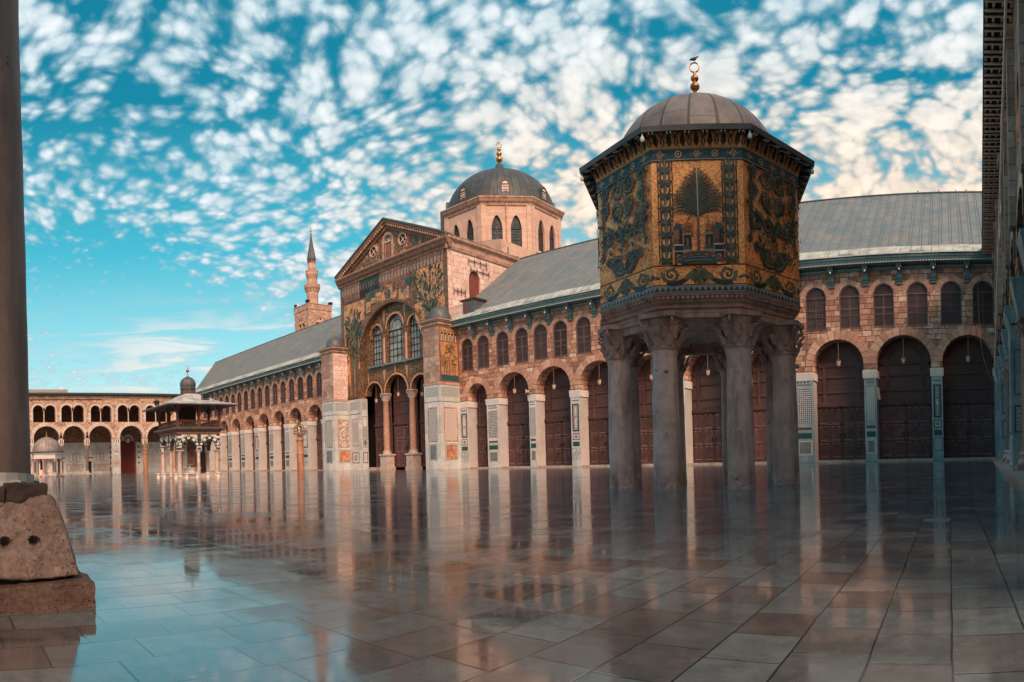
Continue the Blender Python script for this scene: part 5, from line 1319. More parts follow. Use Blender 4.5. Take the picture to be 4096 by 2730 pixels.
# architrave, ceiling and inner ring
mb = MB()
octring(mb, KX, KY, KA, [(2.62, 4.5), (2.72, 4.52), (2.72, 4.62), (2.8, 4.64), (2.8, 4.74), (2.88, 4.76), (2.88, 4.82), (3.02, 4.9), (3.05, 4.95), (2.4, 4.96)], 'carved_stone')
for k in range(8):
    F = face(k, 2.9); hs = 2.9*sin(pi/8)
    for i in range(18): u = -hs+2*hs*(i+.5)/18; fbox(mb, F, u-.03, u+.03, -.1, .02, 4.83, 4.88, 'carved_stone')
mb.make('architrave', K)
mb = MB()
for k in range(8):
    P = octp(2.5, KX, KY, KA); (xa, ya), (xb, yb) = P[k], P[(k+1) % 8]; dx, dy = xb-xa, yb-ya; l = hypot(dx, dy); nx, ny = dy/l*.16, -dx/l*.16
    for z0, z1, w in ((4.2, 4.4, 1.0), (4.4, 4.51, 1.25)):
        vs = [(xa+nx*w, ya+ny*w, z0), (xb+nx*w, yb+ny*w, z0), (xb-nx*w, yb-ny*w, z0), (xa-nx*w, ya-ny*w, z0)]
        mb.add(vs + [(x, y, z1) for x, y, _ in vs], [(0,3,2,1), (4,5,6,7), (0,1,5,4), (1,2,6,5), (2,3,7,6), (3,0,4,7)], 'carved_stone') if k not in (7, 0, 1) or z0 > 4.3 else None
octring(mb, KX, KY, KA, [(2.62, 4.6), (2.62, 4.505)], 'soffit_grey'); mb.make('ceiling', K)
for k, (x, y) in enumerate(octp(2.5, KX, KY, KA)):
    mb = MB(); R = random.Random(k); n = 28; rg = []
    for j in range(19):
        t = j/18; z = 3.62*t; r = .365-.045*t**1.3+(.012 if j == 0 else 0)
        if t > .965: r = .365
        rg.append([(x+(r+.012*noise.noise(Vector((cos(2*pi*i/n)*2+k*7, sin(2*pi*i/n)*2, z*2))))*cos(2*pi*i/n), y+(r+.012*noise.noise(Vector((cos(2*pi*i/n)*2+k*7, sin(2*pi*i/n)*2, z*2))))*sin(2*pi*i/n), z) for i in range(n)])
    mb.rings(rg, 'treasury_column'); c = mb.make('column', K, smooth=True)
    mb = MB(); capital(mb, x, y, 3.6, .9, .36, 'carved_stone', R=.56, rot=KA+pi/8+k*pi/4-pi/4+pi/4); mb.make('capital', c)
# letter plates on the two front columns
def plate(ch, x, y, z):
    a = atan2(-y, -x); mb = MB(); nx, ny = cos(a), sin(a)
    F = lambda u, d, zz: (x+nx*(.362-d)-ny*u, y+ny*(.362-d)+nx*u, z+zz)
    fbox(mb, F, -.045, .045, -.012, 0, -.05, .05, 'stone_white'); D = Draw(mb, F, base=-.014)
    if ch == 'A': D.rib([(-.025, -.03), (0, .035)], .013, 'ink_dark', taper=False); D.rib([(0, .035), (.025, -.03)], .013, 'ink_dark', taper=False); D.rect(-.015, .015, -.012, -.002, 'ink_dark')
    else: D.rect(-.028, -.015, -.032, .035, 'ink_dark'); D.rect(.015, .028, -.032, .035, 'ink_dark'); D.rect(-.015, .015, -.004, .008, 'ink_dark')
    D.disc((0, -.085), .02, 'stone_white', 8); fbox(mb, F, -.02, .02, -.008, 0, -.1, -.07, 'stone_grey')
    return mb
P8 = octp(2.5, KX, KY, KA)
plate('A', *P8[7], 1.45).make('letter_plate', K); plate('H', *P8[0], 1.45).make('letter_plate', K)
b = pigeon_mesh(); bird = b.make('pigeon', None); bird.location = (KX, KY, top_k+.01); bird.rotation_euler[2] = KC; bird.scale = (.8, .8, .8); tag(bird, 'dark pigeon perched on the finial ring of the gold mosaic pavilion', 'pigeon')
PIG = bird

# ================================================================ ablution fountain pavilion
fx0, fx1, fy0, fy1 = -54.6, -50.0, 18.9, 22.75
A = thing('fountain_pavilion', ((fx0+fx1)/2, (fy0+fy1)/2, 0), 'two-storey ablution pavilion with black and white striped arches, wooden gallery and small ribbed dome', 'pavilion')
ZM = [(0, 0), (.42, .38), (3.48, 2.37), (5.15, 3.75), (5.7, 4.34), (6.42, 4.85), (7.55, 6.2), (8.05, 6.5), (9.15, 7.3), (9.9, 7.95), (11.25, 8.95), (20, 17.5)]
def zf(z):
    for (p, q), (r, t) in zip(ZM, ZM[1:]):
        if z <= r: return q+(t-q)*(z-p)/(r-p)
MB.gx = lambda x, y, z: (x, y, zf(max(0, z)))
AX, AY = (fx0+fx1)/2, (fy0+fy1)/2
mb = MB(); mb.box(fx0-.3, fx1+.3, fy0-.3, fy1+.3, 0, .13, 'base_pale'); mb.box(fx0+.15, fx1-.15, fy0+.15, fy1-.15, .13, .38, 'step_stone'); mb.make('platform', A)
mb = MB(); mb.lathe([(1.0, .38), (1.05, 1.0), (1.15, 1.05), (1.15, 1.15), (.95, 1.15), (.95, .9), (.12, .9), (.12, 1.5), (.35, 1.6), (.4, 1.68), (.1, 1.68)], AX, AY, 8, 'marble_clad'); mb.make('basin', A)
def pcol(x, y, r, parent):
    mb = MB(); mb.lathe([(r, .42), (r*.86, 3.05)], x, y, 16, 'column_pale'); mb.lathe([(r*1.35, .13), (r*1.35, .22), (r*1.1, .3), (r*1.2, .38), (r, .44)], x, y, 16, 'column_pale')
    c = mb.make('column', parent, smooth=True); mb = MB(); mb.lathe([(r*.9, 3.05), (r*1.0, 3.1), (r*.95, 3.15), (r*1.35, 3.35), (r*1.55, 3.38)], x, y, 12, 'column_pale'); mb.box(x-r*1.5, x+r*1.5, y-r*1.5, y+r*1.5, 3.38, 3.48, 'column_pale'); mb.make('capital', c)
for x in (fx0+.2, fx1-.2):
    for y in (fy0+.2, AY, fy1-.2): pcol(x, y, .2 if y != AY else .15, A)
for y in (fy0+.2, fy1-.2): pcol(AX, y, .15, A)
def ablaq(F, L, nb, name):
    """striped arcade wall of length L with nb pointed arches"""
    w = L/nb; mb = MB(); ops = [dict(c=w*(i+.5), w=w*.38, z=0, s=3.85, r=w*.40, pt=1) for i in range(nb)]
    wall_open(mb, F, 0, L, 3.48, 5.15, ops, .35, 'stone_white', 'stone_black', back=True)
    for o in ops:
        c = o['c']; us = 11
        for i in range(us):
            a0, a1 = pi*i/us, pi*(i+1)/us; P = []
            for a, k in ((a0, 1.0), (a1, 1.0), (a1, 1.32), (a0, 1.32)):
                u = c-o['w']*k*cos(a); oo = dict(c=c, w=o['w']*k, s=3.85, r=o['r']*k+.02, pt=1); P.append((u, arch_top(oo, u)))
            mb.add([F(u, d, z) for d in (-.02, .36) for u, z in P], [(0,1,2,3), (4,5,6,7)], 'stone_black' if i % 2 == 0 else 'stone_white')
        D = Draw(mb, F, base=-.024); D.arc((c, 3.87), o['w']*1.36, 0, pi, .05, 'stone_black', 16, taper=False); D.arc((c, 5.0), .1, 0, 2*pi, .06, 'stone_black', 12, taper=False)
    D = Draw(mb, F, base=-.01)
    for i in range(nb+1):
        u = w*i; h = .17 if 0 < i < nb else .3
        ua, ub = max(0, u-h), min(L, u+h)
        for j in range(7): D.rect(ua, ub, 3.48+.24*j, 3.48+.24*(j+1), 'stone_black' if (j % 2 == 0 or 0 < i < nb and j > 1) else 'stone_white')
    D.rect(0, L, 5.07, 5.15, 'stone_black'); mb.make(name, A)
ablaq(lambda u, d, z: (fx1-d, fy0+u, z), fy1-fy0, 2, 'striped_wall'); ablaq(lambda u, d, z: (fx0+u, fy0+d, z), fx1-fx0, 2, 'striped_wall')
ablaq(lambda u, d, z: (fx0+d, fy1-u, z), fy1-fy0, 2, 'striped_wall'); ablaq(lambda u, d, z: (fx1-u, fy1-d, z), fx1-fx0, 2, 'striped_wall')
def sq(mb, e0, z0, e1, z1, m, X=(fx0, fx1), Y=(fy0, fy1)):
    vs = [(X[0]-e0, Y[0]-e0, z0), (X[1]+e0, Y[0]-e0, z0), (X[1]+e0, Y[1]+e0, z0), (X[0]-e0, Y[1]+e0, z0), (X[0]-e1, Y[0]-e1, z1), (X[1]+e1, Y[0]-e1, z1), (X[1]+e1, Y[1]+e1, z1), (X[0]-e1, Y[1]+e1, z1)]
    mb.add(vs, [(0,3,2,1),(4,5,6,7),(0,1,5,4),(1,2,6,5),(2,3,7,6),(3,0,4,7)], m)
def fringe(mb, e, z, m, st=.11, h=.07):
    for X0, X1, ax in ((fx0-e, fx1+e, 0), (fy0-e, fy1+e, 1)):
        n = int((X1-X0)/st)
        for i in range(n):
            u = X0+(X1-X0)*i/n
            for o in ((fy0-e, fy1+e) if ax == 0 else (fx0-e, fx1+e)):
                if ax == 0: mb.box(u, u+st*.55, o-.03, o+.03, z-h, z, m)
                else: mb.box(o-.03, o+.03, u, u+st*.55, z-h, z, m)
mb = MB(); sq(mb, .03, 5.15, .03, 5.28, 'wood_orange'); sq(mb, .05, 5.28, .35, 5.55, 'wood_brown'); sq(mb, .42, 5.55, .4, 5.62, 'lead_dome'); sq(mb, .4, 5.62, .1, 5.72, 'lead_dome'); fringe(mb, .42, 5.56, 'lead_dome', .13); mb.make('cornice', A)
# gallery: posts, balustrade
def gpt(q, n): 
    return q
for (x, y) in [(x, y) for x in (fx0, AX, fx1) for y in (fy0, AY, fy1) if not (x == AX and y == AY)] + [(fx0, fy0+.95), (fx1, fy0+1.9)][:1]:
    mb = MB(); mb.box(x-.09, x+.09, y-.09, y+.09, 5.7, 7.75, 'wood_brown')
    for dx, dy in ((1, 0), (-1, 0), (0, 1), (0, -1)):
        mb.tube([(x, y, 7.0), (x+dx*.35, y+dy*.35, 7.4), (x+dx*.6, y+dy*.6, 7.75)], .05, 4, 'wood_brown')
    mb.make('post', A)
for (xa, ya, xb, yb) in ((fx0, fy0, fx1, fy0), (fx1, fy0, fx1, fy1), (fx1, fy1, fx0, fy1), (fx0, fy1, fx0, fy0)):
    mb = MB(); mb.tube([(xa, ya, 6.42), (xb, yb, 6.42)], .055, 4, 'wood_brown'); mb.tube([(xa, ya, 5.8), (xb, yb, 5.8)], .05, 4, 'wood_brown'); L = hypot(xb-xa, yb-ya); n = int(L/.17)
    for i in range(1, n): t = i/n; x, y = xa+(xb-xa)*t, ya+(yb-ya)*t; mb.lathe([(.02, 5.8), (.05, 5.95), (.025, 6.08), (.03, 6.2), (.05, 6.3), (.02, 6.4)], x, y, 5, 'wood_brown')
    mb.make('balustrade', A)
mb = MB(); mb.box(AX-.5, AX+.5, AY-.5, AY+.5, 5.7, 7.9, 'wood_dark'); mb.make('stair_box', A)
mb = MB(); sq(mb, 1.22, 7.52, 1.2, 7.6, 'lead_roof_small'); sq(mb, 1.2, 7.6, .1, 8.05, 'lead_roof_small'); sq(mb, .1, 8.05, -1.35, 9.15, 'lead_roof_small'); sq(mb, 1.15, 7.5, .0, 7.72, 'wood_dark'); fringe(mb, 1.21, 7.56, 'lead_dome', .16, .1)
rf = mb.make('roof', A)
mb = MB(); mb.lathe([(.62, 9.1), (.62, 9.65), (.7, 9.7), (.72, 9.85), (.66, 9.9)], AX, AY, 12, 'lead_dome')
for k in range(12): a = 2*pi*k/12; mb.box(AX+.62*cos(a)-.05, AX+.62*cos(a)+.05, AY+.62*sin(a)-.05, AY+.62*sin(a)+.05, 9.2, 9.6, 'wood_brown')
mb.lathe([(.66, 9.9), (.72, 10.15), (.72, 10.4), (.62, 10.75), (.42, 11.0), (.2, 11.15), (.07, 11.25)], AX, AY, 14, 'lead_dome'); mb.make('lantern_dome', rf)
mb = MB(); finial(mb, AX, AY, 11.2, [(.05, .1), (.05, .06), (.16, .1)], .03, .14, 'copper_metal', rz=.9); mb.make('finial', rf, smooth=True)
MB.gx = None
floodlight((fx1-.15, AY+.7, 6.72), 'dark floodlight standing on the west slope of the ablution pavilion roof', pi/2, 1.0)
floodlight((fx0+1.6, fy0-.7, 6.38), 'dark floodlight on the left edge of the ablution pavilion roof', 0, 1.0)
for i in range(7):
    x, y = [(fx1+1.0, fy0-.6+i*.95) for i in range(5)][i] if i < 5 else (fx1-1.0-(i-5)*1.6, fy0-.9)
    tt = thing('stone_stool', (x, y, 0), 'short round white stone stool in the row around the ablution pavilion', 'stool', 'stone stools around the ablution pavilion', keep=True)
    mb = MB(); mb.lathe([(.15, 0), (.13, .3)], 0, 0, 10, 'stone_white'); mb.make('stem', tt, local=True); mb = MB(); mb.lathe([(.14, .3), (.22, .36), (.22, .44), (0, .44)], 0, 0, 10, 'stone_white'); mb.make('seat', tt, local=True)

# ================================================================ small domed kiosk on the far left
CX, CY = -90.5, 14.2
t = thing('domed_kiosk', (CX, CY, 0), 'small white octagonal kiosk with a pale ribbed dome and gold spire, at the far left', 'kiosk')
mb = MB(); mb.lathe([(2.35, 0), (2.35, .25)], CX, CY, 8, 'base_pale', ph=pi/8); mb.make('platform', t)
mb = MB(); mb.lathe([(2.2, 2.55), (2.2, 3.2), (2.3, 3.25), (2.45, 3.4), (2.3, 3.42)], CX, CY, 8, 'stone_white', ph=pi/8); mb.lathe([(2.45, 3.42), (2.6, 3.45), (2.6, 3.56), (2.2, 3.6)], CX, CY, 8, 'lead_dome', ph=pi/8); mb.make('entablature', t)
for k in range(8):
    a = pi/8+k*pi/4; x, y = CX+2.05*cos(a), CY+2.05*sin(a); m = ('column_grey', 'column_pale', 'column_grey', 'column_pink')[k % 4]
    mb = MB(); mb.lathe([(.2, .6), (.17, 2.1)], x, y, 12, m); c = mb.make('column', t, smooth=True); mb = MB(); mb.lathe([(.28, .25), (.28, .35), (.2, .42), (.25, .5), (.2, .6)], x, y, 10, 'base_pale'); mb.make('base', c)
    mb = MB(); capital(mb, x, y, 2.1, .45, .19, 'carved_stone', leaves=6); mb.make('capital', c)
mb = MB(); mb.lathe([(1.35, .25), (1.35, 2.6)], CX, CY, 8, 'stone_white', ph=pi/8)
for k in range(8):
    a = k*pi/4; nx, ny = cos(a), sin(a); F = (lambda nx, ny: lambda u, d, z: (CX+nx*(1.25-d)-ny*u, CY+ny*(1.25-d)+nx*u, z))(nx, ny)
    if k % 2: fbox(mb, F, -.3, .3, -.02, 0, 1.0, 2.5, 'dark_void')
    else: D = Draw(mb, F, base=-.02); D.box(-.35, .35, .5, 1.2, .04, 'stone_red'); D.box(-.35, .35, 1.4, 2.3, .04, 'stone_red')
mb.make('chamber', t)
mb = MB(); mb.lathe([(2.1, 3.55), (2.08, 3.9), (1.95, 4.4), (1.7, 4.85), (1.3, 5.25), (.8, 5.52), (.3, 5.68), (0, 5.75)], 0, 0, 32); dm = mb.make('dome', t, smooth=True, local=True, mat='kiosk_lead'); ORG[dm.name] = (CX, CY, 0)
mb = MB(); finial(mb, CX, CY, 5.7, [(.13, .05), (.1, .05), (.07, .2)], .035, .05, 'gold_metal'); mb.make('finial', dm, smooth=True)

# ================================================================ east arcade, closing the court on the left
E_ = thing('east_arcade', (-120, 22, 0), 'two-storey stone arcade with paired upper arches, closing the far left side of the court', 'building')
FE = lambda u, d, z: (-120-d, u, z)
lowb = [(3.2, 2.2), (8.3, 2.3), (13.2, 1.9), (18.85, 2.5), (24.16, 2.2), (29.42, 2.3), (35.65, 2.35), (41.5, 2.6), (47.3, 2.2)]
pairs = [(2.1, 4.3), (7.2, 9.4), (12.2, 14.3), (17.3, 19.65), (22.8, 25.2), (28.5, 30.75), (34.0, 36.45), (39.7, 42.1), (46.0, 48.2)]
ops = [dict(c=c, w=w, z=0, s=7.0, r=2.35 if w > 2 else w) for c, w in lowb]
for a, b in pairs:
    h = (b-a)/2-.17
    ops += [dict(c=a, w=h, z=10.1, s=12.35, r=h, nr=1), dict(c=b, w=h, z=10.1, s=12.35, r=h, nl=1), dict(c=(a+b)/2, w=(b-a)/2-h, z=10.1, s=12.35, r=0, nl=1, nr=1)]
mb = MB(); wall_open(mb, FE, 0, 50.4, 6.7, 15.35, ops, .95, 'arcade_stone', 'arcade_stone', back=True); mb.make('wall', E_)
for c, w in lowb:
    r = MB(); ring(r, FE, c, w, 7.0, 2.35 if w > 2 else w, .62, 15, 'voussoir_pale', gap=.012); r.make('arch', E_)
for a, b in pairs:
    h = (b-a)/2-.17; r = MB()
    for c in (a, b): ring(r, FE, c, h, 12.35, h, .36, 9, 'voussoir_pale', d0=-.015)
    for e in (a-h, b+h):
        s = -1 if e < (a+b)/2 else 1
        for j in range(5): fbox(r, FE, min(e, e+s*(.3+.2*(j % 2))), max(e, e+s*(.3+.2*(j % 2))), -.012, 0, 10.1+.45*j, 10.53+.45*j, 'voussoir_pale')
    r.make('window_arch', E_)
    c = MB(); c.lathe([(.16, 10.1), (.16, 10.2), (.12, 10.25), (.11, 12.0), (.15, 12.1), (.2, 12.3), (.2, 12.36)], -120.45, (a+b)/2, 10, 'column_pale'); c.make('colonnette', E_)
edges = [(lowb[i][0]+lowb[i][1], lowb[i+1][0]-lowb[i+1][1]) for i in range(len(lowb)-1)]
for i, (a, b) in enumerate(edges):
    c = (a+b)/2
    if i in (2, 5, 8) or b-a > 1.2:
        p = MB(); fbox(p, FE, a, b, -.05, .95, 0, 6.7, 'marble_clad'); po = p.make('pier', E_); q = MB(); D = Draw(q, FE, base=-.06); w = b-a
        for j in range(7): D.rect(a+w*j/7, a+w*(j+1)/7, 6.1, 6.65, 'stone_red' if j % 2 else 'stone_white')
        D.box(a+.2, b-.2, 5.0, 5.9, .1, 'inlay_brown'); D.disc((c, 5.45), .3, 'inlay_grey', 12); D.box(a+.2, b-.2, 3.0, 4.9, .14, 'checker_inlay'); D.rect(a+.5, b-.5, 4.1, 4.6, 'tess_grey'); D.rect(a+.5, b-.5, 3.2, 3.7, 'inlay_grey')
        D.box(a+.22, b-.22, 1.45, 2.8, .08, 'stone_red'); D.disc((c, 2.12), .42, 'onyx', 14); q.make('inlay_panel', po)
    else:
        p = MB(); m = 'column_grey' if i in (3, 4) else 'column_pink'
        p.lathe([(.33, .7), (.29, 4.95)], -120.45, c, 16, m); cl = p.make('column', E_, smooth=True)
        p = MB(); p.box(-120.95, -119.95, c-.5, c+.5, 0, .25, 'base_pale'); attic_base(p, -120.45, c, .25, .45, .34, 'base_pale'); p.make('base', cl)
        p = MB(); capital(p, -120.45, c, 4.95, .65, .31, 'column_pink'); p.make('capital', cl)
        p = MB(); sq(p, 0, 5.6, .0, 5.7, 'stone_white', X=(-120.8, -120.1), Y=(c-.38, c+.38)); sq(p, .0, 5.7, .1, 6.72, 'stone_white', X=(-120.85, -120.05), Y=(c-.42, c+.42)); D = Draw(p, lambda u, d, z: (-119.95-d+.0-(6.7-z)*.08, u, z), base=-.02)
        for j in (1, 3): D.rect(c-.42+.17*j, c-.25+.17*j, 5.8, 6.65, 'stone_red')
        p.make('impost', cl)
mb = MB(); mb.box(-127.3, -127, -2, 64, 0, 15.2, 'rear_stone'); mb.box(-127, -120.95, -2, 50.4, 9.6, 9.9, 'rear_stone'); mb.box(-127, -119.9, -2, 50.4, 15.2, 15.35, 'wood_dark'); mb.make('rear_wall', E_)
mb = MB(); FR = lambda u, d, z: (-126.95-d, u, z); fbox(mb, FR, 0, 33.0, -.04, 0, 0, 6.4, 'marble_clad'); fbox(mb, FR, 38.6, 50, -.04, 0, 0, 6.4, 'marble_clad')
D = Draw(mb, FR, base=-.05)
for c in (19.8, 25.6, 31.3):
    for (a, b, z0, z1) in ((-1.05, -.45, 2.6, 4.2), (-.3, .3, 3.0, 4.2), (.45, 1.05, 2.6, 4.2), (-.3, .3, 2.3, 2.85)): D.box(c+a, c+b, z0, z1, .06, 'stone_red'); D.rect(c+a+.08, c+b-.08, z0+.08, z1-.08, 'stone_white')
    D.box(c-1.7, c+1.7, .6, 2.0, .06, 'stone_red'); D.box(c-.95, c+.95, .75, 1.85, .05, 'stone_red'); D.rect(c-.85, c+.85, .85, 1.75, 'base_pale'); D.box(c-1.55, c-1.15, .75, 1.85, .04, 'stone_red'); D.box(c+1.15, c+1.55, .75, 1.85, .04, 'stone_red')
    D.rect(c-.95, c-.75, 4.6, 5.6, 'carved_stone')
for c in (22.7, 28.5): D.rect(c-.55, c+.55, 0, 2.6, 'dark_void'); D.box(c-.75, c+.75, 0, 2.95, .12, 'stone_white'); D.rect(c-.9, c+.9, 3.2, 3.45, 'tess_teal')
for c in (33.2, 39.2):
    for j in range(9): D.dia((c, 1.6+.55*j), .26, .26, 'stone_black' if j % 2 else 'stone_white')
mb.make('marble_dado', E_)
mb = MB(); fbox(mb, FR, 33.7, 38.2, -.1, 0, 0, 6.6, 'carpet_red')
for j in range(6): fbox(mb, FR, 33.9+.72*j, 34.4+.72*j, -.14, -.1, .3, 6.0, 'carpet_red')
dr_ = mb.make('door', E_); mb = MB(); D = Draw(mb, FR, base=-.16)
for s, c in ((0, 36.9), (0, 34.9)):
    D.disc((c, 6.7), .45, 'lamp_glass', 12)
    for i in range(13):
        a = pi*i/13+.12; 
        for r0, col in ((.5, 'stain_glass_green'), (.95, 'tess_white'), (1.3, 'stain_glass_red'), (1.65, 'stain_glass_blue' if i % 2 else 'stain_glass_green')):
            D.rib([(c+r0*.9*cos(a), 6.7+r0*sin(a)), (c+(r0+.33)*.9*cos(a), 6.7+(r0+.33)*sin(a))], .2, col, taper=False)
mb.make('stained_fanlight', dr_)
mb = MB(); mb.box(-120.9, -119.35, 0, 50, 15.35, 15.5, 'roof_tar'); mb.box(-127.3, -119.5, -2, 50, 15.5, 15.7, 'roof_tar')
for i in range(66): mb.box(-119.95, -119.35, .3+.75*i, .42+.75*i, 15.15, 15.35, 'wood_dark')
mb.make('eave', E_)
mb = MB(); mb.box(-126, -121.5, 8, 23.4, 15.7, 16.55, 'salmon_grey'); mb.make('parapet', E_)
mb = MB(); mb.tube([(-119.9, 0, 14.35), (-119.9, 30, 14.45)], .06, 5, 'wood_dark')
for i in range(9): mb.tube([(-119.9, 16+1.6*i, 14.4), (-119.9, 16+1.6*i, 14.1)], .05, 4, 'wood_dark')
mb.make('timber_rail', E_)

# ================================================================ west arcade, on the right edge
WN = hypot(2.35, 50); wdx, wdy = -2.35/WN, -50/WN          # along the wall towards the camera
wnx, wny = -wdy, wdx                                       # into the wall (towards +x)
W_ = thing('west_arcade', (3.75, 50, 0), 'tall arcade seen edge-on at the right picture edge, with a deep coffered eave', 'building')
FWst = lambda u, d, z: (3.75+wdx*u+wnx*d, 50+wdy*u+wny*d, z)
cen = [2.3+4.7*k for k in range(10)]
cen = [c for c in cen]
ops = [dict(c=c, w=1.85, z=0, s=6.9, r=1.85) for c in cen]
for c in cen: ops += [dict(c=c-.75, w=.5, z=10.4, s=12.2, r=.5), dict(c=c+.75, w=.5, z=10.4, s=12.2, r=.5)]
mb = MB(); wall_open(mb, FWst, 0, 48.5, 6.6, 16.0, ops, .8, 'arcade_shaded', 'facade_mosaic', back=True); mb.make('wall', W_)
for i, c in enumerate(cen):
    r = MB(); ring(r, FWst, c, 1.85, 6.9, 1.85, .5, 15, 'facade_gold', d0=-.06, alt='tess_teal'); r.make('arch', W_)
    r = MB(); fbox(r, FWst, c+1.85+.2, c+2.85-.2, -.16-.05*(i % 3), 0, 8.4, 14.2+.4*(i % 2), 'buttress_brown'); fbox(r, FWst, c+2.0, c+2.7, -.3, 0, 14.2+.4*(i % 2), 14.7+.4*(i % 2), 'moulding'); fbox(r, FWst, c+2.05, c+2.3, -.12, .01, 7.2, 13.8, 'facade_mosaic'); r.make('pilaster', W_)
    r = MB(); D = Draw(r, FWst, base=-.03)
    for j in range(26): D.dia((c+1.98, 7.0+.3*j), .06, .14, 'facade_gold' if j % 2 else 'tess_teal')
    r.make('mosaic_border', W_)
for i, c in enumerate([c+2.35 for c in cen]):
    if i % 3 == 1 or i == 1:
        p = MB(); fbox(p, FWst, c-.8, c+.8, -.1, .8, 0, 5.9, 'marble_teal'); fbox(p, FWst, c-.85, c+.85, -.14, .85, .0, .9, 'marble_teal'); po = p.make('pier', W_); q = MB()
        for F, a, b in ((lambda u, d, z, c=c: FWst(c+.8-d, u, z), -.1, .8), (FWst, c-.8, c+.8)):
            D = Draw(q, F, base=-.004 if F is not FWst else -.104); D.box(a+.1, b-.1, 3.0, 4.9, .1, 'stone_grey'); D.rect(a+.2, b-.2, 5.1, 5.8, 'inlay_grey'); D.rect(a+.15, b-.15, 1.6, 2.5, 'inlay_grey'); D.box(a+.12, b-.12, 1.5, 2.6, .05, 'stone_black')
        q.make('inlay_panel', po)
        p = MB(); mould(p, FWst, c-.95, c+.95, [(0, 5.9), (-.12, 5.9), (-.3, 6.3), (-.3, 6.6), (.9, 6.6), (.9, 5.9)], 'marble_teal'); p.make('impost', W_)
    else:
        x, y, _ = FWst(c, .35, 0); p = MB(); p.lathe([(.3, .75), (.27, 4.7)], x, y, 16, 'column_pink' if i % 2 else 'column_grey'); cl = p.make('column', W_, smooth=True)
        p = MB(); fbox(p, FWst, c-.5, c+.5, -.15, .85, 0, .32, 'base_pale'); attic_base(p, x, y, .32, .43, .32, 'base_pale'); p.make('base', cl); p = MB(); capital(p, x, y, 4.7, .6, .29, 'carved_stone'); p.make('capital', cl)
        p = MB(); vs = [FWst(c+a, .35+b, z) for z, e in ((5.3, .36), (6.6, .62)) for a, b in ((-e, -e), (e, -e), (e, e), (-e, e))]
        p.add(vs, [(0,3,2,1),(4,5,6,7),(0,1,5,4),(1,2,6,5),(2,3,7,6),(3,0,4,7)], 'marble_teal'); p.make('impost', cl)
p = MB(); fbox(p, FWst, 0, .45, -.06, .8, 0, 6.6, 'marble_teal'); mould(p, FWst, -.05, .5, [(0, 6.0), (-.1, 6.0), (-.28, 6.6), (.8, 6.6), (.8, 6.0)], 'stone_white'); p.make('pier', W_)
mb = MB(); fbox(mb, FWst, 0, 48.5, 4.8, 5.0, 0, 10, 'marble_teal'); fbox(mb, FWst, 0, 48.5, .8, 5, 9.3, 9.5, 'rear_stone'); mb.make('rear_wall', W_)
mb = MB(); fbox(mb, FWst, 8, 48.5, -.55, 4.8, 0.0, .13, 'step_stone'); mb.make('step', W_)
mb = MB(); fbox(mb, FWst, -.9, 48.5, -.98, .9, 15.95, 16.1, 'wood_black'); fbox(mb, FWst, -.9, 48.5, -1.0, -.96, 15.75, 16.2, 'roof_tar'); ev = mb.make('eave', W_)
for i in range(64):
    u = .2+.75*i; mb = MB()
    fbox(mb, FWst, u, u+.3, -.96, 0, 15.72, 15.95, 'wood_black'); 
    for d in (-.95, -.70, -.40, -.1): fbox(mb, FWst, u+.3, u+.75, d, d+.09, 15.8, 15.95, 'strip_cream')
    fbox(mb, FWst, u+.26, u+.32, -.96, -.02, 15.68, 15.76, 'strip_cream'); fbox(mb, FWst, u-.02, u+.04, -.96, -.02, 15.68, 15.76, 'strip_cream')
    fbox(mb, FWst, u+.3, u+.75, -.5, -.46, 15.72, 15.95, 'wood_black'); fbox(mb, FWst, u+.32, u+.73, -.42, -.14, 15.925, 15.948, 'soffit_panel')
    mb.make('beam', ev)
mb = MB(); b = FWst(24.5, -.45, 6.4); a = FWst(14, -.3, 9.5)
mb.tube([FWst(9, -.35, 6.2), FWst(30, -.3, 15.4)], .05, 6, 'strip_cream'); mb.make('stay_rod', W_)
bx, by, _ = FWst(28.5, -.35, 0)
t = thing('crowd_barrier', (bx, by, .13), 'white tubular metal barrier against the right arcade', 'barrier', keep=True, rz=atan2(wdy, wdx))
mb = MB(); mb.tube([(-1, 0, 0), (-1, 0, 1.05), (-.9, 0, 1.12), (.9, 0, 1.12), (1, 0, 1.05), (1, 0, 0)], .022, 6, 'paint_white'); mb.tube([(-1, 0, .2), (1, 0, .2)], .02, 6, 'paint_white'); fr_ = mb.make('rail_frame', t, local=True)
mb = MB()
for i in range(14): mb.tube([(-.86+.13*i, 0, .2), (-.86+.13*i, 0, 1.1)], .01, 5, 'paint_white')
mb.make('bars', t, local=True); 
for x in (-.8, .8): mb = MB(); mb.tube([(x, -.25, .02), (x, 0, .1), (x, .25, .02)], .02, 5, 'paint_white'); mb.make('foot', t, local=True)


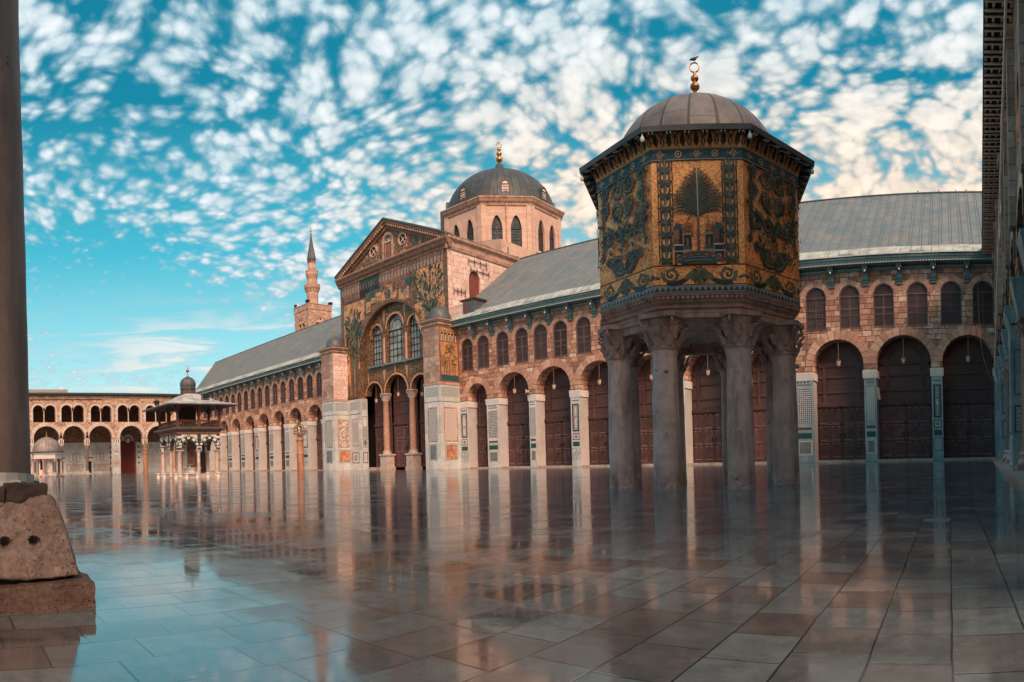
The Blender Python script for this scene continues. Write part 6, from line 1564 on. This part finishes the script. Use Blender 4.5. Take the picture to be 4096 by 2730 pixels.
# ================================================================ unseen north arcade in the camera's line of columns, added to shade the foreground
N_ = thing('unseen_north_arcade', (-60, 0, 0), 'unseen stone arcade along the near side of the court, added to shade the foreground', 'building')
FN = lambda u, d, z: (u, .35-d, z)
nb_ = [(-1.7, 2.6)] + [(-7.3-5.25*k, 2.15) for k in range(22)]
ops = [dict(c=c, w=w, z=0, s=6.9, r=2.3) for c, w in nb_]
mb = MB(); wall_open(mb, FN, -121, 1.35, 6.6, 10.6, ops, .8, 'arcade_stone', 'arcade_stone', back=True); mb.make('wall', N_)
for c, w in nb_: r = MB(); ring(r, FN, c, w, 6.9, 2.3, .55, 15, 'voussoir'); r.make('arch', N_)
for k in range(1, 22):
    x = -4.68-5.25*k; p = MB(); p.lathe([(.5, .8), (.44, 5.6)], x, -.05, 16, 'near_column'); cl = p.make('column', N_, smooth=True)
    p = MB(); p.box(x-.7, x+.7, -.75, .6, 0, .8, 'rough_block'); p.make('base', cl)
    p = MB(); capital(p, x, -.05, 5.6, 1.0, .46, 'carved_stone'); p.make('capital', cl)
p = MB(); p.box(1.0, 1.35, -.45, .35, 0, 6.6, 'marble_teal'); p.make('pier', N_)
mb = MB(); mb.box(-121, 4, -7.2, -6.6, 0, 10.6, 'rear_stone'); mb.box(-121, 4, -6.6, -.45, 9.4, 9.6, 'wood_dark'); mb.make('rear_wall', N_)
mb = MB(); mb.box(-121, 4, -7.2, .9, 10.6, 10.8, 'roof_tar')
for k in range(150): mb.box(-120+.8*k, -119.8+.8*k, .36, .9, 10.42, 10.6, 'wood_dark')
mb.make('eave', N_)
# ================================================================ near column, left edge
NX, NY = -4.68, .07
t = thing('stone_column', (NX, NY, 0), 'thick dark stone column on a worn pitted block, at the left edge in the foreground', 'column')
mb = MB(); n = 40; rg = []
for j in range(40):
    z = .80+5.0*j/39; r = .54-.04*(j/39)
    rg.append([(NX+(r+.006*noise.noise(Vector((cos(2*pi*i/n)*3, sin(2*pi*i/n)*3, z*2))))*cos(2*pi*i/n), NY+(r+.006*noise.noise(Vector((cos(2*pi*i/n)*3, sin(2*pi*i/n)*3, z*2))))*sin(2*pi*i/n), z) for i in range(n)])
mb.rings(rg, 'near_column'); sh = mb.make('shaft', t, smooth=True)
def rough_block(x0, x1, y0, y1, z0, z1, mat, dx=0.0, amp=.02, holes=(), n=34, seed=0):
    """a worn block: a subdivided box with rounded, chipped and pitted faces; dx = inward lean of the top"""
    mb = MB(); idx = {}; vs = []; fs = []
    def P(i, j, k): 
        key = (i, j, k)
        if key not in idx:
            a, b, c = i/n, j/n, k/n; x, y, z = x0+(x1-x0)*a, y0+(y1-y0)*b, z0+(z1-z0)*c
            cx, cy, cz = (x0+x1)/2, (y0+y1)/2, (z0+z1)/2; hx, hy, hz = (x1-x0)/2, (y1-y0)/2, (z1-z0)/2
            rr = min(hx, hy, hz)*.13                        # rounded edges
            qx, qy, qz = max(-hx+rr, min(hx-rr, x-cx)), max(-hy+rr, min(hy-rr, y-cy)), max(-hz+rr, min(hz-rr, z-cz))
            v = Vector((x-cx-qx, y-cy-qy, z-cz-qz)); 
            if v.length > 1e-6: v = v.normalized()*rr
            p = Vector((cx+qx, cy+qy, cz+qz))+v
            nn = v.normalized() if v.length else Vector((0, 0, 1))
            f = noise.fractal(p*3.2+Vector((seed, 0, 0)), .9, 2.1, 5)*amp + noise.noise(p*22)*amp*.22
            f -= max(0, noise.noise(p*6+Vector((9, seed, 0)))-.28)*amp*2.2
            for hxp, hzp, hr in holes:
                dd = hypot(p.y-hxp, p.z-hzp)
                if nn.x > .5 and dd < hr*1.6: f -= .12*max(0, 1-(dd/(hr*1.35))**2)**.6
            p += nn*f
            lean = dx*c**1.3
            p.y -= lean*(b if b > .5 else 0)*1.0; p.x -= lean*.35*a
            idx[key] = len(vs); vs.append(tuple(p))
        return idx[key]
    for a in range(n):
        for b in range(n):
            for f in (((a, b, 0), (a, b+1, 0), (a+1, b+1, 0), (a+1, b, 0)), ((a, b, n), (a+1, b, n), (a+1, b+1, n), (a, b+1, n)), ((a, 0, b), (a+1, 0, b), (a+1, 0, b+1), (a, 0, b+1)), ((a, n, b), (a, n, b+1), (a+1, n, b+1), (a+1, n, b)), ((0, a, b), (0, a, b+1), (0, a+1, b+1), (0, a+1, b)), ((n, a, b), (n, a+1, b), (n, a+1, b+1), (n, a, b+1))):
                fs.append(tuple(P(*q) for q in f))
    mb.add(vs, fs, mat); return mb
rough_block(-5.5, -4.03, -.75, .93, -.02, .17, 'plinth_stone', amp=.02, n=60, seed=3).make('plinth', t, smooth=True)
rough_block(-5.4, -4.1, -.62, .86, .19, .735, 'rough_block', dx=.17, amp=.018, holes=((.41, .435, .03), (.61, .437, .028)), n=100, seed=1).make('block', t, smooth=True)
mb = rough_block(-5.2, -4.2, -.5, .70, .13, .22, 'mud', amp=.02, n=12); mb.make('mortar', t)
for k, (a, b, c, d) in enumerate(((-.45, .1, .70, .79), (.12, .36, .71, .80), (.37, .66, .70, .815))): rough_block(-5.1, -4.12-.02*k, a, b, c, d, 'mud', amp=.03, n=14, seed=8+k).make('packing_stone', t, smooth=True)
mb = MB(); pts = []
for k in range(33): a = -pi+2*pi*k/32; pts.append((NX+.552*cos(a), NY+.552*sin(a), .845+.012*sin(3*a)))
rg = [[(x, y, z-.035), (x+(x-NX)*.02, y+(y-NY)*.02, z-.035), (x+(x-NX)*.02, y+(y-NY)*.02, z+.035), (x, y, z+.035)] for x, y, z in pts]
mb.rings(rg, 'cloth_white', cap=False); pts = [(NX+.57*cos(a), NY+.57*sin(a)*1.0, z) for a, z in ((-.25, .745), (.1, .765), (.45, .80), (.8, .82))]; mb.tube(pts, [.02, .028, .028, .02], 6, 'cloth_white'); mb.make('cloth_strap', t)

# ================================================================ lamp standards with lattice globes
def lamp(loc, label, lean, s=1.0, r=.3):
    t = thing('lamp_standard', loc, label, 'street lamp', keep=True)
    mb = MB(); rg = []; n = 18
    for z, rr in ((0, 1.05), (.06, 1.0), (1.6, .96), (1.62, 1.02), (1.7, 1.02), (1.72, .96), (2.3, .94), (2.62*1.0, .92), (2.64, 1.15), (2.74, 1.15), (2.76, .8), (2.95, .6)):
        rg.append([(lean*z+r*rr*cos(2*pi*i/n), r*rr*sin(2*pi*i/n), z) for i in range(n)])
    mb.rings(rg, 'lamp_stone'); mb.make('post', t, local=True, smooth=True)
    g = MB(); R_ = .5*s; c = (lean*3, 0, 3.35); phi = (1+5**.5)/2
    V12 = [Vector(v).normalized() for v in [(0, a, b*phi) for a in (-1, 1) for b in (-1, 1)]+[(a, b*phi, 0) for a in (-1, 1) for b in (-1, 1)]+[(b*phi, 0, a) for a in (-1, 1) for b in (-1, 1)]]
    for v in V12:                                       # interlaced rings
        u = v.cross(Vector((.3, .5, .8))).normalized(); w_ = v.cross(u)
        g.tube([tuple(Vector(c)+R_*(v*.80+(u*cos(2*pi*k/14)+w_*sin(2*pi*k/14))*.6)) for k in range(15)], .022, 4, 'gold_metal')
    for k in range(6): a = k*pi/3; g.tube([(c[0], 0, c[2]+R_*.95), (c[0]+.12*cos(a), .12*sin(a), c[2]+R_+.12), (c[0], 0, c[2]+R_+.26)], .014, 4, 'gold_metal')
    g.make('lattice_globe', t, local=True); b = MB(); b.lathe([(.0, 3.1), (.1, 3.15), (.12, 3.3), (.06, 3.42), (0, 3.45)], c[0], 0, 10, 'lamp_glass'); b.make('bulb', t, local=True, smooth=True)
    return t
lamp((-39.2, 24.2, 0), 'orange stone lamp post with a golden lattice globe, left of the mosaic front', -.02, .95, .26)
lamp((-72.4, 23.2, 0), 'orange stone lamp post with a golden lattice globe, left of the ablution pavilion', .0, .95, .3)
pg = dup(PIG); pg.location = (-39.26, 24.2, 4.07); pg.rotation_euler[2] = 2.0; tag(pg, 'pigeon perched on the golden globe of the lamp left of the mosaic front', 'pigeon')

# ================================================================ lanterns, horns, wall lamps, cables
ordn = ['first', 'second', 'third', 'fourth', 'fifth', 'sixth', 'seventh', 'eighth', 'ninth', 'tenth']
wb = [c for c, w in westb if w > 1.5][::-1]
for i, c in enumerate(wb): lantern((c, 50.2, 9.7), 1.35 if i < 3 else 1.45, 'copper lantern hanging in the %s wide arch from the right end of the wing' % ordn[i], 'lanterns in the arches of the right wing')
eb = [c for c, w in eastb if w > 1.6][::-1]
for i, c in enumerate(eb[:7]): lantern((c, 50.3, 9.4), 1.5, 'copper lantern hanging in the %s arch left of the plain buttress tower' % ordn[i], 'lanterns in the arches of the left wing')
for c, n, z in ((XC-4.3, 'left', 10.9), (XC, 'middle', 11.3), (XC+4.3, 'right', 10.9)): lantern((c, 50.3, z), 1.7, 'copper lantern hanging in the %s arch under the mosaic front' % n, 'lanterns under the mosaic front')
def horn(loc, rz, label):
    t = thing('horn_loudspeaker', loc, label, 'loudspeaker', keep=True, rz=rz)
    mb = MB(); rg = [[(r*cos(2*pi*k/18), y, r*sin(2*pi*k/18)) for k in range(18)] for y, r in ((-.42, .26), (-.4, .25), (-.3, .17), (-.15, .1), (0, .07), (.12, .07))]
    mb.rings(rg, 'base_pale', cap=False); mb.make('horn', t, local=True, smooth=True); mb = MB(); mb.rings([[(r*cos(2*pi*k/12), y, r*sin(2*pi*k/12)) for k in range(12)] for y, r in ((-.3, .07), (.2, .08))], 'dark_metal'); mb.box(-.3, .3, .1, .16, .28, .32, 'copper_metal'); mb.make('driver', t, local=True)
horn((-11.95, 49.75, 7.65), 0, 'round horn loudspeaker above the wide marble pier just right of the gold pavilion')
horn((-38.2, 49.6, 7.5), -.9, 'small horn loudspeaker between two arches halfway between mosaic front and gold pavilion')
for i, (x, nm) in enumerate(((-43.7, 'beside the narrow door next to the mosaic tower'), (-37.95, 'beside the second wide door of the right wing'), (-5.65, 'on the reveal of the middle of the three right doors'), (-.35, 'x'))[:3]):
    t = thing('wall_lamp', (x, 50.3, 4.9), 'slim white tube lamp ' + nm, 'lamp', keep=True)
    mb = MB(); vs = [(dx*.12+(.0 if z else .12), dy*.1, z) for z in (0, .95) for dx, dy in ((-1, -1), (1, -1), (1, 1), (-1, 1))]; mb.add(vs, [(0,3,2,1),(4,5,6,7),(0,1,5,4),(1,2,6,5),(2,3,7,6),(3,0,4,7)], 'base_pale'); mb.make('tube_housing', t, local=True)
    mb = MB(); mb.box(-.2, .2, 0, .1, .05, .1, 'dark_metal'); mb.make('arm', t, local=True)
mb = MB(); mb.tube([(2.35, 49.75, 15.0), (2.42, 49.75, 12), (2.5, 49.75, 9.3), (2.75, 49.75, 7.8), (3.1, 49.7, 6.6), (3.5, 49.7, 6.1), (3.72, 49.7, 6.4)], .022, 5, 'cable_tan'); o = mb.make('hanging_cable', None, org=(2.35, 49.75, 6.1)); tag(o, 'thin cable hanging over the last window at the right end of the wing', 'cable')

# ================================================================ pigeons
R = random.Random(5)
def pig(x, y, z, rz, label, group=None):
    c = dup(PIG); c.location = (x, y, z); c.rotation_euler[2] = rz; c['label'] = label
    if group: c['group'] = group
for i in range(40):
    if i < 28: x, y = -84+R.uniform(-2.5, 1.5), 11.0+R.uniform(.3, 4.6)
    else: x, y = -88+R.uniform(-3, 2), 17.0+R.uniform(0, 7.5)
    pig(x, y, 0, R.uniform(0, 6), 'dark pigeon in the flock on the wet floor by the small domed kiosk', 'pigeons on the floor by the kiosk')
for i, x in enumerate((-2.6, -.6, 1.0, 2.0)): pig(x, 61.4, 25.48, R.uniform(0, 6), 'pigeon on the right roof ridge, %s of the four from the left' % ('first', 'second', 'third', 'fourth')[i], 'pigeons on the right roof ridge')

# ================================================================ ground
mb = MB(); n = 64; mb.add([(1500*cos(2*pi*k/n), 1500*sin(2*pi*k/n), -.03) for k in range(n)], [tuple(range(n))], 'ground_earth'); o = mb.make('ground', None); tag(o, kind='structure')
mb = MB(); mb.box(-127, 9, -14, 53, -.02, 0, 'wet_marble'); o = mb.make('courtyard_floor', None); tag(o, kind='structure')
for o in (DOOR, DOOR_N, WIN, BRK):
    for ch in list(o.children): bpy.data.objects.remove(ch)
    bpy.data.objects.remove(o)

# ================================================================ camera: a stitched (cylindrical) panorama
f_, phi_, rho_, yc_ = 2553.0, .6868, .0263, 1838.3
cam = bpy.data.cameras.new('camera'); co = bpy.data.objects.new('camera', cam); COL.objects.link(co); S.camera = co
cam.type = 'PANO'; cam.panorama_type = 'CENTRAL_CYLINDRICAL'
cam.central_cylindrical_range_u_min = -2048/f_; cam.central_cylindrical_range_u_max = 2048/f_
cam.central_cylindrical_range_v_min = -(2730-yc_)/f_; cam.central_cylindrical_range_v_max = yc_/f_; cam.central_cylindrical_radius = 1.0
cam.clip_start = .05; cam.clip_end = 4000; cam.lens = 23; co.location = (0, 0, .9)
from mathutils import Matrix
Fv = Vector((-sin(phi_), cos(phi_), 0)); Rv = Vector((cos(phi_), sin(phi_), 0)); Uv = Vector((0, 0, 1))
U2 = Uv*cos(rho_)+Rv*sin(rho_); R2 = Rv*cos(rho_)-Uv*sin(rho_)
m3 = Matrix((R2, U2, -Fv)).transposed(); co.matrix_world = Matrix.Translation((0, 0, .9)) @ m3.to_4x4()
SKY_STR, SUN_STR = 1.08, 3.9
# ================================================================ sky, clouds and sun
SUN_EL, SUN_AZ = radians(39), radians(34)       # azimuth measured from +X (west) towards -Y
W = bpy.data.worlds.new('World'); S.world = W; W.use_nodes = True; W.node_tree.nodes.clear(); g = G(W.node_tree)
sun_dir = Vector((cos(SUN_EL)*cos(SUN_AZ), -cos(SUN_EL)*sin(SUN_AZ), sin(SUN_EL)))
sky = g.n('ShaderNodeTexSky', {'sky_type': 'NISHITA', 'sun_disc': False, 'sun_elevation': SUN_EL, 'sun_rotation': atan2(sun_dir.x, sun_dir.y), 'air_density': 1.0, 'dust_density': 1.0, 'ozone_density': 2.0})
dv = g.n('ShaderNodeTexCoord').outputs['Generated']; d = g.xyz(dv)
z = g.m('MAXIMUM', d[2], 0.0)
tint = g.ramp(z, [(0, (.66, .82, .76)), (.1, (.48, .78, .80)), (.2, (.27, .66, .73)), (.32, (.06, .46, .59)), (.5, (.004, .22, .33)), (1, (.003, .11, .19))])
clear = g.mix(.9, g.vm('MULTIPLY', sky.outputs[0], (.05, .09, .10)), tint)
den = g.m('ADD', z, .28); px = g.m('DIVIDE', d[0], den); py = g.m('DIVIDE', d[1], den); q = g.comb(px, py)
warp = g.vm('SCALE', g.vm('SUBTRACT', g.noise(q, 2.4, 3, .5, col=True), (.5, .5, .5)), sc=.16)
q2 = g.vm('ADD', q, warp)
vo = g.n('ShaderNodeTexVoronoi', {'feature': 'SMOOTH_F1', 'voronoi_dimensions': '2D'}, Scale=19.0, Smoothness=.35, Randomness=1.0); g.set(vo, 'Vector', q2)
vo2 = g.n('ShaderNodeTexVoronoi', {'feature': 'SMOOTH_F1', 'voronoi_dimensions': '2D'}, Scale=43.0, Smoothness=.4, Randomness=1.0); g.set(vo2, 'Vector', q2)
puff = g.m('SUBTRACT', .60, g.m('ADD', g.m('MULTIPLY', vo.outputs[0], .72), g.m('MULTIPLY', vo2.outputs[0], .38)))
n1 = g.noise(q2, 13.0, 8, .62); n2 = g.noise(q, 1.3, 4, .55)
vo5 = g.n('ShaderNodeTexVoronoi', {'feature': 'SMOOTH_F1', 'voronoi_dimensions': '2D'}, Scale=6.6, Smoothness=.5, Randomness=1.0); g.set(vo5, 'Vector', q2)
az = g.m('ARCTAN2', d[0], d[1])                     # 0 = +Y, negative to the left
el = g.m('ARCTAN2', d[2], g.m('SQRT', g.m('ADD', g.m('MULTIPLY', d[0], d[0]), g.m('MULTIPLY', d[1], d[1]))))
# cover: open blue on the lower left and upper far left, dense towards the middle and right
cov = g.ss(az, -1.45, -.5, .07, .26)
def spot(a, e, ra, re, amt):
    x = g.m('DIVIDE', g.m('SUBTRACT', az, a), ra); y = g.m('DIVIDE', g.m('SUBTRACT', el, e), re)
    return g.m('MULTIPLY', g.ss(g.m('SQRT', g.m('ADD', g.m('MULTIPLY', x, x), g.m('MULTIPLY', y, y))), .35, 1.0, 1.0, 0.0), amt)
for s in ((-1.33, .27, .20, .13, -.42), (-1.12, .20, .2, .12, -.25), (-1.25, .48, .14, .10, -.12), (-.95, .66, .2, .12, -.16), (-.25, .60, .2, .06, -.12), (-.75, .30, .5, .16, .06), (-.35, .40, .5, .18, .08), (-1.4, .62, .2, .08, .1), (-.1, .62, .12, .12, -.12)):
    cov = g.m('ADD', cov, spot(*s))
f = g.m('ADD', g.m('ADD', g.m('MULTIPLY', puff, 1.05), g.m('MULTIPLY', g.m('SUBTRACT', n1, .5), .8)), g.m('ADD', cov, g.m('MULTIPLY', g.m('SUBTRACT', n2, .5), .75)))
f = g.m('ADD', f, g.m('MULTIPLY', g.m('MULTIPLY', g.ss(az, -1.2, -.5), g.m('SUBTRACT', .42, vo5.outputs[0])), .75)); wisp = g.m('SUBTRACT', g.noise(q2, 38.0, 6, .7, .4), .5); f = g.m('ADD', f, g.m('MULTIPLY', wisp, .42))
mask = g.ss(f, .0, .55)
# flat streaks low down
qs = g.comb(g.m('MULTIPLY', az, 5.0), g.m('MULTIPLY', el, 42.0))
st = g.noise(qs, 1.0, 5, .55, .6)
low = g.m('MULTIPLY', g.ss(el, .0, .03), g.ss(el, .29, .18))
smask = g.m('MULTIPLY', g.ss(st, .44, .62, 0, .85), g.m('MULTIPLY', low, g.ss(az, -1.5, -1.2, .35, 1.0)))
hor = g.ss(el, .16, .02, 0, .55)
mask = g.m('MAXIMUM', g.m('MULTIPLY', mask, g.ss(el, .07, .17)), smask)
lit = g.ss(f, .15, .8); n3 = g.noise(g.vm('ADD', q2, (.03, -.02, 0)), 14.0, 6, .62)
warmf = g.m('MULTIPLY', g.ss(az, -1.15, -.45), g.ss(el, .66, .34))
cshade = g.mix(warmf, (.33, .50, .58), (.62, .52, .44)); clight = g.mix(warmf, (.78, .83, .86), (.96, .81, .64))
lowwarm = g.mix(g.ss(el, .3, .08), clight, (.90, .78, .68))
cc = g.mix(g.m('MAXIMUM', g.m('MULTIPLY', lit, g.ss(n3, .3, .65, .45, 1.0)), g.m('MULTIPLY', smask, .95)), cshade, lowwarm)
base = g.mix(hor, clear, (.62, .70, .66)); base = g.mix(g.m('MULTIPLY', g.m('MULTIPLY', g.ss(az, -1.0, -.35), g.ss(el, .5, .2)), .55), base, (.70, .62, .52))
fin = g.mix(mask, base, cc)
fin = g.mix(g.ss(d[2], -.02, 0.0), (.12, .1, .09), fin)
bg = g.n('ShaderNodeBackground', Strength=SKY_STR); g.set(bg, 'Color', fin)
o = g.n('ShaderNodeOutputWorld'); g.nt.links.new(bg.outputs[0], o.inputs[0])
sl = bpy.data.lights.new('sun', 'SUN'); so = bpy.data.objects.new('sun', sl); COL.objects.link(so)
sl.energy = SUN_STR; sl.angle = radians(24); sl.color = (1.0, .66, .45)
so.rotation_euler = (-sun_dir).to_track_quat('-Z', 'Y').to_euler(); so.location = (20, -10, 40)
S.view_settings.view_transform = 'Standard'; S.view_settings.look = 'None'; S.view_settings.exposure = .15; S.view_settings.gamma = 1
S.render.engine = 'CYCLES'; S.cycles.max_bounces = 6; S.cycles.use_denoising = True
